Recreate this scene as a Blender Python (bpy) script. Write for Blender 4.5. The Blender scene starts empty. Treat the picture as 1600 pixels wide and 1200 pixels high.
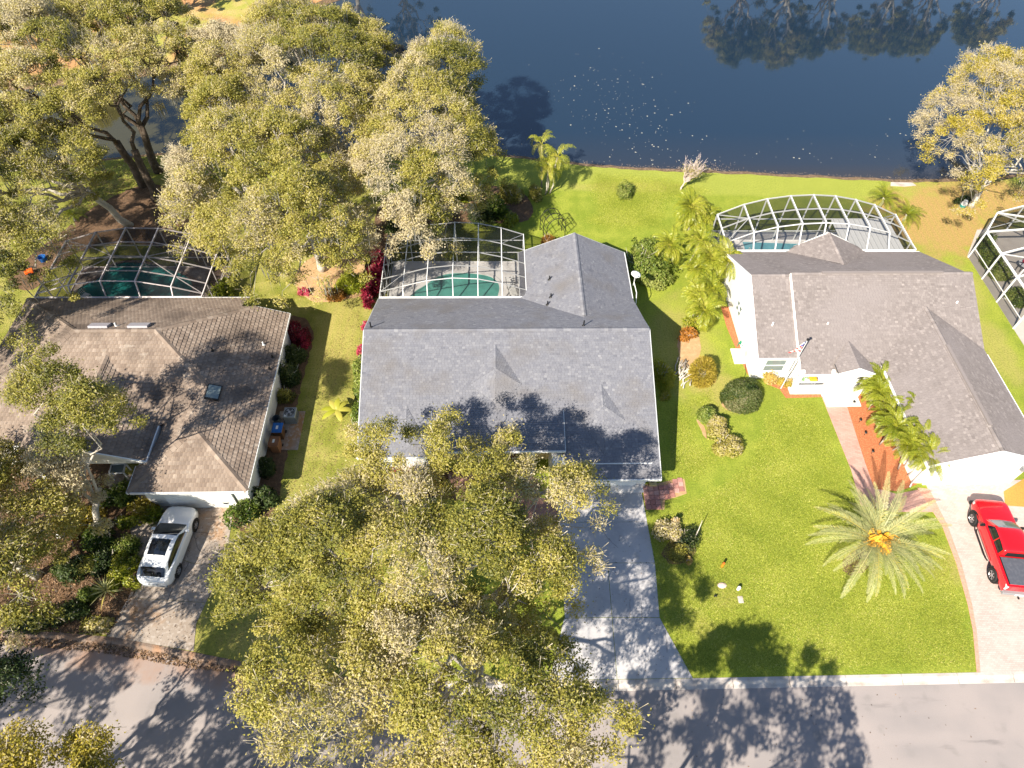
import bpy, math, random
import numpy as np
from mathutils import Matrix, Vector

# ---------------------------------------------------------------- camera
FPX, CAM_H = 1060.0, 38.0
def _axes():
    X = np.array([36800, -251, 1060.0]); X /= np.linalg.norm(X)
    Y = np.array([-40, -1390, 1060.0]); Y -= X * (X @ Y); Y /= np.linalg.norm(Y)
    return np.array([X, Y, np.cross(X, Y)])
RW = _axes()
scene = bpy.context.scene
cam_data = bpy.data.cameras.new('camera')
cam = bpy.data.objects.new('camera', cam_data)
scene.collection.objects.link(cam)
scene.camera = cam
r_, d_, f_ = RW[:, 0], RW[:, 1], RW[:, 2]
cam.matrix_world = Matrix(((r_[0], -d_[0], -f_[0], 0), (r_[1], -d_[1], -f_[1], 0),
                           (r_[2], -d_[2], -f_[2], CAM_H), (0, 0, 0, 1)))
cam_data.sensor_width = 36.0
cam_data.lens = 36.0 * FPX / 1600.0
cam_data.clip_start = 0.5
cam_data.clip_end = 1200.0

# ---------------------------------------------------------------- light
SUN_EL, SUN_AZ = math.radians(40.0), math.atan2(-0.626, -0.78)   # azimuth from +Y towards +X
sun_dir = Vector((math.sin(SUN_AZ) * math.cos(SUN_EL), math.cos(SUN_AZ) * math.cos(SUN_EL), math.sin(SUN_EL)))
world = bpy.data.worlds.new('World')
scene.world = world
world.use_nodes = True
wn = world.node_tree.nodes
bg = wn['Background']
sky = wn.new('ShaderNodeTexSky')
sky.sky_type = 'NISHITA'
sky.sun_disc = False
sky.sun_elevation = SUN_EL
sky.sun_rotation = SUN_AZ
sky.air_density = 1.0
sky.dust_density = 0.4
sky.ozone_density = 1.6
world.node_tree.links.new(sky.outputs[0], bg.inputs[0])
bg.inputs[1].default_value = 0.075
sun_data = bpy.data.lights.new('sun', 'SUN')
sun_data.energy = 5.0
sun_data.angle = math.radians(0.53)
sun_data.color = (1.0, 0.915, 0.77)
sun = bpy.data.objects.new('sun', sun_data)
scene.collection.objects.link(sun)
sun.rotation_euler = sun_dir.to_track_quat('Z', 'Y').to_euler()
sun.location = (-60, -80, 90)
scene.view_settings.view_transform = 'Standard'
scene.view_settings.look = 'None'
scene.view_settings.gamma = 1.0
scene.view_settings.use_curve_mapping = False
scene.view_settings.exposure = 1.2
scene.render.engine = 'CYCLES'
cyc = scene.cycles
cyc.max_bounces = 6
cyc.diffuse_bounces = 3
cyc.glossy_bounces = 3
cyc.transmission_bounces = 4
cyc.transparent_max_bounces = 12

# ---------------------------------------------------------------- helpers
COL = scene.collection
rng = np.random.default_rng(7)
R = random.Random(11)

def G(u, v, z=0.0):
    """world point at height z met by the sight line through photo pixel (u, v): how the site was surveyed"""
    d = RW @ np.array([(u - 800) / FPX, (v - 600) / FPX, 1.0])
    t = (z - CAM_H) / d[2]
    return (float(d[0] * t), float(d[1] * t), float(z))
def GX(pts, z=0.0):
    return [G(u, v, z)[:2] for u, v in pts]

def tag(o, label=None, cat=None, group=None, kind=None):
    if label: o['label'] = label
    if cat: o['category'] = cat
    if group: o['group'] = group
    if kind: o['kind'] = kind
    return o

def empty(name, loc=(0, 0, 0), rz=0.0, label=None, cat=None, group=None):
    o = bpy.data.objects.new(name, None)
    o.empty_display_size = 0.3
    o.location = loc
    o.rotation_euler = (0, 0, rz)
    COL.objects.link(o)
    return tag(o, label, cat, group)

def copy_tree(o, parent=None):
    c = o.copy()
    COL.objects.link(c)
    c.parent = parent
    for ch in list(o.children):
        copy_tree(ch, c)
    return c

class MB:
    def __init__(s):
        s.v, s.f, s.m, s.t = [], [], [], []
    def face(s, pts, m=0, t=None):
        b = len(s.v)
        s.v += [tuple(p) for p in pts]
        s.f.append(tuple(range(b, b + len(pts))))
        s.m.append(m)
        s.t += [0.5 if t is None else t] * len(pts)
        return s
    def mesh(s, V, F, m=0, t=0.5):
        b = len(s.v)
        s.v += [tuple(p) for p in V]
        for f in F:
            s.f.append(tuple(b + i for i in f)); s.m.append(m)
        s.t += [t] * len(V)
        return s
    def box(s, x0, x1, y0, y1, z0, z1, m=0, M=None, t=0.5):
        V = [(x, y, z) for z in (z0, z1) for x, y in ((x0, y0), (x1, y0), (x1, y1), (x0, y1))]
        if M is not None:
            V = [tuple(M @ Vector(p)) for p in V]
        return s.mesh(V, [(3, 2, 1, 0), (4, 5, 6, 7), (0, 1, 5, 4), (1, 2, 6, 5), (2, 3, 7, 6), (3, 0, 4, 7)], m, t)
    def beam(s, a, b, w, h=None, m=0, t=0.5):
        a, b = Vector(a), Vector(b)
        h = h or w
        d = (b - a).normalized()
        up = Vector((0, 0, 1)) if abs(d.z) < 0.95 else Vector((0, 1, 0))
        x = d.cross(up).normalized(); y = x.cross(d).normalized()
        V = []
        for p in (a, b):
            for i, j in ((-1, -1), (1, -1), (1, 1), (-1, 1)):
                V.append(p + x * (i * w / 2) + y * (j * h / 2))
        return s.mesh(V, [(3, 2, 1, 0), (4, 5, 6, 7), (0, 1, 5, 4), (1, 2, 6, 5), (2, 3, 7, 6), (3, 0, 4, 7)], m, t)
    def prism(s, poly, z0, z1, m=0, bottom=True, top=True, t=0.5):
        n = len(poly)
        A = sum(poly[i][0] * poly[(i + 1) % n][1] - poly[(i + 1) % n][0] * poly[i][1] for i in range(n))
        if A < 0: poly = poly[::-1]
        V = [(p[0], p[1], z0) for p in poly] + [(p[0], p[1], z1) for p in poly]
        F = [(i, (i + 1) % n, n + (i + 1) % n, n + i) for i in range(n)]
        if top: F.append(tuple(range(n, 2 * n)))
        if bottom: F.append(tuple(range(n - 1, -1, -1)))
        return s.mesh(V, F, m, t)
    def tube(s, pts, rad, n=6, m=0, cap=True, t=0.5):
        pts = [Vector(p) for p in pts]
        if not hasattr(rad, '__len__'): rad = [rad] * len(pts)
        V, F = [], []
        prev = None
        for i, p in enumerate(pts):
            d = (pts[min(i + 1, len(pts) - 1)] - pts[max(i - 1, 0)]).normalized()
            if prev is None:
                a = d.orthogonal().normalized()
            else:
                a = (prev - d * prev.dot(d)).normalized()
            prev = a
            b = d.cross(a)
            for k in range(n):
                q = 2 * math.pi * k / n
                V.append(p + (a * math.cos(q) + b * math.sin(q)) * rad[i])
        for i in range(len(pts) - 1):
            for k in range(n):
                F.append((i * n + k, i * n + (k + 1) % n, (i + 1) * n + (k + 1) % n, (i + 1) * n + k))
        if cap:
            F.append(tuple(range(n - 1, -1, -1)))
            F.append(tuple(range((len(pts) - 1) * n, len(pts) * n)))
        return s.mesh(V, F, m, t)
    def cyl(s, x, y, z0, z1, r0, r1=None, n=16, m=0, t=0.5):
        return s.tube([(x, y, z0), (x, y, z1)], [r0, r0 if r1 is None else r1], n, m, True, t)
    def lathe(s, prof, n=16, m=0, c=(0, 0, 0), t=0.5):
        V, F = [], []
        for r, z in prof:
            for k in range(n):
                q = 2 * math.pi * k / n
                V.append((c[0] + r * math.cos(q), c[1] + r * math.sin(q), c[2] + z))
        for i in range(len(prof) - 1):
            for k in range(n):
                F.append((i * n + k, i * n + (k + 1) % n, (i + 1) * n + (k + 1) % n, (i + 1) * n + k))
        return s.mesh(V, F, m, t)
    def data(s, name, mats, smooth=False):
        me = bpy.data.meshes.new(name)
        me.from_pydata(s.v, [], s.f)
        for mt in (mats if isinstance(mats, (list, tuple)) else [mats]):
            me.materials.append(mt)
        if any(s.m):
            me.polygons.foreach_set('material_index', s.m)
        a = me.attributes.new('tint', 'FLOAT', 'POINT')
        a.data.foreach_set('value', s.t)
        if smooth:
            me.polygons.foreach_set('use_smooth', [True] * len(me.polygons))
        me.update()
        return me
    def build(s, name, mats, parent=None, smooth=False, loc=None, bevel=0):
        o = bpy.data.objects.new(name, s.data(name, mats, smooth))
        COL.objects.link(o)
        if parent is not None: o.parent = parent
        if loc is not None: o.location = loc
        if bevel:
            md = o.modifiers.new('bevel', 'BEVEL'); md.width = bevel; md.segments = 2; md.limit_method = 'ANGLE'
        return o

def inst(name, me, parent=None, loc=(0, 0, 0), rot=(0, 0, 0), sc=1.0):
    o = bpy.data.objects.new(name, me)
    COL.objects.link(o)
    o.parent = parent
    o.location = loc; o.rotation_euler = rot
    o.scale = (sc, sc, sc) if not hasattr(sc, '__len__') else sc
    return o

# ---------------------------------------------------------------- materials
def mat(name, base, rough=0.8, spec=0.3, layers=(), bump=None, metal=0.0, tint=None, trans=0.0, coord='pos', coat=0.0, alpha=None, wave=None):
    """layers: (scale, colour, low, high, detail) noise patches mixed over the base; tint: list of (pos, colour) read by the mesh's tint"""
    m = bpy.data.materials.new(name)
    m.use_nodes = True
    nt = m.node_tree; N, L = nt.nodes, nt.links
    p = N['Principled BSDF']
    p.inputs['Roughness'].default_value = rough
    p.inputs['Metallic'].default_value = metal
    p.inputs['Specular IOR Level'].default_value = spec
    p.inputs['Coat Weight'].default_value = coat
    if coord == 'pos':
        vec = N.new('ShaderNodeNewGeometry').outputs['Position']
    else:
        vec = N.new('ShaderNodeTexCoord').outputs['Object']
    if tint:
        at = N.new('ShaderNodeAttribute'); at.attribute_name = 'tint'
        cr = N.new('ShaderNodeValToRGB')
        el = cr.color_ramp.elements
        el[0].position, el[0].color = tint[0][0], (*tint[0][1], 1)
        el[1].position, el[1].color = tint[-1][0], (*tint[-1][1], 1)
        for q, c in tint[1:-1]:
            e = el.new(q); e.color = (*c, 1)
        L.new(at.outputs['Fac'], cr.inputs[0])
        cur = cr.outputs[0]
    else:
        rgb = N.new('ShaderNodeRGB'); rgb.outputs[0].default_value = (*base, 1)
        cur = rgb.outputs[0]
    for ly in layers:
        sc, colr, lo, hi = ly[:4]
        nz = N.new('ShaderNodeTexNoise')
        nz.inputs['Scale'].default_value = sc
        nz.inputs['Detail'].default_value = ly[4] if len(ly) > 4 else 3
        if len(ly) > 5:
            mp = N.new('ShaderNodeMapping'); mp.inputs['Scale'].default_value = ly[5]
            L.new(vec, mp.inputs[0]); L.new(mp.outputs[0], nz.inputs['Vector'])
        else:
            L.new(vec, nz.inputs['Vector'])
        mr = N.new('ShaderNodeMapRange')
        mr.inputs[1].default_value, mr.inputs[2].default_value = lo, hi
        L.new(nz.outputs[0], mr.inputs[0])
        mx = N.new('ShaderNodeMix'); mx.data_type = 'RGBA'
        L.new(mr.outputs[0], mx.inputs[0]); L.new(cur, mx.inputs[6])
        mx.inputs[7].default_value = (*colr, 1)
        cur = mx.outputs[2]
    L.new(cur, p.inputs['Base Color'])
    if bump:
        nz = N.new('ShaderNodeTexNoise'); nz.inputs['Scale'].default_value = bump[0]; nz.inputs['Detail'].default_value = 4
        L.new(vec, nz.inputs['Vector'])
        bp = N.new('ShaderNodeBump'); bp.inputs['Strength'].default_value = bump[1]; bp.inputs['Distance'].default_value = bump[2] if len(bump) > 2 else 0.05
        L.new(nz.outputs[0], bp.inputs['Height']); L.new(bp.outputs[0], p.inputs['Normal'])
    out = N['Material Output']
    if trans:
        tr = N.new('ShaderNodeBsdfTranslucent'); L.new(cur, tr.inputs[0])
        ms = N.new('ShaderNodeMixShader'); ms.inputs[0].default_value = trans
        L.new(p.outputs[0], ms.inputs[1]); L.new(tr.outputs[0], ms.inputs[2]); L.new(ms.outputs[0], out.inputs[0])
    if alpha is not None:
        tp = N.new('ShaderNodeBsdfTransparent')
        ms = N.new('ShaderNodeMixShader'); ms.inputs[0].default_value = alpha
        L.new(tp.outputs[0], ms.inputs[1]); L.new(p.outputs[0], ms.inputs[2]); L.new(ms.outputs[0], out.inputs[0])
    return m

M = {}
M['white'] = mat('white_paint', (0.78, 0.78, 0.76), 0.55, layers=[(1.2, (0.68, 0.67, 0.64), .5, .8)])
M['stucco'] = mat('white_stucco', (0.72, 0.71, 0.68), 0.9, layers=[(0.6, (0.62, 0.60, 0.55), .5, .85), (9, (0.64, 0.63, 0.6), .5, .8)], bump=(60, .3, .01))
M['beige'] = mat('beige_stucco', (0.62, 0.47, 0.22), 0.9, bump=(60, .3, .01))
M['gutter'] = mat('gutter_white', (0.7, 0.7, 0.7), 0.45)
M['dark'] = mat('dark_metal', (0.02, 0.02, 0.022), 0.5)
M['black'] = mat('black_plastic', (0.012, 0.012, 0.013), 0.45)
M['rubber'] = mat('tyre_rubber', (0.02, 0.02, 0.02), 0.85)
M['grey'] = mat('grey_metal', (0.28, 0.29, 0.30), 0.5, metal=0.3)
M['lightgrey'] = mat('pale_grey_metal', (0.5, 0.51, 0.52), 0.5)
M['alu'] = mat('cage_aluminium', (0.72, 0.72, 0.72), 0.45)
M['alu_old'] = mat('weathered_cage_aluminium', (0.66, 0.60, 0.60), 0.6, layers=[(3, (0.45, 0.38, 0.37), .5, .75)])
M['glass'] = mat('window_glass', (0.17, 0.21, 0.21), 0.05, spec=0.8)  # pale greenish base stands in for reflected sky and light blinds
M['carglass'] = mat('car_glass', (0.008, 0.011, 0.018), 0.03, spec=0.9)
M['screen'] = mat('insect_screen', (0.012, 0.012, 0.015), 0.7, alpha=0.38)
M['shinglegrey'] = mat('grey_shingle', (0.1, 0.1, 0.11), 0.9,
    tint=[(0, (0.125, 0.128, 0.152)), (.3, (0.162, 0.165, 0.192)), (.6, (0.190, 0.192, 0.216)), (1, (0.27, 0.27, 0.288))],
    layers=[(0.5, (0.155, 0.145, 0.145), .5, .8), (60, (0.09, 0.09, 0.1), .55, .8)], bump=(90, .5, .01))
M['shinglemauve'] = mat('faded_mauve_shingle', (0.2, 0.18, 0.18), 0.9,
    tint=[(0, (0.160, 0.137, 0.131)), (.5, (0.218, 0.189, 0.181)), (1, (0.33, 0.29, 0.275))],
    layers=[(0.35, (0.235, 0.205, 0.20), .45, .75), (60, (0.13, 0.11, 0.11), .55, .85)], bump=(90, .5, .01))
M['tilebrown'] = mat('brown_concrete_tile', (0.2, 0.14, 0.1), 0.9,
    tint=[(0, (0.165, 0.122, 0.096)), (.5, (0.245, 0.190, 0.152)), (1, (0.35, 0.285, 0.235))],
    layers=[(0.45, (0.12, 0.092, 0.075), .5, .72), (1.6, (0.33, 0.28, 0.235), .62, .8), (40, (0.13, 0.1, 0.08), .58, .8)], bump=(70, .4, .01))
M['roofdeck'] = mat('roof_underlay', (0.06, 0.06, 0.065), 0.95)
M['roofdeckb'] = mat('brown_roof_underlay', (0.07, 0.05, 0.04), 0.95)
M['concrete'] = mat('driveway_concrete', (0.45, 0.435, 0.44), 0.9,
    layers=[(0.35, (0.34, 0.335, 0.355), .42, .7), (6, (0.47, 0.455, 0.45), .5, .8), (1.2, (0.33, 0.31, 0.30), .62, .8), (40, (0.30, 0.29, 0.30), .55, .85)], bump=(50, .2, .01))
M['concreteold'] = mat('stained_concrete', (0.31, 0.26, 0.22), 0.9,
    layers=[(0.5, (0.26, 0.21, 0.17), .42, .7), (0.33, (0.36, 0.19, 0.08), .58, .70, 4), (5, (0.44, 0.39, 0.35), .5, .8), (30, (0.2, 0.16, 0.13), .55, .8)], bump=(50, .2, .01))
M['curb'] = mat('curb_concrete', (0.45, 0.41, 0.38), 0.9, layers=[(1.5, (0.33, 0.27, 0.23), .45, .75), (25, (0.5, 0.47, 0.45), .5, .8)], bump=(50, .3, .01))
M['deck'] = mat('pale_pool_deck', (0.78, 0.75, 0.73), 0.85, layers=[(1, (0.48, 0.45, 0.43), .45, .75), (25, (0.66, 0.64, 0.62), .5, .8)])
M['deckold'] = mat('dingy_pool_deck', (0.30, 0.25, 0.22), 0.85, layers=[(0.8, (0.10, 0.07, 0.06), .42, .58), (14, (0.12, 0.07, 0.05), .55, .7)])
M['paver'] = mat('pink_paver', (0.4, 0.2, 0.17), 0.9, tint=[(0, (0.30, 0.125, 0.105)), (.5, (0.42, 0.205, 0.175)), (1, (0.55, 0.32, 0.27))], layers=[(20, (0.3, 0.16, 0.14), .5, .8)], bump=(50, .3, .01))
M['mulchred'] = mat('orange_mulch', (0.42, 0.14, 0.06), 0.95, layers=[(14, (0.55, 0.24, 0.11), .45, .7), (40, (0.20, 0.06, 0.03), .52, .75)], bump=(30, .8, .05))
M['mulchbrown'] = mat('brown_leaf_mulch', (0.14, 0.085, 0.05), 0.95, layers=[(3, (0.24, 0.14, 0.08), .45, .75), (30, (0.32, 0.2, 0.12), .55, .75), (45, (0.04, 0.025, 0.015), .5, .7)], bump=(30, 1.0, .06))
M['earth'] = mat('pale_bed_earth', (0.42, 0.27, 0.14), 0.95, layers=[(3, (0.5, 0.36, 0.2), .45, .75), (25, (0.3, 0.16, 0.07), .5, .75)], bump=(30, .6, .04))
M['bark'] = mat('pale_grey_bark', (0.46, 0.42, 0.36), 0.95, layers=[(1.5, (0.24, 0.20, 0.16), .48, .7), (12, (0.56, 0.52, 0.46), .5, .75)], bump=(12, .6, .04), coord='obj')
M['barkdark'] = mat('dark_bark', (0.09, 0.068, 0.05), 0.95, layers=[(4, (0.18, 0.14, 0.11), .45, .75)], bump=(12, .6, .04), coord='obj')
M['curbold'] = mat('stained_curb', (0.20, 0.15, 0.12), 0.9, layers=[(1.2, (0.30, 0.17, 0.10), .45, .7), (25, (0.10, 0.07, 0.05), .5, .75)], bump=(50, .3, .01))
# ================================================================ the setting
def lawn_material():
    m = mat('lawn_grass', (0.2, 0.25, 0.03), 0.95, spec=0.1)
    nt = m.node_tree; N, L = nt.nodes, nt.links
    p = N['Principled BSDF']
    pos = N.new('ShaderNodeNewGeometry').outputs['Position']
    sep = N.new('ShaderNodeSeparateXYZ'); L.new(pos, sep.inputs[0])
    def rgb(c):
        n = N.new('ShaderNodeRGB'); n.outputs[0].default_value = (*c, 1); return n.outputs[0]
    def noise(sc, det=3, rough=.5, scale=None):
        n = N.new('ShaderNodeTexNoise'); n.inputs['Scale'].default_value = sc; n.inputs['Detail'].default_value = det
        n.inputs['Roughness'].default_value = rough
        if scale:
            mp = N.new('ShaderNodeMapping'); mp.inputs['Scale'].default_value = scale
            L.new(pos, mp.inputs[0]); L.new(mp.outputs[0], n.inputs['Vector'])
        else: L.new(pos, n.inputs['Vector'])
        return n.outputs[0]
    def rng_(x, a, b, c=0., d=1.):
        n = N.new('ShaderNodeMapRange'); n.interpolation_type = 'SMOOTHSTEP'
        for k, q in zip((1, 2, 3, 4), (a, b, c, d)): n.inputs[k].default_value = q
        L.new(x, n.inputs[0]); return n.outputs[0]
    def math_(op, a, b):
        n = N.new('ShaderNodeMath'); n.operation = op
        for i, q in enumerate((a, b)):
            if isinstance(q, (int, float)): n.inputs[i].default_value = q
            else: L.new(q, n.inputs[i])
        return n.outputs[0]
    def mix(f, a, b):
        n = N.new('ShaderNodeMix'); n.data_type = 'RGBA'
        L.new(f, n.inputs[0]); L.new(a, n.inputs[6]); L.new(b, n.inputs[7]); return n.outputs[2]
    def blob(x, y, rx, ry):
        # soft patch of other growth centred at (x, y), its edge broken by noise
        dx = math_('DIVIDE', math_('SUBTRACT', sep.outputs[0], x), rx)
        dy = math_('DIVIDE', math_('SUBTRACT', sep.outputs[1], y), ry)
        r = math_('SQRT', math_('ADD', math_('MULTIPLY', dx, dx), math_('MULTIPLY', dy, dy)), 0)
        r = math_('ADD', r, math_('MULTIPLY', math_('SUBTRACT', n_mid, .5), 1.3))
        return rng_(r, 1.15, .45)
    n_big = noise(0.16, 3); n_mid = noise(0.7, 4); n_fine = noise(9, 4, .7); n_tiny = noise(34, 2)
    lush, deep, lime, straw, dry = (0.205, 0.270, 0.024), (0.100, 0.150, 0.016), (0.330, 0.365, 0.048), (0.47, 0.37, 0.13), (0.48, 0.28, 0.12)
    c = mix(rng_(n_mid, .35, .7), rgb(lush), rgb(lime))
    c = mix(rng_(n_big, .5, .72), c, rgb((0.235, 0.275, 0.03)))
    # left side: thinner, olive turf
    c = mix(rng_(sep.outputs[0], 3, -9), c, mix(rng_(n_mid, .35, .7), rgb((0.20, 0.20, 0.035)), rgb((0.40, 0.34, 0.11))))
    # strip along the lake, mown pale
    c = mix(math_('MULTIPLY', rng_(math_('ADD', sep.outputs[1], math_('MULTIPLY', sep.outputs[0], .045)), 50.9, 51.6), .75), c, rgb((0.37, 0.39, 0.075)))
    for b in ((39, 46.5, 6.5, 5.5), (45, 50, 7, 4), (44, 30, 3, 5)):
        c = mix(blob(*b), c, rgb(dry if b[0] != 44 else straw))
    for b in ((13.2, 13.6, 1.0, .9), (14.0, 32.4, 3.0, 5.5), (16.5, 27.2, 1.8, 1.0), (37.5, 38.5, 2.6, 3.4), (26.6, 15.2, 1.7, 1.5), (23.5, 17.0, 1.5, 1.5), (-11.5, 33, 1.8, 6), (13, 51.5, 6, .9), (-12, 11.5, 3.2, 1.5), (37.7, 32, 1.6, 4), (11.6, 11.8, .8, .7), (15.8, 28.5, 2.5, 1.3)):
        c = mix(math_('MULTIPLY', blob(*b), .62), c, rgb(straw))
    # mowing stripes behind the houses
    st = N.new('ShaderNodeTexWave'); st.inputs['Scale'].default_value = .55; st.inputs['Distortion'].default_value = .6
    mp = N.new('ShaderNodeMapping'); mp.inputs['Rotation'].default_value = (0, 0, .05)
    L.new(pos, mp.inputs[0]); L.new(mp.outputs[0], st.inputs['Vector'])
    c = mix(math_('MULTIPLY', st.outputs['Fac'], .16), c, rgb(lime))
    c = mix(math_('MULTIPLY', rng_(n_fine, .4, .68), .62), c, rgb(deep))
    c = mix(math_('MULTIPLY', rng_(n_tiny, .45, .75), .6), c, rgb((0.44, 0.45, 0.12)))
    L.new(c, p.inputs['Base Color'])
    bp = N.new('ShaderNodeBump'); bp.inputs['Strength'].default_value = .9; bp.inputs['Distance'].default_value = .06
    L.new(math_('ADD', n_fine, n_tiny), bp.inputs['Height']); L.new(bp.outputs[0], p.inputs['Normal'])
    return m
M['lawn'] = lawn_material()

def ragged(P, seed):
    for _ in range(2):
        Q = []
        for i in range(len(P)):
            a, c = P[i], P[(i + 1) % len(P)]
            Q += [(a[0] * .75 + c[0] * .25, a[1] * .75 + c[1] * .25), (a[0] * .25 + c[0] * .75, a[1] * .25 + c[1] * .75)]
        P = Q
    rr = random.Random(seed); Q = []
    for i in range(len(P)):
        a, c = P[i], P[(i + 1) % len(P)]; n = max(1, int(math.hypot(c[0] - a[0], c[1] - a[1]) / .25))
        for k in range(n):
            t = k / n; Q.append((a[0] + (c[0] - a[0]) * t + rr.uniform(-.07, .07), a[1] + (c[1] - a[1]) * t + rr.uniform(-.07, .07)))
    return Q
def flat(name, poly, z, m, kind='structure', parent=None, thick=0.0):
    if name in ('earth_bed', 'planting_bed'): poly = ragged(poly, len(poly))
    b = MB()
    if thick: b.prism(poly, z - thick, z, bottom=False)
    else:
        n = len(poly)
        A = sum(poly[i][0] * poly[(i + 1) % n][1] - poly[(i + 1) % n][0] * poly[i][1] for i in range(n))
        b.face([(p[0], p[1], z) for p in (poly if A > 0 else poly[::-1])])
    o = b.build(name, m, parent)
    if kind and parent is None: o['kind'] = kind
    return o

WATER = -0.45
# ---- base sheet under everything, reaching past the horizon
flat('ground', [(-900, -900), (900, -900), (900, 900), (-900, 900)], -3.0, mat('deep_earth', (0.05, 0.045, 0.03), 1))
# ---- curb line (top, lawn side) and shore line, west to east
CURB = [(-120, 50), (-70, 29), (-45, 18.2), (-33, 13.9), (-26.9, 12.36), (-23.7, 12.2), (-20.9, 11.92), (-15.87, 10.99), (-13, 10.35), (-9, 9.7), (-4, 9.32), (4.3, 9.22), (9.87, 9.2), (26, 9.22), (60, 9.25), (150, 9.3)]
SHORE = [(-120, 52), (-70, 53), (-48, 53.6), (-39.6, 54.3), (-34, 55.6), (-30, 56.2), (-20, 56.6), (-10, 56.7), (-3, 56.6), (0.8, 56.2), (4, 55.5), (7, 54.9), (9.7, 54.5), (13, 54.1), (17, 53.8), (25.8, 53.2), (32, 52.7), (38.7, 52.2), (44, 52.4), (50, 53), (60, 54), (80, 57), (150, 60)]
def refine(P, step, amp, seed):
    rr = random.Random(seed); out = []
    for (x0, y0), (x1, y1) in zip(P[:-1], P[1:]):
        n = max(1, int(math.hypot(x1 - x0, y1 - y0) / step))
        for k in range(n):
            t = k / n
            out.append((x0 + (x1 - x0) * t, y0 + (y1 - y0) * t + (rr.uniform(-amp, amp) if k else 0)))
    out.append(P[-1]); return out
shore = refine(SHORE, 0.8, 0.13, 3)
b = MB()
b.face([(x, y, 0) for x, y in CURB] + [(x, y, 0) for x, y in reversed(shore)])
lawn = b.build('lawn', M['lawn']); lawn['kind'] = 'structure'
M['bank'] = mat('muddy_bank', (0.19, 0.125, 0.075), 0.95, layers=[(3, (0.33, 0.22, 0.13), .45, .7), (22, (0.07, 0.05, 0.035), .5, .7)], bump=(12, 1, .15))
b = MB()
for (p, q) in zip(shore[:-1], shore[1:]):
    b.face([(p[0], p[1], 0), (q[0], q[1], 0), (q[0], q[1] + .5, -.36), (p[0], p[1] + .5, -.36)][::-1])
    b.face([(p[0], p[1] + .5, -.36), (q[0], q[1] + .5, -.36), (q[0], q[1] + 1.5, -.52), (p[0], p[1] + 1.5, -.52)][::-1])
    b.face([(p[0], p[1] + 1.5, -.52), (q[0], q[1] + 1.5, -.52), (q[0], q[1] + 5, -2.9), (p[0], p[1] + 5, -2.9)][::-1])
b.build('lake_bank', M['bank'])['kind'] = 'structure'
# ---- the far shore (north), seen at the top left
NSH = [(-120, 68), (-60, 68), (-47, 69.5), (-38, 71.5), (-33, 74), (-29, 77), (-26, 80), (-23, 86), (-18, 91), (0, 94.5), (30, 95), (70, 95.5), (150, 98)]
nsh = refine(NSH, 1.5, .25, 5)
M['farlawn'] = mat('far_bank_grass', (0.44, 0.23, 0.10), 0.95, layers=[(.14, (0.33, 0.33, 0.06), .46, .56, 4), (.5, (0.5, 0.36, 0.16), .45, .75), (14, (0.2, 0.14, 0.05), .5, .75)], bump=(10, .6, .06))
b = MB(); b.face([(x, y, -.05) for x, y in nsh] + [(400, 100, -.05), (400, 500, -.05), (-400, 500, -.05), (-400, 68, -.05)])
b.build('far_bank_lawn', M['farlawn'])['kind'] = 'structure'
b = MB()
for (p, q) in zip(nsh[:-1], nsh[1:]):
    b.face([(p[0], p[1], -.05), (q[0], q[1], -.05), (q[0], q[1] - 1.2, -.6), (p[0], p[1] - 1.2, -.6)])
b.build('far_lake_bank', M['bank'])['kind'] = 'structure'
flat('far_road', [(-80, 79), (-47, 85.0), (-44, 89), (-44, 97), (-80, 92)], -.04, mat('far_asphalt', (0.10, 0.09, 0.09), .9, layers=[(1, (.16, .14, .14), .4, .7)]))

# ---- the lake: still, murky, mirror-like
def water_material():
    m = bpy.data.materials.new('lake_water'); m.use_nodes = True
    N, L = m.node_tree.nodes, m.node_tree.links
    p = N['Principled BSDF']
    p.inputs['Roughness'].default_value = 0.045
    p.inputs['IOR'].default_value = 1.55
    p.inputs['Specular IOR Level'].default_value = 0.85
    pos = N.new('ShaderNodeNewGeometry').outputs['Position']
    sep = N.new('ShaderNodeSeparateXYZ'); L.new(pos, sep.inputs[0])
    mr = N.new('ShaderNodeMapRange'); mr.inputs[1].default_value = 53; mr.inputs[2].default_value = 61
    L.new(sep.outputs[1], mr.inputs[0])
    cr = N.new('ShaderNodeValToRGB'); e = cr.color_ramp.elements
    e[0].color = (0.040, 0.034, 0.030, 1); e[1].color = (0.012, 0.026, 0.048, 1)
    e2 = e.new(.35); e2.color = (0.022, 0.030, 0.045, 1)
    L.new(mr.outputs[0], cr.inputs[0])
    # olive reflection of trees painted into the narrow arm at the west end
    mw = N.new('ShaderNodeMapRange'); mw.inputs[1].default_value = -14; mw.inputs[2].default_value = -27
    L.new(sep.outputs[0], mw.inputs[0])
    mx = N.new('ShaderNodeMix'); mx.data_type = 'RGBA'; L.new(mw.outputs[0], mx.inputs[0]); L.new(cr.outputs[0], mx.inputs[6]); mx.inputs[7].default_value = (0.050, 0.045, 0.018, 1)
    L.new(mx.outputs[2], p.inputs['Base Color'])
    nz = N.new('ShaderNodeTexNoise'); nz.inputs['Scale'].default_value = 1.6; nz.inputs['Detail'].default_value = 5
    L.new(pos, nz.inputs['Vector'])
    bp = N.new('ShaderNodeBump'); bp.inputs['Strength'].default_value = .06; bp.inputs['Distance'].default_value = .05
    L.new(nz.outputs[0], bp.inputs['Height']); L.new(bp.outputs[0], p.inputs['Normal'])
    return m
flat('lake_water', [(-300, 45), (300, 45), (300, 120), (-300, 120)], WATER, water_material())
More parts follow.
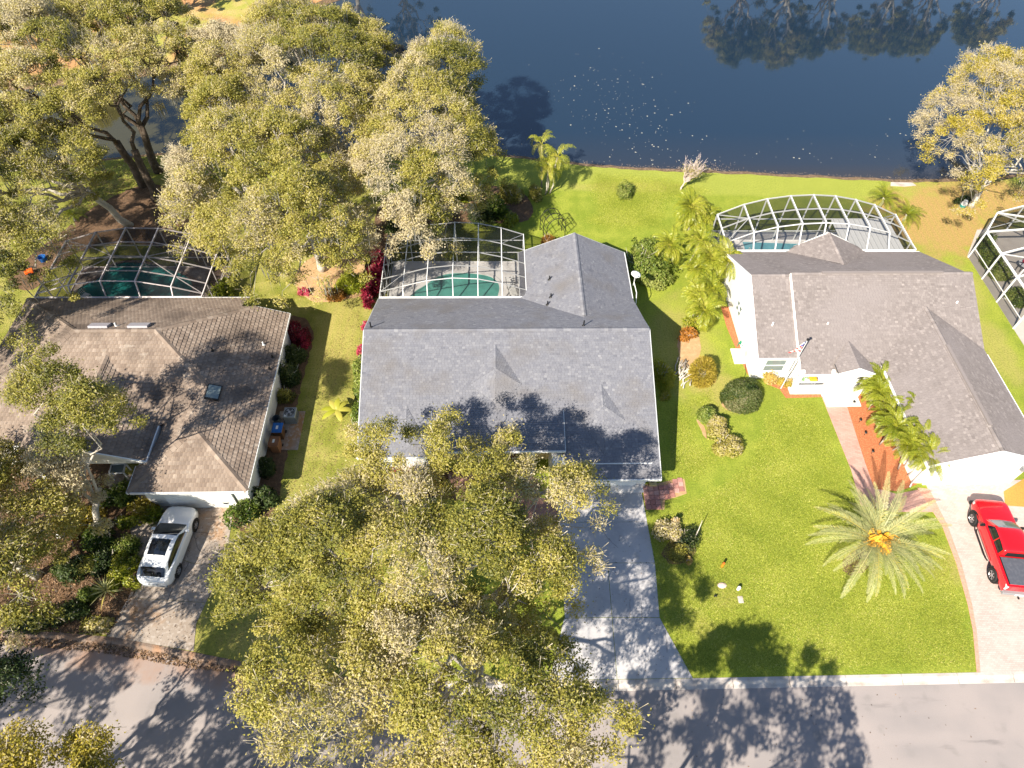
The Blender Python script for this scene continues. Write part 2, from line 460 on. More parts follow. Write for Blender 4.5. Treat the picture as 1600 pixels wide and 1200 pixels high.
# floating leaf specks: uncountable
b = MB(); rr = random.Random(5)
M['speck'] = mat('floating_leaf', (0.34, 0.32, 0.27), .8)
clusters = [G(950, 110, WATER), G(960, 150, WATER), G(1000, 190, WATER), G(930, 160, WATER), G(1010, 230, WATER), G(970, 200, WATER)]
for k in range(340):
    if k < 230:
        c = rr.choice(clusters); x = rr.gauss(c[0], 3.5); y = rr.gauss(c[1], 2.6)
    elif k < 420:
        x = rr.uniform(-2, 60); y = 55.8 + rr.expovariate(.45)
    else:
        x = rr.uniform(-4, 55); y = rr.uniform(56, 84)
    if y < 55.2: continue
    s = rr.choice([.03, .035, .045, .05, .06, .1]); a = rr.uniform(0, 3)
    pts = [(x + s * rr.uniform(.5, 1.1) * math.cos(a + q), y + s * rr.uniform(.5, 1.1) * math.sin(a + q), WATER + .006) for q in (0, 1.2, 2.4, 3.8, 5)]
    b.face(pts)
o = b.build('floating_leaves', M['speck']); tag(o, 'pale specks of fallen leaves floating on the lake', 'leaves', kind='stuff')
# wet debris and dead reeds on the bank
b = MB()
for k in range(1500):
    x = rr.uniform(-2, 46)
    ys = np.interp(x, [p[0] for p in SHORE], [p[1] for p in SHORE])
    y = ys + rr.uniform(.05, 1.3) ** 1.0
    if rr.random() < .25: x = 20.0 + rr.gauss(0, 1.3); y = 54.6 + rr.gauss(0, .35)
    z = np.interp(y - ys, [0, .5, 1.5], [.03, -.3, -.42])
    a = rr.uniform(0, 6.28); l = rr.uniform(.06, .22); h = rr.uniform(0, .12)
    b.face([(x, y, z), (x + .03, y + .03, z), (x + l * math.cos(a), y + l * math.sin(a), z + h)])
o = b.build('shore_debris', mat('dead_reed', (0.40, 0.30, 0.22), .9)); tag(o, 'strip of dead reeds and leaf litter along the muddy water edge', 'reeds', kind='stuff')

# ---- road and curb
M['asphalt'] = mat('worn_asphalt', (0.30, 0.262, 0.25), 0.92,
    layers=[(0.25, (0.25, 0.225, 0.22), .42, .62), (0.6, (0.19, 0.17, 0.165), .62, .68, 8, (.3, 1.6, 1)), (0.5, (0.335, 0.29, 0.275), .5, .8, 3, (.15, 1, 1)), (1.0, (0.21, 0.19, 0.18), .6, .85), (30, (0.22, 0.20, 0.20), .55, .85), (60, (0.42, 0.38, 0.37), .6, .9)], bump=(70, .35, .01))
# leaf-tannin stains along the western gutter
nt = M['asphalt'].node_tree; N, L = nt.nodes, nt.links
p = N['Principled BSDF']; src = p.inputs['Base Color'].links[0].from_socket
pos = N.new('ShaderNodeNewGeometry').outputs['Position']
sep = N.new('ShaderNodeSeparateXYZ'); L.new(pos, sep.inputs[0])
mul = N.new('ShaderNodeMath'); mul.operation = 'MULTIPLY_ADD'; L.new(sep.outputs[0], mul.inputs[0]); mul.inputs[1].default_value = .17; L.new(sep.outputs[1], mul.inputs[2])
nz = N.new('ShaderNodeTexNoise'); nz.inputs['Scale'].default_value = .9; nz.inputs['Detail'].default_value = 5; L.new(pos, nz.inputs[0])
ad = N.new('ShaderNodeMath'); ad.operation = 'MULTIPLY_ADD'; L.new(nz.outputs[0], ad.inputs[0]); ad.inputs[1].default_value = 4.0; L.new(mul.outputs[0], ad.inputs[2])
mr = N.new('ShaderNodeMapRange'); mr.inputs[1].default_value = 8.3; mr.inputs[2].default_value = 10.6; L.new(ad.outputs[0], mr.inputs[0])
mw = N.new('ShaderNodeMapRange'); mw.inputs[1].default_value = -6; mw.inputs[2].default_value = -12; L.new(sep.outputs[0], mw.inputs[0])
mm = N.new('ShaderNodeMath'); mm.operation = 'MULTIPLY'; L.new(mr.outputs[0], mm.inputs[0]); L.new(mw.outputs[0], mm.inputs[1])
mx = N.new('ShaderNodeMix'); mx.data_type = 'RGBA'; L.new(mm.outputs[0], mx.inputs[0]); L.new(src, mx.inputs[6]); mx.inputs[7].default_value = (0.30, 0.165, 0.10, 1)
L.new(mx.outputs[2], p.inputs['Base Color'])
def offset(P, d):
    out = []
    for i, (x, y) in enumerate(P):
        x0, y0 = P[max(i - 1, 0)]; x1, y1 = P[min(i + 1, len(P) - 1)]
        l = math.hypot(x1 - x0, y1 - y0); nx, ny = (y1 - y0) / l, -(x1 - x0) / l
        out.append((x + nx * d, y + ny * d))
    return out
ri, ro = offset(CURB, .5), offset(CURB, 9.2)
b = MB(); b.face([(x, y, -.13) for x, y in ro] + [(x, y, -.13) for x, y in reversed(ri)])
b.build('road', M['asphalt'])['kind'] = 'structure'
b = MB(); b.face([(150, -120, -.01), (150, ro[-1][1], -.01)] + [(x, y, -.01) for x, y in reversed(ro)][1:] + [(-160, ro[0][1], -.01), (-160, -120, -.01)])
b.build('verge', M['lawn'])['kind'] = 'structure'
curb = MB()
curb.face([(x, y, -.2) for x, y in offset(CURB, .55)] + [(x, y, -.2) for x, y in reversed(offset(CURB, -.02))])
curb = curb.build('curb', M['curb']); curb['kind'] = 'structure'
def resample(P, step):
    out = [P[0]]; need = step
    for (x0, y0), (x1, y1) in zip(P[:-1], P[1:]):
        l = math.hypot(x1 - x0, y1 - y0); pos_ = 0
        while l - pos_ >= need:
            pos_ += need; t = pos_ / l; out.append((x0 + (x1 - x0) * t, y0 + (y1 - y0) * t)); need = step
        need -= l - pos_
    return out
cs = [q for q in resample(CURB, 3.05) if -32 < q[0] < 44]
PROF = [(-.01, .012), (.14, .016), (.2, -.005), (.3, -.085), (.36, -.105), (.5, -.118), (.52, -.135)]
for (x0, y0), (x1, y1) in zip(cs[:-1], cs[1:]):
    l = math.hypot(x1 - x0, y1 - y0); tx, ty = (x1 - x0) / l, (y1 - y0) / l; nx, ny = ty, -tx
    V = []
    for s_ in (.012, l - .012):
        for d, z in PROF: V.append((x0 + tx * s_ + nx * d, y0 + ty * s_ + ny * d, z))
    k = len(PROF)
    b = MB().mesh(V, [(i, i + 1, k + i + 1, k + i) for i in range(k - 1)] + [tuple(range(k - 1, -1, -1)), tuple(range(k, 2 * k))])
    b.build('curb_segment', M['curb'] if x0 > -4 else M['curbold'], curb)

# ---- concrete drives cut into slabs by saw joints
def slabs(name, polys, z, m, th=.03):
    root = flat(name, polys[0], z - th - .01, M['concreteold'], None)
    root['kind'] = 'structure'
    me = root.data
    for pl in polys:
        cx = sum(p[0] for p in pl) / len(pl); cy = sum(p[1] for p in pl) / len(pl)
        q = []
        for x, y in pl:
            l = math.hypot(x - cx, y - cy); q.append((cx + (x - cx) * (1 - .022 / l), cy + (y - cy) * (1 - .022 / l)))
        b = MB().prism(q, z - th, z, bottom=False)
        b.build('slab', m, root)
    return root
xl, xr = 3.95, 9.35
S = slabs('center_driveway', [
    [(xl, 18.3), (9.42, 18.3), (9.36, 20.86), (xl, 20.86)],
    [(xl, 15.75), (9.5, 15.65), (9.42, 18.3), (xl, 18.3)],
    [(xl, 12.5), (6.6, 12.5), (6.7, 15.7), (xl, 15.75)],
    [(6.6, 12.5), (9.28, 12.45), (9.5, 15.65), (6.7, 15.7)],
    [(2.9, 9.25), (6.5, 9.23), (6.6, 12.5), (3.9, 12.5)],
    [(6.5, 9.23), (10.55, 9.22), (9.28, 12.45), (6.6, 12.5)]], .022, M['concrete'])
Lp = GX([(200, 832), (365, 782), (362, 820), (350, 880), (322, 942), (305, 980), (303, 1019), (168, 996), (185, 960), (215, 920), (222, 880), (205, 850)])
lw = lambda u, v: G(u, v)[:2]
S = slabs('left_driveway', [
    [lw(218, 772), lw(362, 772), lw(364, 806), lw(200, 818)],
    [lw(200, 818), lw(364, 806), lw(352, 884), lw(300, 880), lw(208, 846)],
    [lw(208, 846), lw(300, 880), lw(352, 884), lw(322, 942), lw(200, 934), lw(222, 890)],
    [lw(200, 934), lw(322, 942), lw(307, 975), lw(303, 1018), lw(166, 994)]], .022, M['concreteold'])
CRK = mat('crack_shadow', (0.06, 0.05, 0.045), 1)
def cracks(parent, lines, z, w=.022):
    for ln in lines:
        P = [G(u, v)[:2] for u, v in ln]; rr = random.Random(int(ln[0][0])); Q = []
        for a, c in zip(P[:-1], P[1:]):
            for k in range(4):
                t = k / 4; Q.append((a[0] + (c[0] - a[0]) * t + rr.uniform(-.04, .04), a[1] + (c[1] - a[1]) * t + rr.uniform(-.04, .04)))
        Q.append(P[-1]); b = MB()
        for a, c in zip(Q[:-1], Q[1:]):
            l = math.hypot(c[0] - a[0], c[1] - a[1]); nx, ny = -(c[1] - a[1]) / l * w / 2, (c[0] - a[0]) / l * w / 2
            b.face([(a[0] - nx, a[1] - ny, z), (c[0] - nx, c[1] - ny, z), (c[0] + nx, c[1] + ny, z), (a[0] + nx, a[1] + ny, z)][::1])
        b.build('crack', CRK, parent)
cracks(S, [[(304, 838), (310, 858), (330, 873), (352, 882)], [(296, 880), (288, 892)], [(306, 832), (330, 834)], [(262, 940), (285, 880)]], .027)
S2 = bpy.data.objects['center_driveway']
cracks(S2, [[(940, 825), (948, 840), (966, 856)], [(958, 790), (975, 800), (992, 802)], [(985, 935), (984, 972)], [(1002, 945), (1003, 972)], [(1040, 985), (1042, 1020)]], .027, .014)
# paver drive and walk of the house on the right
def brick_ground(name, c1, c2, mortar, w=.2, h=.1, rot=0):
    m = mat(name, c1, .9)
    N, L = m.node_tree.nodes, m.node_tree.links
    p = N['Principled BSDF']
    pos = N.new('ShaderNodeNewGeometry').outputs['Position']
    mp = N.new('ShaderNodeMapping'); mp.inputs['Rotation'].default_value = (0, 0, rot); L.new(pos, mp.inputs[0])
    br = N.new('ShaderNodeTexBrick'); L.new(mp.outputs[0], br.inputs['Vector'])
    br.inputs['Scale'].default_value = 1; br.inputs['Brick Width'].default_value = w; br.inputs['Row Height'].default_value = h
    br.inputs['Mortar Size'].default_value = .006; br.inputs['Color1'].default_value = (*c1, 1); br.inputs['Color2'].default_value = (*c2, 1); br.inputs['Mortar'].default_value = (*mortar, 1)
    nz = N.new('ShaderNodeTexNoise'); nz.inputs['Scale'].default_value = .8; nz.inputs['Detail'].default_value = 5; L.new(pos, nz.inputs[0])
    mr = N.new('ShaderNodeMapRange'); mr.inputs[1].default_value = .4; mr.inputs[2].default_value = .75; mr.inputs[4].default_value = .6; L.new(nz.outputs[0], mr.inputs[0])
    mx = N.new('ShaderNodeMix'); mx.data_type = 'RGBA'; L.new(mr.outputs[0], mx.inputs[0]); L.new(br.outputs[0], mx.inputs[6]); mx.inputs[7].default_value = (*[min(1, q * 1.12) for q in c2], 1)
    L.new(mx.outputs[2], p.inputs['Base Color'])
    bp = N.new('ShaderNodeBump'); bp.inputs['Strength'].default_value = .4; bp.inputs['Distance'].default_value = .01; bp.invert = True
    L.new(br.outputs[1], bp.inputs['Height']); L.new(bp.outputs[0], p.inputs['Normal'])
    return m
M['paverdrive'] = brick_ground('faded_driveway_paver', (0.42, 0.325, 0.29), (0.50, 0.40, 0.365), (0.34, 0.25, 0.22))
M['paverwalk'] = brick_ground('rosy_walk_paver', (0.42, 0.235, 0.19), (0.50, 0.30, 0.25), (0.36, 0.2, 0.17), .3, .15, .3)
M['paveredge'] = mat('edge_paver', (0.56, 0.30, 0.22), .9, layers=[(8, (.45, .22, .16), .4, .7)])
flat('right_driveway', GX([(1444, 750), (1600, 750), (1640, 750), (1700, 1053), (1528, 1051), (1524, 985), (1517, 945), (1500, 880), (1478, 820), (1458, 785)]) , .012, M['paverdrive'], thick=.05)
edge = GX([(1433, 762), (1452, 764), (1480, 820), (1502, 880), (1519, 945), (1526, 985), (1532, 1051), (1526, 1051), (1520, 985), (1512, 945), (1494, 880), (1472, 822), (1448, 785)])
flat('driveway_edge', edge, .016, M['paveredge'], thick=.05)
flat('front_walk', GX([(1284, 620), (1322, 620), (1336, 660), (1352, 706), (1372, 762), (1400, 772), (1440, 764), (1462, 800), (1440, 800), (1395, 800), (1345, 790), (1330, 735), (1312, 690)]), .012, M['paverwalk'], thick=.05)
# beds
flat('mulch_bed', GX([(1318, 618), (1345, 575), (1420, 650), (1448, 715), (1432, 757), (1405, 768), (1366, 764), (1350, 718), (1334, 668)]), .018, M['mulchred'], thick=.05)
flat('mulch_bed', GX([(1126, 478), (1142, 480), (1155, 520), (1170, 560), (1185, 590), (1168, 585), (1150, 545), (1135, 510)]), .018, M['mulchred'], thick=.05)
flat('mulch_bed', GX([(1198, 600), (1232, 590), (1238, 612), (1300, 614), (1300, 620), (1228, 622), (1218, 608)]), .018, M['mulchred'], thick=.05)
flat('mulch_bed', GX([(1568, 768), (1600, 748), (1660, 745), (1660, 790), (1600, 792), (1570, 790)]), .018, mat('golden_mulch', (0.62, 0.27, 0.06), .95, layers=[(14, (.5, .2, .05), .45, .7)], bump=(30, .8, .05)), thick=.05)
flat('earth_bed', GX([(455, 440), (480, 400), (560, 380), (585, 400), (590, 440), (572, 462), (545, 466), (508, 474), (480, 470)]), .014, M['earth'], thick=.05)
flat('earth_bed', GX([(1060, 515), (1092, 520), (1096, 545), (1090, 575), (1065, 580), (1058, 545)]), .014, M['earth'], thick=.05)
flat('earth_bed', GX([(1032, 868), (1050, 885), (1082, 878), (1090, 850), (1060, 840), (1040, 850)]), .014, M['mulchbrown'], thick=.05)
flat('earth_bed', GX([(1318, 872), (1340, 856), (1362, 870), (1352, 895), (1325, 900), (1314, 888)]), .014, M['mulchbrown'], thick=.05)
flat('earth_bed', GX([(1124, 625), (1150, 632), (1160, 645), (1130, 640)]), .014, M['earth'], thick=.05)
flat('earth_bed', GX([(1085, 650), (1098, 662), (1108, 690), (1098, 680)]), .014, M['earth'], thick=.05)
flat('planting_bed', GX([(-120, 980), (-120, 760), (60, 700), (185, 720), (215, 790), (205, 850), (222, 885), (212, 925), (170, 993), (90, 986), (0, 983)]), .016, M['mulchbrown'], thick=.05)
flat('planting_bed', GX([(398, 600), (445, 490), (480, 498), (492, 520), (482, 560), (462, 640), (440, 760), (420, 830), (366, 835), (360, 780), (390, 770)]), .014, M['mulchbrown'], thick=.05)
flat('planting_bed', GX([(595, 300), (700, 290), (810, 290), (840, 330), (815, 352), (720, 345), (610, 375), (590, 470), (560, 470), (575, 390)]), .014, M['mulchbrown'], thick=.05)
flat('planting_bed', GX([(560, 735), (830, 735), (850, 765), (800, 790), (600, 770)]), .014, M['mulchbrown'], thick=.05)
flat('planting_bed', GX([(1524, 360), (1540, 352), (1600, 470), (1640, 520), (1585, 470), (1545, 410)]), .014, M['earth'], thick=.05)
flat('planting_bed', GX([(110, 352), (150, 320), (225, 285), (262, 290), (300, 330), (340, 380), (335, 440), (300, 400), (200, 375), (110, 395), (80, 425), (50, 460), (0, 440), (60, 390)]), .014, M['mulchbrown'], thick=.05)
flat('entry_walk', GX([(700, 738), (830, 738), (840, 775), (900, 800), (900, 840), (780, 800), (700, 770)]), .02, brick_ground('brown_entry_paver', (.3, .16, .12), (.38, .22, .17), (.2, .1, .08)), thick=.05)
# ================================================================ houses
def roof_piece(parent, P, deck, tile, course, tw, lift, seed=0, slab=.1, name='roof', tilename='shingles', wave=0.0, jit=.5):
    """one roof plane: a slab, and on it courses of overlapping shingles or tiles cut to the outline"""
    P = [Vector(p) for p in P]
    n = Vector((0, 0, 0))
    for i in range(len(P)):
        n += (P[i] - P[0]).cross(P[(i + 1) % len(P)] - P[0])
    n.normalize()
    if n.z < 0: n = -n; P = P[::-1]
    s = (Vector((0, 0, 1)) - n * n.z)
    s = s.normalized() if s.length > 1e-4 else Vector((0, 1, 0))
    h = s.cross(n).normalized()
    b = MB()
    k = len(P)
    V = [p for p in P] + [p - Vector((0, 0, slab)) for p in P]
    b.mesh(V, [tuple(range(k)), tuple(range(2 * k - 1, k - 1, -1))] + [(i, k + i, k + (i + 1) % k, (i + 1) % k) for i in range(k)])
    deck_o = b.build(name, deck, parent)
    o0 = P[0]
    Q = [((p - o0).dot(h), (p - o0).dot(s)) for p in P]
    b0, b1 = min(q[1] for q in Q), max(q[1] for q in Q)
    def cuts(y):
        xs = []
        for i in range(k):
            (xa, ya), (xb, yb) = Q[i], Q[(i + 1) % k]
            if (ya <= y < yb) or (yb <= y < ya):
                xs.append(xa + (xb - xa) * (y - ya) / (yb - ya))
        return sorted(xs)
    rr = random.Random(seed)
    T = MB()
    y = b0; row = 0
    base = n * .004
    vb = sorted(q[1] for q in Q)
    while y < b1 - .01:
        ytop = min(y + course, b1)
        brk = [y] + [q for q in vb if y + .012 < q < ytop - .012] + [ytop]
        off = (row % 2) * tw * .5 + rr.uniform(0, tw * jit)
        for si, (ya_, yb_) in enumerate(zip(brk[:-1], brk[1:])):
            if yb_ - ya_ < .01: continue
            fa, fb = 1 - (ya_ - y) / course, 1 - (yb_ - y) / course
            e_ = min(.0135, (yb_ - ya_) * .45); lo, hi = cuts(ya_ + e_), cuts(yb_ - e_)
            if len(lo) != len(hi): continue
            rs = random.Random(seed * 1000 + row)
            for j in range(0, len(lo) - 1, 2):
                a0, a1, c0, c1 = lo[j], lo[j + 1], hi[j], hi[j + 1]
                A, Bm = min(a0, c0), max(a1, c1)
                x = math.floor(A / tw) * tw - tw + off
                while x < Bm:
                    w = tw * rs.uniform(1 - .35 * jit, 1 + .35 * jit) if jit else tw
                    u0, u1 = x, x + w - .006
                    x += w
                    p0, p1 = min(max(u0, a0), a1), min(max(u1, a0), a1)
                    q0, q1 = min(max(u0, c0), c1), min(max(u1, c0), c1)
                    t = min(1, max(0, rs.gauss(.45, .14)))
                    lf = lift * rs.uniform(.8, 1.2)
                    if (p1 - p0) + (q1 - q0) < .02: continue
                    l0, l1 = .002 + lf * fa, .002 + lf * fb
                    B0 = o0 + h * p0 + s * ya_ + base; B1 = o0 + h * p1 + s * ya_ + base
                    T0 = o0 + h * q0 + s * yb_ + base; T1 = o0 + h * q1 + s * yb_ + base
                    if wave and p1 - p0 > tw * .6 and q1 - q0 > tw * .6:
                        Bm_ = (B0 + B1) / 2; Tm_ = (T0 + T1) / 2
                        T.mesh([B0, Bm_, B1, B0 + n * l0, Bm_ + n * (l0 + wave), B1 + n * l0, T1 + n * l1, Tm_ + n * (l1 + wave), T0 + n * l1],
                               [(3, 4, 7, 8), (4, 5, 6, 7)] + ([(0, 1, 4, 3), (1, 2, 5, 4)] if si == 0 else []), 0, t)
                    else:
                        T.mesh([B0, B1, B1 + n * l0, B0 + n * l0, T1 + n * l1, T0 + n * l1],
                               [(3, 2, 4, 5)] + ([(0, 1, 2, 3)] if si == 0 else []), 0, t)
        y += course; row += 1
    to = T.build(tilename, tile, deck_o)
    to['kind'] = 'stuff'
    return deck_o

def ridge(parent, a, b_, m, w=.28, up=.05, pitch=.4, step=.24, name='ridge_cap', vent=False):
    a, b_ = Vector(a), Vector(b_)
    d = (b_ - a); L_ = d.length; d.normalize()
    side = d.cross(Vector((0, 0, 1))).normalized()
    T = MB(); x = 0; rr = random.Random(int(abs(a.x * 31 + a.y * 7)))
    while x < L_:
        x2 = min(x + step, L_)
        p, q = a + d * x, a + d * x2
        z0, z1 = up + .02, up + .004
        dn = Vector((0, 0, pitch * w / 2))
        V = [p + side * (w / 2) - dn + Vector((0, 0, z0)), p + Vector((0, 0, z0 + .01)), p - side * (w / 2) - dn + Vector((0, 0, z0)),
             q + side * (w / 2) - dn + Vector((0, 0, z1)), q + Vector((0, 0, z1 + .01)), q - side * (w / 2) - dn + Vector((0, 0, z1))]
        V += [p + side * (w / 2) - dn - Vector((0, 0, .06)), p - side * (w / 2) - dn - Vector((0, 0, .06)), q + side * (w / 2) - dn - Vector((0, 0, .06)), q - side * (w / 2) - dn - Vector((0, 0, .06))]
        T.mesh(V, [(0, 3, 4, 1), (1, 4, 5, 2), (0, 1, 2, 7, 6), (6, 8, 3, 0), (2, 5, 9, 7)], 0, min(1, max(0, rr.gauss(.5, .18))))
        x += step
    return T.build(name, m, parent)

def trim(parent, a, b_, name='fascia', w=.06, h=.17, m=None, dz=-.06):
    a, b_ = Vector(a) + Vector((0, 0, dz)), Vector(b_) + Vector((0, 0, dz))
    return MB().beam(a, b_, w, h).build(name, m or M['gutter'], parent)

def wall_poly(parent, pts, m, name='wall', th=.12):
    """upright wall piece from its outline (3D points in one vertical plane), given thickness inward"""
    P = [Vector(p) for p in pts]
    n = (P[1] - P[0]).cross(P[2] - P[0]).normalized()
    k = len(P)
    V = P + [p - n * th for p in P]
    return MB().mesh(V, [tuple(range(k)), tuple(range(2 * k - 1, k - 1, -1))] + [(i, k + i, k + (i + 1) % k, (i + 1) % k) for i in range(k)]).build(name, m, parent)

def window(parent, c, w, h, axis, out, name='window'):
    """window in a wall; axis 'x' or 'y' = the wall's run, out = outward sign"""
    def place(b, u0, u1, v0, v1, d0, d1):
        if axis == 'x': b.box(c[0] + u0, c[0] + u1, c[1] + min(out * d0, out * d1), c[1] + max(out * d0, out * d1), c[2] + v0, c[2] + v1)
        else: b.box(c[0] + min(out * d0, out * d1), c[0] + max(out * d0, out * d1), c[1] + u0, c[1] + u1, c[2] + v0, c[2] + v1)
        return b
    b = MB(); t = .06
    for q in ((-w/2, w/2, -h/2, -h/2 + t), (-w/2, w/2, h/2 - t, h/2), (-w/2, -w/2 + t, -h/2 + t, h/2 - t), (w/2 - t, w/2, -h/2 + t, h/2 - t), (-w/2 + t, w/2 - t, -t/2, t/2)):
        place(b, *q, .003, .05)
    f = b.build(name, M['white'], parent)
    for s_ in (0, 1):
        v0, v1 = (-h/2 + t, -t/2) if s_ == 0 else (t/2, h/2 - t)
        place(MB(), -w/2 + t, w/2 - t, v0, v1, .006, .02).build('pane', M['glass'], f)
    return f

def garage_door(parent, x0, x1, y, z1):
    root = MB().box(x0, x1, y + .05, y + .1, 0, z1).build('garage_door', M['white'], parent)
    k = 4; hh = z1 / k
    for i in range(k):
        MB().box(x0, x1, y + .01, y + .05, i * hh + .008, (i + 1) * hh - .008).build('door_panel', M['white'], root)
    return root

def vent_pipe(parent, x, y, z, m=None, h=.35, r=.05):
    b = MB().cyl(x, y, z - .05, z + h, r, n=8)
    b.lathe([(.14, 0), (.06, .1), (r, .12)], 8, c=(x, y, z - .02))
    return b.build('vent_pipe', m or M['black'], parent)

# ---------------------------------------------------------------- centre house
SG = dict(deck=M['roofdeck'], tile=M['shinglegrey'], course=.15, tw=.21, lift=.018)
H1 = empty('house', (0.9, 27, 0), label='white house with grey shingle roof in the middle, half under the big oak', cat='house')
def part_fix(root):
    # children were modelled in world coordinates
    inv = Matrix.Translation(-Vector(root.location))
    for c in root.children:
        c.matrix_parent_inverse = inv @ c.matrix_parent_inverse
ry, rz = 29.1, 5.6
sf = (rz - 2.7) / (ry - 21.4)
zf = lambda y: rz - sf * (ry - y)
sb = (rz - 2.7) / (34.75 - ry)
zb = lambda y: rz - sb * (y - ry)
L0, R0 = -8.15, 10.12
roof_piece(H1, [(L0, ry, rz), (L0, 21.4, zf(21.4)), (-3.73, 21.4, zf(21.4)), (-3.73, 22.4, zf(22.4)), (4.35, 22.4, zf(22.4)), (4.35, 20.03, zf(20.03)), (R0, 20.03, zf(20.03)), (R0, ry, rz)], seed=1, **SG)
# raised entry slope
ez = lambda y: zf(24.2) + .03 + (y - 24.2) * .25
roof_piece(H1, [(-3.73, 24.2, ez(24.2)), (-3.73, 21.55, ez(21.55)), (4.35, 21.55, ez(21.55)), (4.35, 24.2, ez(24.2))], seed=2, slab=.16, **SG)
# back slope with the wing's valley
wx0, wx1, wr = 2.06, 10.22, 6.2
wy1 = 39.6
ws = (4.6 - 2.7) / ((wx1 - wx0) / 2)
wz = 4.62
yv = ry + (rz - wz) / sb          # where the wing ridge meets the back slope
roof_piece(H1, [(L0, ry, rz), (L0, 34.75, zb(34.75)), (wx0, 34.75, zb(34.75)), (wr, yv, wz), (wx1, 34.6, zb(34.6)), (R0, ry, rz)], seed=3, **SG)
yl = 34.75; 
roof_piece(H1, [(wr, yv, wz), (wx0, yl, 2.7), (wx0, wy1, 2.7), (wr, wy1, wz)], seed=4, **SG)
roof_piece(H1, [(wr, yv, wz), (wr, wy1, wz), (wx1, wy1, 2.7), (wx1, 34.6, 2.7)], seed=5, **SG)
ridge(H1, (L0, ry, rz), (R0, ry, rz), M['shinglegrey'])
ridge(H1, (wr, wy1, wz), (wr, yv + .2, wz), M['shinglegrey'])
# small cross hips on the front slope
def cross_hip(parent, xa, ya, yb, wd, seed, yend, lift=.0):
    a = (xa, ya, zf(ya) + .02)
    zr = a[2] - .22
    b1 = (xa, yb, zr)
    # width where the side slope of the hip meets the main slope
    sl = .45
    def half(y): return max(.05, (zr - zf(y)) / (sl))
    yc = yb - .75
    c = (xa + half(yc) , yc, zf(yc) + .02); d = (xa - half(yc), yc, zf(yc) + .02)
    m_ = (xa, yend, zf(yend) + .02)
    kw = dict(SG); kw['slab'] = .02
    roof_piece(parent, [a, b1, c], seed=seed, **kw)
    roof_piece(parent, [a, d, b1], seed=seed + 1, **kw)
    roof_piece(parent, [b1, d, m_], seed=seed + 2, **kw)
    roof_piece(parent, [b1, m_, c], seed=seed + 3, **kw)
    ridge(parent, a, b1, M['shinglegrey'], w=.2, up=.01)
cross_hip(H1, G(774, 545, 5.2)[0], 28.1, 26.4, 1.5, 20, 24.5)
cross_hip(H1, G(940, 610, 4.2)[0], 25.6, 24.2, 1.3, 24, 21.4)
cross_hip(H1, G(634, 640, 4.1)[0], 24.4, 23.4, 1.0, 28, 21.8)
# fascias and gutters
for a, b_ in [((L0, 21.38, 2.7), (-3.76, 21.38, 2.7)), ((-3.76, 21.5, ez(21.5)), (4.38, 21.5, ez(21.5))), ((4.35, 20.0, zf(20.03)), (R0 + .03, 20.0, zf(20.03))),
              ((L0, 34.79, 2.7), (wx0, 34.79, 2.7)), ((wx0 - .03, 34.8, 2.7), (wx0 - .03, wy1, 2.7)), ((wx1 + .03, 34.6, 2.7), (wx1 + .03, wy1, 2.7))]:
    trim(H1, a, b_)
for a, b_ in [((L0 - .03, 21.38, 2.7), (L0 - .03, ry, rz)), ((L0 - .03, ry, rz), (L0 - .03, 34.75, 2.7)), ((R0 + .03, 20.0, zf(20.03)), (R0 + .03, ry, rz)), ((R0 + .03, ry, rz), (R0 + .03, 34.6, 2.7)),
              ((wx0, wy1 + .03, 2.7), (wr, wy1 + .03, wz)), ((wr, wy1 + .03, wz), (wx1, wy1 + .03, 2.7)),
              ((4.38, 21.5, ez(21.5)), (4.38, 24.1, ez(24.1))), ((-3.76, 21.5, ez(21.5)), (-3.76, 24.1, ez(24.1)))]:
    trim(H1, a, b_, 'rake_board', .05, .15, M['lightgrey'], -.08)
# walls
b = MB().prism([(-7.75, 21.95), (-4.0, 21.95), (-4.0, 22.9), (3.6, 22.9), (3.6, 20.9), (9.65, 20.9), (9.65, 34.2), (9.65, 39.15), (2.55, 39.15), (2.55, 34.25), (-7.75, 34.25)], 0, 2.55)
b.build('wall', M['stucco'], H1)
wall_poly(H1, [(9.65, 21.2, 2.56), (9.65, 34.1, 2.56), (9.65, ry, 5.35)], M['stucco'])
wall_poly(H1, [(-7.75, 34.1, 2.56), (-7.75, 21.9, 2.56), (-7.75, ry, 5.35)], M['stucco'])
wall_poly(H1, [(9.6, 39.15, 2.56), (2.6, 39.15, 2.56), (wr, 39.15, 4.35)], M['stucco'])
wall_poly(H1, [(-3.99, 22.85, 0), (3.59, 22.85, 0), (3.59, 22.85, 2.9), (-3.99, 22.85, 2.9)], M['beige'], 'entry_wall', .1)
for x in (-.9, 2.4):
    b = MB().box(x - .22, x + .22, 21.75, 22.19, 0, .12).box(x - .17, x + .17, 21.8, 22.14, .12, 2.6).box(x - .22, x + .22, 21.75, 22.19, 2.6, 2.72)
    b.build('porch_column', M['stucco'], H1)
garage_door(H1, 4.4, 9.0, 20.78, 2.2)
window(H1, (-6.2, 21.95, 1.45), 1.5, 1.2, 'x', -1)
window(H1, (9.65, 24.5, 1.5), .9, 1.0, 'y', 1)
window(H1, (9.65, 30.5, 1.5), .9, 1.0, 'y', 1)
MB().box(1.0, 2.0, 22.68, 22.74, 0, 2.1).build('front_door', mat('dark_wood_door', (.12, .05, .03), .5), H1)
for (u, v, z) in [(859, 432, 4.0), (861, 461, 3.9), (856, 471, 3.9)]:
    x, y, _ = G(u, v, z)
    vent_pipe(H1, x, y, 2.7 + (x - wx0) * ws)
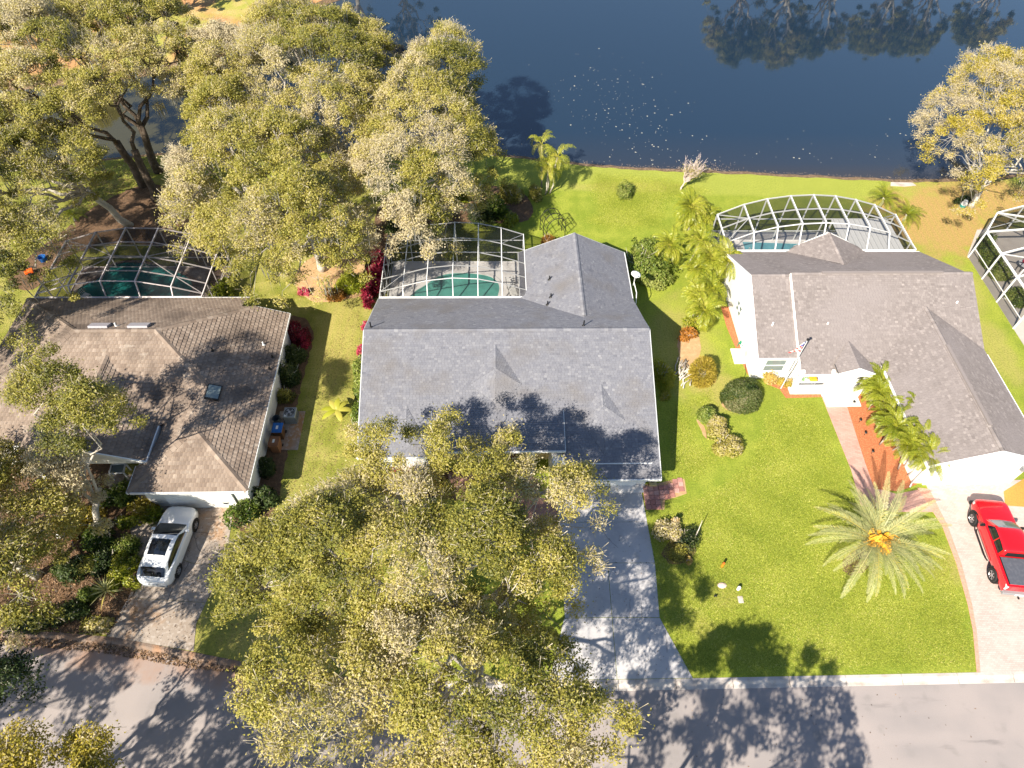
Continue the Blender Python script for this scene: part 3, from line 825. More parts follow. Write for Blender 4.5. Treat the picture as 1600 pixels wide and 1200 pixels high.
for (u, v, z) in [(580, 513, 5.3), (912, 508, 5.4)]:
    x, y, _ = G(u, v, z)
    vent_pipe(H1, x, y, zb(max(y, ry)), h=.5, r=.045)
part_fix(H1)

# ---------------------------------------------------------------- right house
SM = dict(deck=M['roofdeck'], tile=M['shinglemauve'], course=.15, tw=.21, lift=.016)
H2 = empty('house', (26, 32, 0), label='white house on the right with pale mauve-grey L-shaped roof and garage wing', cat='house')
rx0, rx1, fy, by, ry2, rz2 = 18.08, 33.75, 28.97, 39.65, 34.35, 5.3
s2 = (rz2 - 2.7) / (ry2 - fy)
z2f = lambda y: rz2 - s2 * (ry2 - y)
s2b = (rz2 - 2.7) / (by - ry2)
z2b = lambda y: rz2 - s2b * (y - ry2)
xs = 20.85
roof_piece(H2, [(rx0, ry2, rz2), (rx0, fy, 2.7), (xs, fy, 2.7), (xs, ry2, rz2)], seed=31, **SM)
up = .16
gx0, gx1, gxr, gy = 26.42, 33.72, 30.07, 20.42
gz = 2.7 + (gxr - gx0) * .46
yg = ry2 - (rz2 + up - gz) / s2; yv_ = ry2 - (rz2 + up - 2.7) / s2
roof_piece(H2, [(xs, ry2, rz2 + up), (xs, 27.85, z2f(27.85) + up), (gx0 - .02, 27.85, z2f(27.85) + up), (gx0 - .02, yv_, 2.7), (gxr, yg, gz), (gx1, yv_ + .35 / s2, 3.05), (rx1, yv_ + .35 / s2, 3.05), (rx1, ry2, rz2 + up)], seed=32, **SM)
roof_piece(H2, [(gxr, yg, gz), (gx0, yv_, 2.7), (gx0, gy, 2.7), (gxr, gy, gz)], seed=33, **SM)
roof_piece(H2, [(gxr, yg, gz), (gxr, gy, gz), (gx1, gy, 3.05), (gx1, yv_ + .35 / s2, 3.05)], seed=34, **SM)
# back slope and the small rear gable
px0, px1, pxr, pyb, pz = 22.9, 29.1, 25.8, 39.75, 4.25
ypv = ry2 + (rz2 - pz) / s2b
roof_piece(H2, [(rx0, ry2, rz2), (rx0, by, 2.7), (px0, by, 2.7), (pxr, ypv, pz), (px1, by, 2.7), (rx1 - .3, by, 2.7), (rx1, ry2, rz2)], seed=35, **SM)
roof_piece(H2, [(pxr, ypv, pz), (px0, by, 2.71), (px0 + .6, pyb + .2, 2.95), (pxr, pyb + .3, pz)], seed=36, **SM)
roof_piece(H2, [(pxr, ypv, pz), (pxr, pyb + .3, pz), (px1 - .6, pyb + .2, 2.95), (px1, by, 2.71)], seed=37, **SM)
ridge(H2, (rx0, ry2, rz2), (xs, ry2, rz2), M['shinglemauve'])
ridge(H2, (xs, ry2, rz2 + up), (rx1, ry2, rz2 + up), M['shinglemauve'])
ridge(H2, (gxr, gy, gz), (gxr, yg, gz), M['shinglemauve'])
ridge(H2, (pxr, pyb + .3, pz), (pxr, ypv, pz), M['shinglemauve'])
b = MB().box(23.0, 31.6, ry2 - .09, ry2 + .09, rz2 + up + .0, rz2 + up + .14)
b.build('ridge_vent', M['shinglemauve'], H2)
b = MB().box(gxr - .1, gxr + .1, 22.2, 28.6, gz - .02, gz + .14)
b.build('ridge_vent', M['shinglemauve'], H2)
# entry portico gable
qx, qy0 = 24.35, 27.5
qz = 3.35; hw = 1.2
yq = ry2 - (rz2 + up - qz) / s2
roof_piece(H2, [(qx, yq, qz), (qx - hw, 28.4, 2.8), (qx - hw, qy0, 2.8), (qx, qy0, qz)], seed=38, **SM)
roof_piece(H2, [(qx, yq, qz), (qx, qy0, qz), (qx + hw, qy0, 2.8), (qx + hw, 28.4, 2.8)], seed=39, **SM)
wall_poly(H2, [(qx - hw + .05, qy0 + .04, 2.45), (qx + hw - .05, qy0 + .04, 2.45), (qx + hw - .05, qy0 + .04, 2.73), (qx, qy0 + .04, qz - .07), (qx - hw + .05, qy0 + .04, 2.73)], M['white'], 'portico_gable')
for sx in (-1, 1):
    trim(H2, (qx + sx * (hw + .02), qy0 - .03, 2.8), (qx, qy0 - .03, qz), 'rake_board', .06, .2, M['white'], -.05)
    MB().box(qx + sx * 1.15 - .14, qx + sx * 1.15 + .14, qy0 + .1, qy0 + .38, .1, 2.45).build('portico_column', M['white'], H2)
# fascia
for a, b_ in [((rx0, fy - .03, 2.7), (xs, fy - .03, 2.7)), ((xs, 27.82, z2f(27.85) + up), (gx0, 27.82, z2f(27.85) + up)), ((gx0 - .03, 27.8, 2.7), (gx0 - .03, gy, 2.7)), ((gx1 + .03, 28.9, 3.05), (gx1 + .03, gy, 3.05)),
              ((rx0, by + .03, 2.7), (px0, by + .03, 2.7)), ((px1, by + .03, 2.7), (rx1 - .3, by + .03, 2.7))]:
    trim(H2, a, b_)
for a, b_ in [((rx0 - .03, fy, 2.7), (rx0 - .03, ry2, rz2)), ((rx0 - .03, ry2, rz2), (rx0 - .03, by, 2.7)), ((xs - .03, 27.82, z2f(27.85) + up), (xs - .03, ry2, rz2 + up)),
              ((gx0, gy - .03, 2.7), (gxr, gy - .03, gz)), ((gxr, gy - .03, gz), (gx1, gy - .03, 3.05)), ((px0 + .6, pyb + .24, 2.95), (pxr, pyb + .34, pz)), ((pxr, pyb + .34, pz), (px1 - .6, pyb + .24, 2.95)),
              ]:
    trim(H2, a, b_, 'rake_board', .07, .18, M['white'], -.05)
b = MB().prism([(18.4, 29.35), (20.95, 29.35), (20.95, 30.1), (26.85, 30.1), (26.85, 20.75), (33.35, 20.75), (33.35, 39.2), (18.4, 39.2)], 0, 2.55)
b.build('wall', M['stucco'], H2)
wall_poly(H2, [(18.4, 39.1, 2.56), (18.4, 29.4, 2.56), (18.4, ry2, 5.0)], M['stucco'])
wall_poly(H2, [(26.9, 20.75, 2.56), (33.3, 20.75, 2.56), (33.3, 20.75, 2.95), (gxr, 20.75, gz - .22)], M['stucco'])
garage_door(H2, 27.5, 32.6, 20.6, 2.25)
MB().lathe([(.02, 0), (.4, 0), (.42, .04)], 20).build('gable_vent', mat('peach_vent', (.62, .42, .33), .8), H2)
gv = H2.children[-1]; gv.rotation_euler = (math.radians(90), 0, 0); gv.scale = (1, .6, 1); gv.location = (gxr - .2, 20.72, 3.35)
window(H2, (18.4, 35.0, 1.6), .55, 1.0, 'y', -1)
window(H2, (18.4, 34.4, 1.6), .55, 1.0, 'y', -1)
window(H2, (19.7, 29.35, 1.5), 1.5, 1.3, 'x', -1)
window(H2, (22.5, 30.1, 1.5), 1.6, 1.4, 'x', -1)
MB().box(24.3, 25.2, 30.02, 30.08, .1, 2.15).build('front_door', mat('red_door', (.55, .05, .04), .4), H2)
# gas meter box and pipe on the side wall
MB().box(18.1, 18.38, 30.5, 30.9, .9, 1.4).build('meter_box', M['lightgrey'], H2)
MB().tube([(18.3, 32.1, 2.5), (18.3, 32.1, .3)], .04).build('downspout', M['gutter'], H2)
MB().tube([(26.8, 20.7, 2.6), (26.75, 20.66, .15), (26.6, 20.45, .05)], .05).build('downspout', M['gutter'], H2)
# porch slab, rail and posts
flat_porch = MB().prism([(20.9, 27.9), (26.8, 27.9), (26.8, 30.05), (20.9, 30.05)], 0, .1).prism([(23.2, 26.8), (25.6, 26.8), (25.6, 27.9), (23.2, 27.9)], 0, .08)
flat_porch.build('porch_floor', M['white'], H2)
b = MB()
for x in np.arange(20.95, 23.1, .13): b.box(x, x + .03, 27.93, 27.97, .15, .9)
b.box(20.92, 23.12, 27.9, 28.0, .9, .97); b.box(20.92, 23.12, 27.92, 27.98, .12, .17)
b.build('porch_rail', M['white'], H2)
for x in (20.98, 23.05): MB().box(x - .1, x + .1, 27.85, 28.05, .1, 2.6).build('porch_post', M['white'], H2)
for x in (27.15, 32.9):
    b = MB().box(x - .09, x + .09, 20.5, 20.745, 1.75, 2.05).box(x - .13, x + .13, 20.46, 20.75, 2.05, 2.1)
    b.build('wall_lamp', M['grey'], H2)
for (u, v, h) in [(1210, 501, .3), (1296, 501, .3), (1491, 478, .3), (1122, 300, .1)][:3]:
    x, y, _ = G(u, v, 4.2); b = MB().cyl(x, y, z2f(y) - .05, z2f(y) + h, .06, n=8)
    b.build('vent_pipe', M['white'], H2)
part_fix(H2)

# ---------------------------------------------------------------- left house
ST = dict(deck=M['roofdeckb'], tile=M['tilebrown'], course=.26, tw=.25, lift=.03, wave=.015, tilename='roof_tiles', jit=0)
H3 = empty('house', (-22, 28, 0), label='house on the left with brown tiled hip roof in dappled shade', cat='house')
ax, bx, ly, lz = -26.6, -21.5, 29.55, 5.2
ex, wx_ = -14.25, -33.0
s_b = (lz - 2.7) / (34.85 - ly); s_f = (lz - 2.7) / (ly - 22.5); s_r = (lz - 2.7) / (ex - bx); s_l = (lz - 2.7) / (ax - wx_)
zB = lambda y: lz - s_b * (y - ly)
zF = lambda y: lz - s_f * (ly - y)
zR = lambda x: lz - s_r * (x - bx)
# hip to the back right, cut by the right wing's rake at y = 33.3
hx = bx + (33.3 - ly) * s_b / s_r
roof_piece(H3, [(ax, ly, lz), (wx_, 34.85, 2.7), (-17.4, 34.85, 2.7), (-17.4, 33.3, zB(33.3)), (hx, 33.3, zB(33.3)), (bx, ly, lz)], seed=51, **ST)
# right plane down to the garage hip
gx_, gyt = -17.75, 22.8
gz_ = zR(gx_)
ygm = ly - (lz - gz_) / s_f
roof_piece(H3, [(bx, ly, lz), (gx_, ygm, gz_), (gx_, gyt, gz_), (ex, 19.25, 2.7), (ex, 33.3, 2.7), (hx, 33.3, zR(hx))], seed=52, **ST)
glx = -21.1
roof_piece(H3, [(gx_, gyt, gz_), (glx, 19.25, 2.7), (ex, 19.25, 2.7)], seed=53, **ST)
s_gl = (gz_ - 2.7) / (gx_ - glx)
roof_piece(H3, [(gx_, ygm, gz_), (gx_ - .9, ygm - .55, gz_ - .9 * s_gl), (-20.0, 24.4, 2.7 + 1.1 * s_gl), (-20.45, 21.1, 2.7 + .65 * s_gl), (glx, 21.0, 2.7), (glx, 19.25, 2.7), (gx_, gyt, gz_)], seed=54, **ST)
# front plane
exr, ezr, ehw = -24.3, 4.62, 3.85
yem = ly - (lz - ezr) / s_f
roof_piece(H3, [(ax, ly, lz), (wx_, 22.5, 2.7), (exr - ehw, 22.5, 2.7), (exr - ehw + .1, 23.2, zF(23.2)), (exr, yem, ezr), (exr + ehw - .2, 23.5, zF(23.5)), (-19.4, 24.0, zF(24.0) + .0), (gx_, ygm, gz_), (bx, ly, lz)], seed=55, **ST)
roof_piece(H3, [(ax, ly, lz), (wx_, 34.85, 2.7), (wx_, 22.5, 2.7)], seed=56, **ST)
# entry gable
roof_piece(H3, [(exr, yem, ezr), (exr, 21.1, ezr), (exr + ehw, 21.1, 3.05), (exr + ehw, 24.3, 3.05)], seed=57, slab=.16, **ST)
roof_piece(H3, [(exr, yem, ezr), (exr - ehw, 23.2, 3.05), (exr - ehw, 21.1, 3.05), (exr, 21.1, ezr)], seed=58, slab=.16, **ST)
for a, b_ in [((ax, ly, lz), (bx, ly, lz)), ((bx, ly, lz), (hx, 33.3, zB(33.3))), ((bx, ly, lz), (gx_, ygm, gz_)), ((gx_, ygm, gz_), (gx_, gyt, gz_)), ((gx_, gyt, gz_), (ex, 19.25, 2.7)), ((gx_, gyt, gz_), (glx, 19.25, 2.7)),
              ((ax, ly, lz), (wx_, 34.85, 2.7)), ((ax, ly, lz), (wx_, 22.5, 2.7)), ((exr, yem, ezr), (exr, 21.1, ezr))]:
    ridge(H3, a, b_, M['tilebrown'], w=.34, up=.06, step=.36)
for a, b_ in [((ex + .03, 19.25, 2.7), (ex + .03, 33.3, 2.7)), ((glx, 19.2, 2.7), (ex + .05, 19.2, 2.7)), ((wx_, 34.9, 2.7), (-17.4, 34.9, 2.7)), ((wx_, 22.45, 2.7), (exr - ehw, 22.45, 2.7)), ((glx - .03, 19.2, 2.7), (glx - .03, 21.0, 2.7))]:
    trim(H3, a, b_)
trim(H3, (exr + ehw + .04, 21.05, 3.05), (exr + ehw + .04, 24.2, 3.05), 'fascia', .08, .3, M['gutter'], -.1)
trim(H3, (exr, 21.06, ezr), (exr + ehw, 21.06, 3.05), 'rake_board', .07, .22, M['white'], -.05)
trim(H3, (exr, 21.06, ezr), (exr - ehw, 21.06, 3.05), 'rake_board', .07, .22, M['white'], -.05)
trim(H3, (ex, 33.33, 2.7), (hx, 33.33, zR(hx)), 'rake_board', .05, .14, M['white'], -.08)
b = MB().prism([(-14.7, 19.75), (-14.7, 32.9), (-17.9, 32.9), (-17.9, 34.4), (-32.6, 34.4), (-32.6, 22.95), (-28.0, 22.95), (-28.0, 24.5), (-20.9, 24.5), (-20.75, 19.75)], 0, 2.55)
b.build('wall', M['stucco'], H3)
wall_poly(H3, [(-14.75, 32.92, 2.56), (-17.6, 32.92, 2.56), (-17.3, 32.92, 3.45), (-16.9, 32.92, 3.4)], M['stucco'])
wall_poly(H3, [(-27.9, 21.5, 2.2), (-20.7, 21.5, 2.2), (-20.7, 21.5, 3.0), (exr, 21.5, ezr - .25), (-27.9, 21.5, 3.0)], M['white'], 'entry_gable')
for x in (-27.5, -21.1): MB().box(x - .2, x + .2, 21.3, 21.7, 0, 2.2).build('porch_column', M['stucco'], H3)
garage_door(H3, -19.6, -15.6, 19.6, 2.2)
window(H3, (-14.7, 29.5, 1.5), 1.2, 1.1, 'y', 1)
# skylights along the ridge and one dark skylight on the right slope
for (u0, u1) in ((142, 172), (203, 234)):
    x0, y0, _ = G(u0, 511, 4.9); x1 = G(u1, 511, 4.9)[0]
    yc = ly + .55
    a_ = math.atan(s_b)
    Mx = Matrix.Translation((( x0 + x1) / 2, yc, zB(yc) + .08)) @ Matrix.Rotation(-a_, 4, 'X')
    MB().box(-(x1 - x0) / 2, (x1 - x0) / 2, -.28, .28, -.06, .1, M=Mx).build('skylight', mat('milky_skylight', (.36, .34, .37), .4), H3)
x, y, _ = G(333, 613, 3.9)
Mx = Matrix.Translation((x, y, zR(x) + .1)) @ Matrix.Rotation(math.atan(s_r), 4, 'Y')
sk = MB().box(-.42, .42, -.55, .55, -.05, .12, M=Mx).build('skylight', M['dark'], H3)
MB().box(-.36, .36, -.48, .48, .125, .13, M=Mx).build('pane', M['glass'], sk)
for (u, v, m_) in [(411, 537, 'white'), (339, 561, 'black'), (424, 553, 'black'), (420, 572, 'black')]:
    x, y, _ = G(u, v, 3.2)
    vent_pipe(H3, x, y, zR(x), M[m_], h=.28)
x, y, _ = G(180, 507, 5.1)
vent_pipe(H3, x, y, zB(y), M['white'], h=.3)
part_fix(H3)

# ================================================================ pools and screen cages
def pool(label, outline, deckpoly, deckm, watercol, group=None, z=.03):
    cx = sum(p[0] for p in outline) / len(outline); cy = sum(p[1] for p in outline) / len(outline)
    root = empty('swimming_pool', (cx, cy, 0), label=label, cat='pool', group=group)
    m = bpy.data.materials.new('pool_water'); m.use_nodes = True
    p = m.node_tree.nodes['Principled BSDF']
    p.inputs['Roughness'].default_value = .03; p.inputs['IOR'].default_value = 1.33
    nz = m.node_tree.nodes.new('ShaderNodeTexNoise'); nz.inputs['Scale'].default_value = 1.3; nz.inputs['Detail'].default_value = 3
    cr = m.node_tree.nodes.new('ShaderNodeValToRGB')
    e = cr.color_ramp.elements; e[0].position = .3; e[0].color = (*[q * .72 for q in watercol], 1); e[1].position = .7; e[1].color = (*watercol, 1)
    pos = m.node_tree.nodes.new('ShaderNodeNewGeometry')
    m.node_tree.links.new(pos.outputs['Position'], nz.inputs[0]); m.node_tree.links.new(nz.outputs[0], cr.inputs[0]); m.node_tree.links.new(cr.outputs[0], p.inputs['Base Color'])
    MB().face([(x, y, z + .012) for x, y in outline]).build('water', m, root)
    n = len(outline)
    b = MB()
    for i in range(n):
        p0, p1 = outline[i], outline[(i + 1) % n]
        def o_(p, f=.28):
            l = math.hypot(p[0] - cx, p[1] - cy); return (p[0] + (p[0] - cx) / l * f, p[1] + (p[1] - cy) / l * f)
        q0, q1 = o_(p0), o_(p1)
        b.face([(*p0, z + .05), (*p1, z + .05), (*q1, z + .05), (*q0, z + .05)])
        b.face([(*p0, z), (*p1, z), (*p1, z + .05), (*p0, z + .05)]); b.face([(*q0, z), (*q1, z), (*q1, z + .05), (*q0, z + .05)])
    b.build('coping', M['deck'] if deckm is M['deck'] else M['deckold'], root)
    part_fix(root)
    return root
def smooth_poly(P, it=2):
    for _ in range(it):
        Q = []
        for i in range(len(P)):
            a, c = P[i], P[(i + 1) % len(P)]
            Q += [(a[0] * .75 + c[0] * .25, a[1] * .75 + c[1] * .25), (a[0] * .25 + c[0] * .75, a[1] * .25 + c[1] * .75)]
        P = Q
    return P

def cage(label, xs, zs, ys, y_eave, z_eave, wall_back, left=True, right=True, m=None, xmin_wall=None, bw=.075, braces=(), rail=1.05, xr_eave=None, posts_right_from=None):
    """pool cage: frames at xs (height profile zs) with cross members at ys (far to near), last bay dropping to the house eave"""
    m = m or M['alu']
    root = empty('pool_cage', (sum(xs) / len(xs), (ys[0] + y_eave) / 2, 0), label=label, cat='pool cage')
    grid = {}
    for i, x in enumerate(xs):
        for j, y in enumerate(ys): grid[i, j] = (x, y, zs[i])
        grid[i, len(ys)] = (x, y_eave, z_eave)
    nj = len(ys) + 1
    for i in range(len(xs)):
        MB().beam(grid[i, 0], grid[i, nj - 2], bw * .7, bw * 1.6).build('roof_beam', m, root)
        MB().beam(grid[i, nj - 2], grid[i, nj - 1], bw * .7, bw * 1.3).build('roof_beam', m, root)
    for j in range(nj):
        for i in range(len(xs) - 1):
            MB().beam(grid[i, j], grid[i + 1, j], bw * .7, bw * .7).build('purlin', m, root)
    def panel(pts):
        MB().face(pts).build('screen_panel', M['screen'], root)
    dz = lambda p, d: (p[0], p[1], p[2] + d)
    for j in range(nj - 1):
        for i in range(len(xs) - 1):
            panel([dz(grid[i, j], .05), dz(grid[i + 1, j], .05), dz(grid[i + 1, j + 1], .05), dz(grid[i, j + 1], .05)])
    # back wall
    for i, x in enumerate(xs):
        MB().beam((x, ys[0], 0), (x, ys[0], zs[i]), bw * .7, bw * .9).build('post', m, root)
    for h in (rail, .06) + ((2.3,) if min(zs) > 2.5 else ()):
        MB().beam((xs[0], ys[0] + .01, h), (xs[-1], ys[0] + .01, h), bw * .5, bw * .7).build('rail', m, root)
    for i in range(len(xs) - 1):
        panel([(xs[i], ys[0] + .04, 0), (xs[i + 1], ys[0] + .04, 0), (xs[i + 1], ys[0] + .04, zs[i + 1]), (xs[i], ys[0] + .04, zs[i])])
    for flag, i in ((left, 0), (right, len(xs) - 1)):
        if not flag: continue
        x = xs[i]; off = -.04 if i == 0 else .04
        yy = list(ys) + [y_eave]
        for y in yy[1:]:
            MB().beam((x, y, 0), (x, y, zs[i] - .05), bw * .6, bw * .8).build('post', m, root)
        for h in (rail, .06):
            MB().beam((x, ys[0], h), (x, y_eave, h), bw * .5, bw * .7).build('rail', m, root)
        for y0, y1 in zip(yy[:-1], yy[1:]):
            panel([(x + off, y0, 0), (x + off, y1, 0), (x + off, y1, zs[i]), (x + off, y0, zs[i])])
    for a, b_ in braces:
        MB().beam(grid[a], grid[b_], bw * .5, bw * .5).build('brace', m, root)
    part_fix(root)
    return root

# centre
flat('pool_deck', [(-8.0, 34.3), (2.45, 34.3), (2.45, 39.3), (2.9, 39.3), (2.9, 41.55), (-8.0, 41.55)], .03, M['deck'], thick=.05)
pw = smooth_poly(GX([(636, 478), (644, 458), (668, 445), (680, 434), (705, 427), (745, 428), (772, 434), (782, 448), (776, 470), (770, 486), (640, 490)]), 2)
pool('turquoise kidney-shaped pool behind the grey-roofed house', pw, None, M['deck'], (0.11, 0.39, 0.33))
cage('white screened pool cage behind the grey-roofed house', [-8.1, -6.4, -4.65, -2.8, -1.0, .75, 2.5], [2.75, 3.3, 3.85, 4.1, 4.0, 3.55, 2.9], [41.5, 39.7, 38.2, 36.7, 35.4], 34.85, 2.75, True, True, True,
     braces=(((0, 0), (1, 1)), ((6, 0), (5, 1)), ((0, 4), (1, 3))))
# left
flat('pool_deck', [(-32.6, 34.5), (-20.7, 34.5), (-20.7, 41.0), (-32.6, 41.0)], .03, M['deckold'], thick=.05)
pl = smooth_poly(GX([(118, 470), (122, 450), (150, 440), (160, 430), (180, 412), (215, 410), (250, 418), (285, 428), (300, 440), (302, 452), (290, 470)]), 2)
pool('dark green pool under the weathered cage of the brown-roofed house', pl, None, M['deckold'], (0.02, 0.19, 0.18))
cage('weathered pool cage with thin pinkish frames behind the brown-roofed house', [-32.5, -29.9, -27.5, -25.1, -22.8, -20.8], [2.75, 3.6, 4.0, 3.95, 3.4, 2.7], [40.95, 39.4, 37.85, 36.35, 35.3], 34.95, 2.75, True, True, True, m=M['alu_old'], bw=.09,
     braces=(((0, 0), (1, 1)), ((1, 1), (2, 2)), ((2, 2), (1, 3)), ((1, 3), (0, 4)), ((3, 2), (4, 3)), ((4, 3), (5, 4)), ((4, 1), (3, 2)), ((5, 0), (4, 1))))
# right
flat('pool_deck', [(18.4, 39.3), (33.2, 39.3), (33.2, 45.2), (18.4, 45.2)], .03, M['deck'], thick=.05)
pr_ = GX([(1158, 378), (1258, 378), (1258, 393), (1240, 400), (1156, 402)])
pool('light blue rectangular pool in the cage of the house on the right', [(21.2, 40.5), (27.0, 40.5), (27.0, 43.6), (21.2, 43.9)], None, M['deck'], (0.15, 0.42, 0.50))
spa = [(19.9 + .95 * math.cos(q * math.pi / 8), 42.1 + .95 * math.sin(q * math.pi / 8)) for q in range(16)]
o = pool('round dark spa tub beside the light blue pool', spa, None, M['deck'], (0.10, 0.27, 0.33))
cage('tall bright white pool cage with heavy beams behind the house on the right', [18.4, 20.3, 22.0, 23.8, 25.6, 27.4, 29.2, 30.95, 33.15], [2.75, 3.75, 4.3, 4.6, 4.7, 4.6, 4.25, 3.75, 2.75], [44.1, 42.4, 40.7], 39.75, 2.8, True, True, True, bw=.105,
     braces=(((0, 0), (1, 1)), ((8, 0), (7, 1)), ((0, 2), (1, 1))))
po = empty('patio_roof', (30.3, 42, 0), label='flat white patio roof panel under the tall white cage', cat='patio roof')
b = MB().box(27.9, 32.6, 39.9, 43.9, 2.35, 2.43); b.build('roof_panel', M['gutter'], po)
for x in np.arange(28.0, 32.5, .42): MB().box(x, x + .05, 39.9, 43.9, 2.433, 2.47).build('rib', M['lightgrey'], po)
for x in (28.0, 30.3, 32.5): MB().box(x - .05, x + .05, 43.75, 43.85, .03, 2.35).build('post', M['alu'], po)
part_fix(po)
# far right cage
flat('pool_deck', [(39.9, 30), (62, 30), (62, 45.5), (42.2, 45.5), (39.9, 42.2)], .03, mat('tan_pool_deck', (.42, .38, .34), .85, layers=[(1, (.36, .32, .29), .45, .7)]), thick=.05)
fc = empty('pool_cage', (45, 39, 0), label='corner of a white pool cage cut by the right edge of the photo', cat='pool cage')
A_, B_ = (39.9, 42.0), (41.9, 44.4)
def fbeam(a, b_, n='roof_beam', w=.12): MB().beam(a, b_, w, w).build(n, M['alu'], fc)
top = [(39.9, 34.0), (39.9, 36.8), (39.9, 39.4), A_, B_, (44.6, 45.3), (48, 45.8)]
inn = [(43.0, 34.0), (43.0, 36.8), (43.0, 39.4), (43.0, 40.9), (43.4, 42.0), (45.0, 42.6), (48, 43)]
for i in range(len(top) - 1):
    fbeam((*top[i], 2.7), (*top[i + 1], 2.7)); fbeam((*inn[i], 4.0), (*inn[i + 1], 4.0)); 
    MB().face([(*top[i], 2.74), (*top[i + 1], 2.74), (*inn[i + 1], 4.04), (*inn[i], 4.04)]).build('screen_panel', M['screen'], fc)
    MB().face([(*top[i], 0), (*top[i + 1], 0), (*top[i + 1], 2.65), (*top[i], 2.65)]).build('screen_panel', M['screen'], fc)
    fbeam((*top[i], 1.0), (*top[i + 1], 1.0), 'rail', .05)
for i in range(len(top)):
    fbeam((*top[i], 0), (*top[i], 2.7), 'post', .1); fbeam((*top[i], 2.7), (*inn[i], 4.0))
fbeam((39.9, 39.4, 2.7), (43.0, 36.8, 4.0), 'brace', .08); fbeam((39.9, 36.8, 2.7), (43.0, 39.4, 4.0), 'brace', .08); fbeam((41.9, 44.4, 2.7), (43.0, 40.9, 4.0), 'brace', .08)
for x in (45.5, 48): fbeam((43.0 if x < 46 else 45.5, 36, 4.0), (x, 36, 4.0), 'purlin', .1); fbeam((x, 34, 4.0), (x, 43, 4.0))
MB().face([(43, 34, 4.04), (48, 34, 4.04), (48, 42.8, 4.04), (45, 42.5, 4.04), (43, 40.9, 4.04)]).build('screen_panel', M['screen'], fc)
part_fix(fc)
# ================================================================ vegetation
def leafmat(name, ramp, trans=.36, rough=.5, spec=.35):
    return mat(name, (0, 0, 0), rough, spec, tint=ramp, trans=trans)
OAK = leafmat('oak_leaf', [(0, (0.045, 0.056, 0.014)), (.22, (0.130, 0.140, 0.028)), (.42, (0.255, 0.238, 0.038)), (.56, (0.375, 0.335, 0.060)), (.70, (0.47, 0.40, 0.115)), (.84, (0.49, 0.415, 0.22)), (1, (0.58, 0.51, 0.40))])
YEL = leafmat('yellow_leaf', [(0, (0.07, 0.075, 0.01)), (.4, (0.27, 0.235, 0.02)), (.75, (0.48, 0.38, 0.05)), (.9, (0.5, 0.42, 0.25)), (1, (0.56, 0.49, 0.38))])
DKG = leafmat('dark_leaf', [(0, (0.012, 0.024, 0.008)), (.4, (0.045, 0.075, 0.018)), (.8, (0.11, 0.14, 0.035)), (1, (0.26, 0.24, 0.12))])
BSH = leafmat('shrub_leaf', [(0, (0.018, 0.04, 0.008)), (.35, (0.06, 0.105, 0.014)), (.65, (0.16, 0.215, 0.03)), (1, (0.34, 0.36, 0.10))])
GLD = leafmat('golden_leaf', [(0, (0.10, 0.085, 0.01)), (.4, (0.30, 0.25, 0.03)), (.75, (0.5, 0.38, 0.06)), (1, (0.58, 0.40, 0.16))])
RED = leafmat('crimson_leaf', [(0, (0.10, 0.008, 0.018)), (.5, (0.34, 0.015, 0.05)), (1, (0.58, 0.10, 0.16))])
CRO = leafmat('croton_leaf', [(0, (0.12, 0.07, 0.01)), (.4, (0.4, 0.16, 0.03)), (.8, (0.6, 0.30, 0.06)), (1, (0.55, 0.42, 0.12))])
MOS = leafmat('hanging_moss', [(0, (0.20, 0.20, 0.17)), (1, (0.42, 0.40, 0.34))])
PALM = leafmat('palm_leaf', [(0, (0.05, 0.085, 0.01)), (.4, (0.19, 0.235, 0.018)), (.75, (0.36, 0.37, 0.035)), (1, (0.52, 0.46, 0.10))], rough=.4)
SILV = leafmat('silver_green_frond', [(0, (0.10, 0.14, 0.05)), (.5, (0.33, 0.36, 0.15)), (.85, (0.54, 0.52, 0.24)), (1, (0.62, 0.52, 0.14))], rough=.4)

def leaf_mesh(name, C, A, B_, T, m):
    """quads: centre C, half long axis A, half short axis B (all Nx3), tint T"""
    n = len(C)
    V = np.empty((n, 4, 3), np.float32)
    V[:, 0] = C - A; V[:, 1] = C - A * .1 + B_; V[:, 2] = C + A; V[:, 3] = C - A * .1 - B_
    me = bpy.data.meshes.new(name)
    me.vertices.add(4 * n); me.vertices.foreach_set('co', V.reshape(-1))
    me.loops.add(4 * n); me.loops.foreach_set('vertex_index', np.arange(4 * n, dtype=np.int32))
    me.polygons.add(n); me.polygons.foreach_set('loop_start', np.arange(0, 4 * n, 4, dtype=np.int32))
    try: me.polygons.foreach_set('loop_total', np.full(n, 4, np.int32))
    except Exception: pass
    me.materials.append(m)
    a = me.attributes.new('tint', 'FLOAT', 'POINT')
    a.data.foreach_set('value', np.repeat(np.clip(T, 0, 1), 4).astype(np.float32))
    me.update(calc_edges=True)
    return me
def leaf_tris(name, C, A, B_, T, m):
    """one small triangle a leaf: tip at C - A, blade widening towards C + A"""
    n = len(C)
    V = np.empty((n, 3, 3), np.float32)
    V[:, 0] = C - A; V[:, 1] = C + A * .65 + B_; V[:, 2] = C + A * .65 - B_
    me = bpy.data.meshes.new(name)
    me.vertices.add(3 * n); me.vertices.foreach_set('co', V.reshape(-1))
    me.loops.add(3 * n); me.loops.foreach_set('vertex_index', np.arange(3 * n, dtype=np.int32))
    me.polygons.add(n); me.polygons.foreach_set('loop_start', np.arange(0, 3 * n, 3, dtype=np.int32))
    me.materials.append(m)
    a = me.attributes.new('tint', 'FLOAT', 'POINT')
    a.data.foreach_set('value', np.repeat(np.clip(T, 0, 1), 3).astype(np.float32))
    me.update(calc_edges=True)
    return me
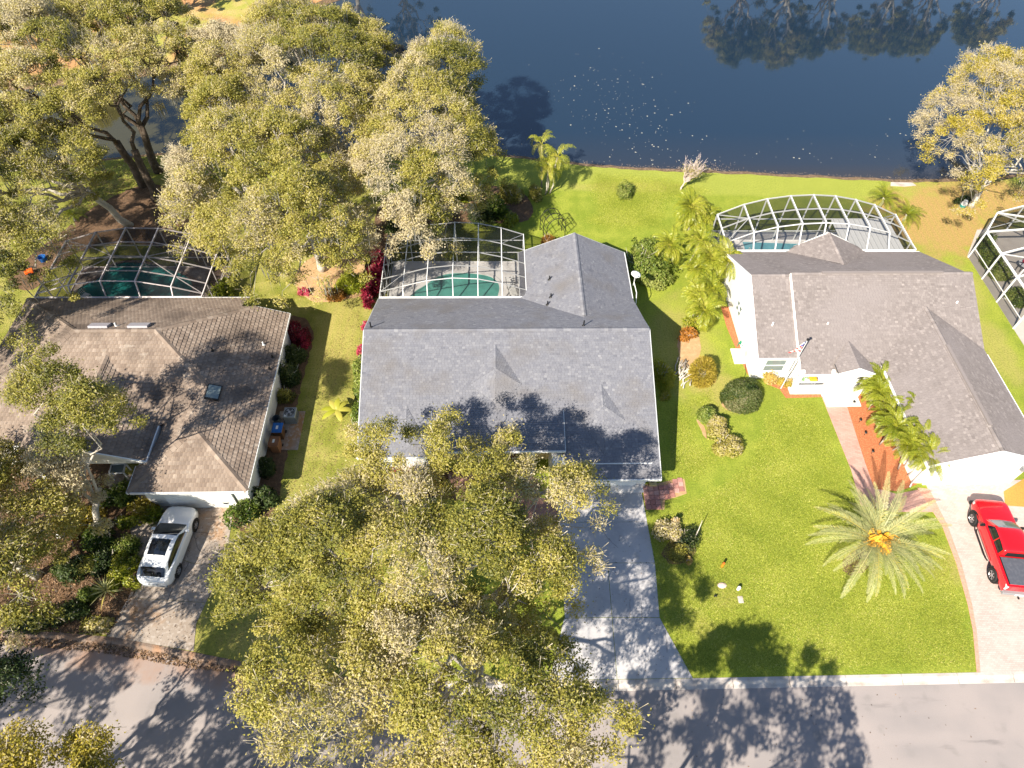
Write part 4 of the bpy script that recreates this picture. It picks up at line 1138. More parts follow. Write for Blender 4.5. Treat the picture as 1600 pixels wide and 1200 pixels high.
def unit(a): return a / np.maximum(np.linalg.norm(a, axis=1, keepdims=True), 1e-6)
def leaves_from(C, Nrm, L, W, T, g):
    r = unit(g.normal(size=C.shape))
    A = unit(np.cross(Nrm, r)); B_ = np.cross(Nrm, A)
    return C, A * L[:, None], B_ * W[:, None], T

def inside(P, X, Y):
    P = np.array(P); c = np.zeros(X.shape, bool); n = len(P); j = n - 1
    for i in range(n):
        xi, yi, xj, yj = *P[i], *P[j]
        c ^= ((yi > Y) != (yj > Y)) & (X < (xj - xi) * (Y - yi) / (yj - yi + 1e-12) + xi); j = i
    return c
def edge_dist(P, X, Y):
    P = np.array(P); d = np.full(X.shape, 1e9)
    for i in range(len(P)):
        a, b = P[i], P[(i + 1) % len(P)]; ab = b - a
        t = np.clip(((X - a[0]) * ab[0] + (Y - a[1]) * ab[1]) / (ab @ ab), 0, 1)
        d = np.minimum(d, np.hypot(X - a[0] - t * ab[0], Y - a[1] - t * ab[1]))
    return d
def kmeans(P, k, g, it=6):
    k = min(k, len(P)); c = P[g.choice(len(P), k, replace=False)]
    for _ in range(it):
        lab = np.argmin(((P[:, None] - c[None]) ** 2).sum(2), 1)
        for j in range(k):
            if (lab == j).any(): c[j] = P[lab == j].mean(0)
    return lab, c

def wob(a, b, g, amp, n=4, sag=0.0):
    a, b = np.array(a, float), np.array(b, float); L_ = np.linalg.norm(b - a); out = []
    for i in range(n + 1):
        t = i / n; p = a + (b - a) * t
        if 0 < i < n: p = p + g.normal(size=3) * amp * L_ * math.sin(math.pi * t)
        p[2] += sag * L_ * math.sin(math.pi * t); out.append(tuple(p))
    return out

DENS = 2.15
def tree(label, outline, ze, zt, base, seed, dens=1.5, leaf=(.10, .05), per=78, tmean=.5, tvar=.19, m=None, bare=.15, moss=0, trunk_r=.32, bark=None, fork=2.2, lean=None, group=None, name='oak_tree', lob=2.1, cat='tree', under=.24, rt=.58, drop=0.0, twigs=6, bases=None, fine=2.1, thin=None):
    g = np.random.default_rng(seed)
    m = m or OAK; bark = bark or M['bark']
    P = np.array(outline); x0, y0 = P.min(0); x1, y1 = P.max(0)
    area = .5 * abs(sum(P[i][0] * P[(i + 1) % len(P)][1] - P[(i + 1) % len(P)][0] * P[i][1] for i in range(len(P))))
    base = np.array([base[0], base[1], 0.0]); root = empty(name, tuple(base), label=label, cat=cat, group=group)
    # lobes: the billows of the crown
    nl = max(4, int(area / (lob * lob * 2.0)))
    LX = []
    tries = 0
    while len(LX) < nl and tries < 4000:
        tries += 1
        q = np.array([g.uniform(x0, x1), g.uniform(y0, y1)])
        if not inside(P, q[:1], q[1:])[0]: continue
        if all(np.hypot(*(q - w)) > lob * .95 for w in LX) or tries > 3000: LX.append(q)
    LX = np.array(LX); LR = lob * g.uniform(.75, 1.3, len(LX)); LZ = g.uniform(-1.0, .8, len(LX)); LT = g.normal(0, tvar, len(LX)); LB = g.random(len(LX)) < bare
    N_ = int(area * dens * DENS)
    X, Y = g.uniform(x0, x1, N_ * 6), g.uniform(y0, y1, N_ * 6)
    ok = inside(P, X, Y); X, Y = X[ok][:N_], Y[ok][:N_]
    ed = edge_dist(P, X, Y)
    D = np.hypot(X[:, None] - LX[None, :, 0], Y[:, None] - LX[None, :, 1]) / LR[None]
    own = D.argmin(1); dm = D.min(1)
    Rm = max(2.0, .42 * math.sqrt(area))
    f = np.clip(ed / Rm, 0, 1)
    Z = ze + (zt - ze) * np.sqrt(np.clip(1 - (1 - f) ** 2, 0, 1)) + LZ[own] * np.clip(f * 2, 0, 1) + 1.1 * np.sqrt(np.clip(1 - dm ** 2, 0, 1)) - .9 * np.clip(dm - .75, 0, 1) * 2
    keep = g.random(len(X)) > drop + .55 * np.clip(dm - .85, 0, .5) * 2
    keep &= (g.random(len(X)) > .5) | (ed > .45)
    for (tp_, pk) in (thin or []): keep &= ~inside(tp_, X, Y) | (g.random(len(X)) < pk) & (np.sin(X * 2.1 + seed) + np.sin(Y * 2.7) > -.5)
    lower = g.random(len(X)) < under
    Z = np.where(lower, Z - g.uniform(.8, 3.2, len(X)), Z)
    X, Y, Z, own, ed, lower = [q[keep] for q in (X, Y, Z, own, ed, lower)]
    TC = np.stack([X, Y, Z], 1)
    cen = np.array([X.mean(), Y.mean(), ze * .6 + zt * .4])
    # leaves
    bt = LB[own] | (g.random(len(X)) < bare * .3)
    cnt = (np.where(bt, per * .38, per * g.uniform(.6, 1.35, len(X))) * 1.62 * fine).astype(int)
    idx = np.repeat(np.arange(len(X)), cnt)
    n = len(idx)
    rad = rt * g.uniform(.7, 1.25, len(X))
    dirn = unit(g.normal(size=(n, 3))); rr_ = g.random(n) ** .45
    off = dirn * (rr_ * rad[idx])[:, None] * np.array([1, 1, .62])
    C = TC[idx] + off
    C += (g.random((n, 1)) < .1) * off * .8
    nr = unit(g.normal(size=(n, 3)) * .7 + np.array([-.18, -.25, .75]) + dirn * .75)
    L_ = g.uniform(.7, 1.3, n) * leaf[0] * 1.0 / fine ** .48; W_ = g.uniform(.7, 1.3, n) * leaf[1] * 1.18 / fine ** .48
    tt = tmean + LT[own][idx] + g.normal(0, .09, len(X))[idx] + g.normal(0, .11, n) + np.where(bt[idx], .14, 0)
    Cs, As, Bs, Ts = [C], [], [], []
    tt = np.minimum(tt, .9)
    c_, a_, b_, t_ = leaves_from(C, nr, L_, W_, tt, g)
    As.append(a_); Bs.append(b_); Ts.append(t_)
    # pale twig ends
    k = np.where(bt, twigs * 5, twigs); idx = np.repeat(np.arange(len(X)), k); n = len(idx)
    d = unit(g.normal(size=(n, 3)) + unit(TC - cen)[idx] * .8 + np.array([0, 0, .3]))
    l = g.uniform(.25, .6, n) * rt * 1.2
    st = TC[idx] + unit(g.normal(size=(n, 3))) * (g.random(n) * rad[idx] * .8)[:, None] * np.array([1, 1, .7])
    wv = unit(np.cross(d, g.normal(size=(n, 3)))) * g.uniform(.008, .017, n)[:, None]
    Cs.append(st + d * l[:, None]); As.append(d * l[:, None]); Bs.append(wv); Ts.append(np.clip(g.normal(.96, .05, n), .85, 1))
    crown = inst('crown', leaf_tris('crown', np.concatenate(Cs) - base, np.concatenate(As), np.concatenate(Bs), np.concatenate(Ts), m), root)
    if moss:
        sel = g.choice(len(X), int(len(X) * moss)); idx = np.repeat(sel, 16); n = len(idx)
        c0 = TC[idx] + g.normal(size=(n, 3)) * np.array([.3, .3, .2]); l = g.uniform(.3, .9, n)
        Cm = c0 - np.stack([np.zeros(n), np.zeros(n), l], 1)
        Am = np.stack([g.normal(0, .04, n), g.normal(0, .04, n), -l], 1)
        q = g.uniform(0, 6.28, n); Bm = np.stack([np.cos(q), np.sin(q), np.zeros(n)], 1) * g.uniform(.02, .05, n)[:, None]
        inst('moss', leaf_mesh('moss', Cm - base, Am, Bm, g.random(n), MOS), root)['kind'] = 'stuff'
    # trunk and limbs
    b = MB(); bl = [base] + [np.array([*q, 0.0]) for q in (bases or [])]
    lab, cs_ = kmeans(TC, min(8, max(3, len(TC) // 30)), g)
    tops = []
    for q in bl:
        near = cs_[np.argsort(np.hypot(cs_[:, 0] - q[0], cs_[:, 1] - q[1]))[:3]].mean(0)
        tp = q + (np.array([near[0], near[1], 0]) - q) * .35 + np.array([0, 0, fork]); tops.append(tp)
        pp = wob(q - base + np.array([0, 0, -.1]), tp - base, g, .03, 4)
        b.tube(pp, [trunk_r * 1.35, trunk_r * 1.02, trunk_r * .95, trunk_r * .9, trunk_r * .88], 9)
    for j in range(len(cs_)):
        Pj = TC[lab == j]
        if len(Pj) == 0: continue
        tp = tops[int(np.argmin([np.hypot(*(t_[:2] - cs_[j][:2])) for t_ in tops]))]
        hub = tp + (Pj.mean(0) - tp) * .62; hub[2] -= .5
        r0 = trunk_r * .55
        b.tube([tuple(np.array(q) - base) for q in wob(tp - np.array([0, 0, .25]), hub, g, .07, 5)], np.linspace(r0, r0 * .5, 6), 7)
        l2, c2 = kmeans(Pj, max(2, len(Pj) // 18), g)
        for i in range(len(c2)):
            Pi = Pj[l2 == i]
            if len(Pi) == 0: continue
            h2 = hub + (Pi.mean(0) - hub) * .82; h2[2] += .05
            b.tube([tuple(np.array(q) - base) for q in wob(hub, h2, g, .1, 4)], np.linspace(r0 * .46, r0 * .22, 5), 5, cap=False)
            for e in Pi:
                b.tube([tuple(np.array(q) - base) for q in wob(h2, e + g.normal(size=3) * .12, g, .12, 3)], [r0 * .13, r0 * .10, r0 * .07, .01], 3, cap=False)
    b.build('trunk', bark, root, smooth=True)
    return root

def ring(cx, cy, rx, ry, n=14, seed=0, amp=.15):
    rr = random.Random(seed)
    return [(cx + rx * (1 + rr.uniform(-amp, amp)) * math.cos(2 * math.pi * k / n), cy + ry * (1 + rr.uniform(-amp, amp)) * math.sin(2 * math.pi * k / n)) for k in range(n)]

# ---- the big oaks in the middle foreground
tree('large oak whose crown laps over the front eave of the grey roof',
     GX([(548, 690), (566, 670), (590, 652), (630, 662), (650, 690), (672, 690), (700, 655), (735, 672), (760, 712), (800, 682), (822, 715), (862, 745), (905, 742), (948, 748), (955, 800), (945, 860), (930, 925), (905, 955), (870, 985), (800, 1030), (720, 1035), (640, 1035), (540, 1030), (450, 1000), (352, 985), (342, 925), (350, 888), (400, 850), (438, 812), (500, 790), (545, 755), (528, 700)], 7.2),
     6.0, 10.4, G(690, 955)[:2], 101, dens=2.25, fine=2.7, lob=1.8, thin=[(GX([(520, 600), (870, 600), (870, 752), (560, 775), (520, 700)], 7.5), .5), (GX([(880, 735), (1010, 735), (1010, 985), (905, 985)], 7.5), .6)], trunk_r=.46, bases=[G(640, 1000)[:2]], tmean=.55, tvar=.12, bare=.16, drop=.0)
tree('oak on the verge whose crown hangs over the road, bottom centre',
     GX([(368, 1012), (420, 975), (520, 960), (640, 965), (760, 965), (850, 985), (893, 1010), (905, 1055), (935, 1088), (985, 1120), (985, 1150), (965, 1170), (925, 1185), (930, 1260), (700, 1290), (440, 1270), (425, 1190), (372, 1100), (385, 1055)], 8.0),
     7.0, 10.4, G(735, 1035)[:2], 102, dens=1.8, fine=2.6, trunk_r=.34, tmean=.58, tvar=.14, bare=.1, drop=.1)
# ---- oaks between the two pools and the lake
tree('pale twiggy oak leaning over the lake shore, right of the tree group behind the pools',
     GX([(628, 130), (655, 90), (700, 72), (755, 98), (760, 140), (742, 165), (752, 215), (785, 232), (775, 262), (748, 300), (742, 340), (700, 352), (690, 378), (648, 398), (600, 385), (560, 330), (548, 255), (585, 185)], 7.0),
     6.0, 10.5, G(690, 330)[:2], 103, dens=1.7, tmean=.6, tvar=.16, bare=.26, trunk_r=.28, m=OAK, moss=.04)
tree('yellow-green oak with a pointed top at the water, back of the tree group',
     GX([(352, 130), (385, 60), (420, 15), (470, 2), (497, 30), (520, 65), (548, 22), (575, 60), (612, 65), (625, 105), (600, 180), (560, 245), (480, 240), (400, 215)], 8.0),
     7.0, 11.0, G(520, 300)[:2], 104, dens=1.6, tmean=.6, tvar=.14, bare=.22, trunk_r=.28, moss=.08)
tree('broad oak between the two pool cages, its crown reaching the brown roof',
     GX([(300, 165), (350, 140), (420, 200), (500, 240), (550, 255), (565, 330), (598, 395), (575, 425), (520, 440), (478, 452), (440, 465), (425, 480), (392, 490), (370, 462), (335, 430), (300, 400), (262, 372), (255, 345), (272, 300), (268, 262), (292, 220)], 6.5),
     5.5, 10.5, G(505, 420)[:2], 105, dens=1.75, tmean=.57, tvar=.14, bare=.24, trunk_r=.36, moss=.06, bases=[G(400, 330)[:2]])
# ---- the shady stand at the top left
tree('tall oak at the lake arm with dark trunks, top left corner',
     GX([(-60, 60), (40, 25), (100, 20), (150, 5), (230, 20), (300, 25), (325, 70), (300, 120), (270, 140), (225, 160), (190, 195), (120, 215), (60, 235), (-60, 240)], 9.0),
     8.0, 12.0, G(245, 312)[:2], 106, dens=1.55, tmean=.55, tvar=.12, bare=.16, trunk_r=.34, fork=4.5, bases=[G(225, 290)[:2], G(248, 268)[:2]], bark=M['barkdark'], moss=.1, drop=.03)
tree('oak with a long pale leaning trunk beside the weathered pool cage',
     GX([(-80, 190), (60, 215), (120, 200), (175, 245), (150, 270), (105, 300), (95, 345), (108, 375), (85, 420), (45, 440), (20, 480), (-180, 500), (-200, 190)], 8.0),
     6.5, 10.0, G(203, 352)[:2], 107, dens=1.7, tmean=.48, tvar=.14, bare=.26, trunk_r=.27, fork=4.5, drop=.06, moss=.08)
tree('rounded oak crown across the lake arm at the top edge',
     GX([(290, 60), (330, 30), (395, 60), (400, 95), (392, 150), (330, 165), (288, 140)], 9.0),
     8.0, 10.0, G(330, 200)[:2], 108, dens=1.5, tmean=.53, trunk_r=.25, fork=4)
# ---- trees in the left front yard
tree('feathery light green tree whose crown covers the front of the brown roof',
     GX([(38, 622), (68, 578), (110, 568), (135, 600), (178, 618), (215, 635), (205, 680), (175, 700), (140, 712), (95, 705), (60, 690), (30, 660)], 9.2),
     8.4, 11.0, G(150, 840)[:2], 109, dens=2.6, tmean=.52, bare=.08, trunk_r=.2, m=OAK, leaf=(.09, .045), lob=1.4)
tree('dark spreading tree at the left edge over the planting beds',
     GX([(-90, 690), (20, 700), (80, 705), (140, 715), (150, 760), (140, 800), (105, 830), (110, 870), (85, 905), (95, 945), (40, 985), (-90, 1000)], 5.0),
     3.8, 6.6, G(60, 900)[:2], 110, dens=2.5, tmean=.54, tvar=.16, bare=.12, trunk_r=.22, drop=.03)
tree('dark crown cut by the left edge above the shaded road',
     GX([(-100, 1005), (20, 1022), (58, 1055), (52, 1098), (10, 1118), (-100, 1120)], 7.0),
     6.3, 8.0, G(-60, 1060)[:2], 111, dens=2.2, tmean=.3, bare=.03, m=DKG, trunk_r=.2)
tree('golden green crown in the bottom left corner',
     GX([(-100, 1125), (20, 1118), (45, 1145), (80, 1160), (95, 1175), (132, 1128), (165, 1142), (205, 1172), (200, 1260), (-100, 1280)], 7.0),
     6.2, 8.0, G(40, 1290)[:2], 112, dens=2.2, tmean=.6, tvar=.2, bare=.04, m=YEL, trunk_r=.2, drop=.05)
# ---- right bank
tree('half-bare pale tree with golden leaves on the lake bank at the right edge',
     GX([(1425, 182), (1478, 128), (1500, 92), (1540, 108), (1562, 120), (1590, 82), (1660, 80), (1690, 240), (1640, 300), (1590, 290), (1560, 275), (1545, 318), (1508, 315), (1500, 285), (1470, 262), (1440, 232)], 6.0),
     5.2, 8.8, G(1517, 322)[:2], 113, dens=1.3, tmean=.62, tvar=.15, bare=.36, m=YEL, trunk_r=.26, drop=.12, fork=1.6, twigs=9, name='bank_tree', per=62)
# ---- street trees just outside the frame: their shade falls on the road, drive and lawn
tree('street tree beyond the bottom edge shading the road', ring(4.2, -2.4, 7.0, 5.4, 16, 5, .18), 7.6, 10.5, (4, -2.5), 121, dens=1.0, per=60, fine=1, drop=.12, group='street trees outside the bottom of the frame', bare=.05, leaf=(.13, .065))
tree('street tree beyond the bottom edge shading the road', ring(-17.0, -2.0, 8.0, 5.0, 18, 6, .15), 7.6, 10.5, (-17.5, -1), 122, dens=1.7, per=50, fine=1, group='street trees outside the bottom of the frame', bare=.05, leaf=(.13, .065), drop=.12)
tree('street tree beyond the bottom edge shading the road', ring(-31.0, 2.2, 5.4, 5.0, 16, 7, .18), 7.6, 10.5, (-32, 2), 123, dens=1.2, per=50, fine=1, group='street trees outside the bottom of the frame', bare=.05, leaf=(.13, .065), drop=.15)
tree('tree beyond the left edge whose shade streaks the brown roof', ring(-37.0, 25.5, 4.6, 6.0, 16, 9, .2), 8.0, 11.0, (-39, 23), 124, dens=1.0, per=50, fine=1, bare=.05, leaf=(.13, .065), drop=.2)
tree('tree beyond the left edge whose shade dapples the front of the brown roof', ring(-28.9, 16.3, 4.2, 5.2, 16, 19, .15), 8.4, 11.0, (-30, 15), 125, dens=1.0, per=50, fine=1, bare=.05, leaf=(.12, .06), drop=.2)
# ---- trees across the lake: out of frame, seen only as their reflection
far0 = tree('tall tree on the far shore mirrored in the lake', ring(0, 0, 5.5, 4.2, 16, 8, .2), 5.5, 12.5, (0, 0), 131, dens=1.9, per=50, fine=1, group='trees on the far shore', tmean=.38, bare=.12, leaf=(.19, .10), fork=3, m=OAK, under=1.6)
FAR_SPOTS = [(35, 99.5, .95, .3), (41.5, 99, 1.02, 1.7), (48, 100, .95, 3.0), (56.5, 100, .88, 4.2), (62.5, 100.5, .9, 5.0), (-11.5, 97, .98, .9), (-17.5, 95.5, .95, 2.2), (72, 101, .85, 2), (-28, 92, .8, 4), (-38, 84, .8, 1), (-50, 80, .9, 2.5), (-62, 78, .9, .5)]
for i, (x, y, s_, a) in enumerate(FAR_SPOTS):
    o = far0 if i == 0 else copy_tree(far0)
    o.location = (x, y, -.1); o.scale = (s_, s_, s_); o.rotation_euler = (0, 0, a)

# ---------------------------------------------------------------- bushes
def bush(label, c, rx, ry, h, seed, m=None, tmean=.5, tv=.12, leaf=(.07, .035), n=None, name='bush', cat='bush', group=None, lump=.18, flat=.0, lift=0.0, spiky=0, twig=.04, rz=0.0):
    g = np.random.default_rng(seed); m = m or BSH
    root = empty(name, (c[0], c[1], 0), rz, label=label, cat=cat, group=group)
    area = math.pi * rx * ry + 2 * math.pi * (rx + ry) / 2 * h * .6
    n = n or int(area * 620 * (.0024 / (leaf[0] * leaf[1])) ** .75)
    k = max(6, int(area * 1.1)); ld = unit(g.normal(size=(k, 3))); ld[:, 2] = abs(ld[:, 2]); la = g.uniform(-lump, lump, k) * 1.5; lt = g.normal(0, tv, k)
    d = unit(g.normal(size=(n, 3))); d[:, 2] = np.abs(d[:, 2]) * 1.0 - .12; d = unit(d)
    if lump >= .14:
        ns_ = 5; sc_ = g.normal(size=(ns_, 3)) * np.array([.34, .34, .16]); sc_[:, 2] = abs(sc_[:, 2]); sr = g.uniform(.5, .78, ns_); pick = g.integers(0, ns_, n)
    near = (d @ ld.T).argmax(1); cosn = (d * ld[near]).sum(1)
    r = (1 + la[near] * np.clip((cosn - .85) / .15, 0, 1)) * (1 - .22 * g.random(n) ** 2) - .07 * (cosn < .93)
    if lump >= .14: C0 = d * (r * sr[pick])[:, None] + sc_[pick]
    else: C0 = d * r[:, None]
    C = C0 * np.array([rx, ry, h]) + g.normal(size=(n, 3)) * (.035 + .12 * max(0, lump - .1)); C[:, 2] = np.maximum(C[:, 2], .03) + lift
    nr = unit(d + g.normal(size=(n, 3)) * .6)
    T = tmean + lt[near] + g.normal(0, .12, n)
    L_ = leaf[0] * g.uniform(.7, 1.35, n); W_ = leaf[1] * g.uniform(.7, 1.3, n)
    c_, A, B_, T = leaves_from(C, nr, L_, W_, T, g)
    if spiky:
        A = unit(d * spiky + g.normal(size=(n, 3)) * .5) * L_[:, None]; B_ = unit(np.cross(A, g.normal(size=(n, 3)))) * W_[:, None]
    inst('foliage', leaf_mesh('foliage', C, A, B_, T, m), root)
    b = MB()
    for i in range(9):
        q = 2 * math.pi * i / 9 + g.uniform(0, .5); rr_ = g.uniform(.3, .75)
        b.tube(wob((g.normal() * .05, g.normal() * .05, 0), (rx * rr_ * math.cos(q), ry * rr_ * math.sin(q), h * .75 + lift), g, .08, 3), [.035, .028, .02, .01], 4, cap=False)
    b.build('stem', M['bark'], root)
    return root
P0 = lambda u, v, z=0: G(u, v, z)[:2]
bush('large round dark green clipped bush in front of the white house on the right', P0(1163, 612, .9), 1.42, 1.35, 1.7, 201, m=DKG, tmean=.62, leaf=(.055, .028), lump=.07)
bush('golden spiky-leaved round bush beside the cut brushwood', P0(1100, 575, .9), 1.02, 1.08, 1.7, 202, m=GLD, tmean=.6, leaf=(.14, .022), spiky=1.4, lump=.08)
bush('small yellow-green bush, upper one of the three in the lawn row', P0(1105, 646, .4), .62, .62, 1.0, 203, tmean=.75, lump=.12)
bush('olive bush with pinkish tips, middle one of the three in the lawn row', P0(1122, 664, .4), .68, .7, 1.1, 204, m=OAK, tmean=.66, lump=.12)
bush('wide reddish-olive bush, lowest of the three in the lawn row', P0(1130, 692, .4), .98, .82, 1.2, 205, m=OAK, tmean=.68, lump=.14)
bush('large light green bush at the back corner of the grey-roofed house', P0(1000, 408, 1.2), 2.3, 2.1, 2.6, 206, m=BSH, tmean=.72, leaf=(.09, .05), lump=.2)
bush('sunlit lime shrub with feathery tips in the shade of the grey-roofed house', P0(1036, 580, .8), .75, 1.0, 1.6, 207, m=PALM, tmean=.72, leaf=(.13, .02), spiky=1.0, lump=.35)
bush('small lime tuft below the feathery shrub in the house shade', P0(1040, 618, .3), .36, .3, .6, 208, m=PALM, tmean=.85, leaf=(.12, .02), spiky=1.3)
bush('orange croton at the foot of the palms', P0(1076, 524, .3), .62, .5, .8, 209, m=CRO, tmean=.6, leaf=(.1, .05), lump=.3)
bush('bright green shrub under the palms above the croton', P0(1090, 503, .4), .85, .6, .9, 210, m=PALM, tmean=.7, leaf=(.13, .04), spiky=.8, lump=.3)
bush('bright yellow shrub between the clipped bush and the white wall', P0(1202, 588, .5), .42, .42, 1.0, 211, m=GLD, tmean=.85, leaf=(.07, .035), lump=.2)
bush('small yellow croton left of the flagpole foot', P0(1221, 595, .4), .22, .22, .7, 212, m=GLD, tmean=.7, leaf=(.08, .03))
bush('small yellow croton right of the flagpole foot', P0(1232, 597, .4), .22, .25, .7, 213, m=GLD, tmean=.62, leaf=(.08, .03))
bush('pinkish brown shrub half of the island bed in the lawn', P0(1050, 825, .4), .75, .62, .95, 214, m=OAK, tmean=.82, tv=.1, leaf=(.07, .03), lump=.3)
bush('dark twiggy shrub in the island bed beside the dead stake', P0(1072, 838, .4), .72, .75, .9, 215, m=DKG, tmean=.6, tv=.3, leaf=(.07, .03), lump=.35)
bush('olive shrub at the lower end of the island bed', P0(1058, 862, .3), .6, .45, .7, 216, m=OAK, tmean=.5, leaf=(.07, .03), lump=.3)
bush('tiny yellow plant at the lower tip of the island bed', P0(1077, 874, .15), .2, .24, .35, 217, m=GLD, tmean=.95, leaf=(.09, .04))
bush('tiny yellow plant at the upper edge of the island bed', P0(1056, 812, .6), .2, .14, 1.1, 218, m=GLD, tmean=.95, leaf=(.08, .04))
bush('small olive shrub alone on the back lawn', P0(978, 300, .4), .8, .75, 1.1, 219, m=BSH, tmean=.8, leaf=(.08, .03), lump=.35)
# left side of the centre house
for i, (u, v, rx, ry, h, tm, lb) in enumerate([
        (564, 570, .45, 1.0, 1.5, .7, 'bright hedge shrub against the left wall of the grey-roofed house, upper one'),
        (562, 605, .45, .95, 1.5, .62, 'bright hedge shrub against the left wall of the grey-roofed house, middle one'),
        (562, 640, .45, .95, 1.5, .55, 'bright hedge shrub against the left wall of the grey-roofed house, lower one')]):
    bush(lb, P0(u, v, .7), rx, ry, h, 230 + i, tmean=tm, leaf=(.09, .05), lump=.3)
bush('scarlet shrub at the left wall of the grey-roofed house', P0(563, 546, .4), .32, .4, .9, 233, m=RED, tmean=.95, leaf=(.1, .04), lump=.3)
bush('small red shrub at the upper left corner of the grey roof', P0(570, 508, .4), .28, .4, .9, 234, m=RED, tmean=.7, leaf=(.1, .04))
for i, (u, v, rx, ry, lb) in enumerate([
        (592, 405, .5, .8, 'crimson leaved plant at the cage corner, farthest of the crimson row'),
        (586, 425, .55, .8, 'crimson leaved plant against the pool cage, second of the crimson row'),
        (581, 446, .5, .8, 'crimson leaved plant against the pool cage, third of the crimson row'),
        (576, 466, .4, .7, 'crimson leaved plant beside the rear eave, nearest of the crimson row')]):
    bush(lb, P0(u, v, .7), rx, ry, 1.5, 240 + i, m=RED, tmean=.5, tv=.2, leaf=(.2, .045), spiky=1.0, lump=.35, cat='cordyline', name='cordyline')
bush('magenta flowering shrub at the edge of the round bed', P0(474, 452, .5), .4, .3, .8, 245, m=RED, tmean=.85, leaf=(.07, .035))
bush('green shrub with red flowers in the round bed', P0(522, 458, .5), .9, .6, 1.0, 246, m=CRO, tmean=.3, tv=.35, leaf=(.08, .04), lump=.3)
bush('bright green long-leaved clump in the round bed under the broad oak', P0(548, 442, .6), 1.2, .9, 1.2, 247, m=PALM, tmean=.6, leaf=(.2, .025), spiky=.8, lump=.3)
bush('lime shrub between the weathered cage and the broad oak', P0(346, 452, .8), .8, .95, 1.5, 248, m=PALM, tmean=.6, leaf=(.09, .05), lump=.3)
# side yard of the left house
for i, (u, v, rx, ry, h, m_, tm, lb) in enumerate([
        (462, 520, .9, 1.0, 1.3, RED, .12, 'dark red shrub by the rear corner of the brown-roofed house'),
        (458, 552, .85, .8, 1.3, DKG, .6, 'dark green side hedge shrub below the dark red shrub'),
        (455, 582, .95, 1.0, 1.5, DKG, .5, 'tall dark side hedge shrub in the middle of the side yard'),
        (444, 612, .6, .6, 1.1, OAK, .3, 'brownish shrub just above the air conditioner'),
        (413, 770, .75, .75, 1.3, DKG, .45, 'dark bush at the lower front corner of the brown-roofed house'),
        (385, 800, .95, 1.1, 1.4, BSH, .42, 'leafy green bush beside the garage and the stained drive'),
        (415, 730, .6, .7, 1.2, DKG, .4, 'dark bush in the side yard below the bins')]):
    bush(lb, P0(u, v, .6), rx, ry, h, 250 + i, m=m_, tmean=tm, leaf=(.08, .045), lump=.3)
# front garden of the left house
for i, (u, v, rx, ry, h, m_, tm, lf, lb) in enumerate([
        (185, 775, 1.0, .8, 1.4, BSH, .5, (.08, .04), 'round bush left of the garage of the brown-roofed house'),
        (222, 795, .9, .7, 1.1, GLD, .35, (.1, .035), 'yellowish bush in front of the garage corner'),
        (238, 803, .6, .5, .9, PALM, .35, (.16, .025), 'grassy clump touching the stained drive'),
        (188, 812, .8, .5, .7, PALM, .6, (.09, .04), 'bright low shrub along the bed edge'),
        (128, 812, 1.3, .8, .8, GLD, .62, (.08, .04), 'golden ground shrub in the left garden'),
        (150, 845, .9, .8, 1.1, BSH, .35, (.08, .04), 'dark green shrub right of the white garden globe'),
        (195, 850, .7, .7, .9, BSH, .6, (.07, .04), 'light green shrub at the top of the garden bed'),
        (205, 880, .45, .6, .8, PALM, .62, (.06, .035), 'upper lime shrub in the bed beside the white car'),
        (182, 890, .6, .7, .9, PALM, .6, (.06, .035), 'lime shrub one step left of the white car'),
        (203, 905, .4, .45, .7, PALM, .66, (.06, .035), 'lower lime shrub in the bed beside the white car'),
        (172, 910, .4, .4, .7, PALM, .72, (.07, .04), 'lime shrub touching the spiky yucca'),
        (135, 930, .6, .6, .8, BSH, .55, (.08, .04), 'leafy shrub left of the spiky yucca'),
        (110, 890, .9, .9, 1.2, DKG, .45, (.08, .04), 'dark shrub in the middle of the left garden'),
        (110, 955, 1.0, .7, .9, DKG, .5, (.08, .04), 'low dark shrub near the street in the left garden'),
        (150, 970, .9, .5, .6, OAK, .6, (.07, .035), 'dry olive shrub near the kerb in the left garden'),
        (50, 975, 1.2, .5, .8, DKG, .4, (.08, .04), 'dark shrub at the kerb near the left edge'),
        (165, 870, .8, .8, 1.0, DKG, .35, (.08, .04), 'dark shrub behind the lime shrubs of the left garden')]):
    bush(lb, P0(u, v, .5), rx, ry, h, 270 + i, m=m_, tmean=tm, leaf=lf, lump=.35, spiky=1.0 if lf[1] < .03 else 0)
# undergrowth behind the centre cage
for i, (u, v, rx, ry, h, m_, tm, lf, lb) in enumerate([
        (615, 350, 1.0, .8, 1.6, DKG, .5, (.1, .05), 'dark shrub behind the left end of the middle pool cage'),
        (655, 330, 1.2, .9, 1.8, BSH, .4, (.1, .05), 'green shrub under the pale oak behind the middle cage'),
        (745, 335, 1.1, .9, 1.7, DKG, .6, (.2, .04), 'strap-leaved dark plant behind the middle pool cage'),
        (775, 325, 1.0, .9, 1.6, BSH, .45, (.22, .05), 'broad-leaved plant behind the middle pool cage'),
        (800, 305, 1.2, 1.0, 1.8, OAK, .6, (.1, .04), 'brown and olive shrub below the lakeside palm'),
        (798, 340, .8, .6, 1.0, PALM, .6, (.1, .04), 'light shrub just behind the cage corner'),
        (725, 300, 1.0, .8, 2.2, PALM, .55, (.12, .06), 'lime shrub in a gap of the oaks behind the middle cage'),
        (840, 300, .6, .6, 1.2, OAK, .45, (.09, .04), 'dry shrub at the foot of the lakeside palm')]):
    bush(lb, P0(u, v, .6), rx, ry, h, 300 + i, m=m_, tmean=tm, leaf=lf, lump=.35, spiky=.8 if lf[0] > .15 else 0)
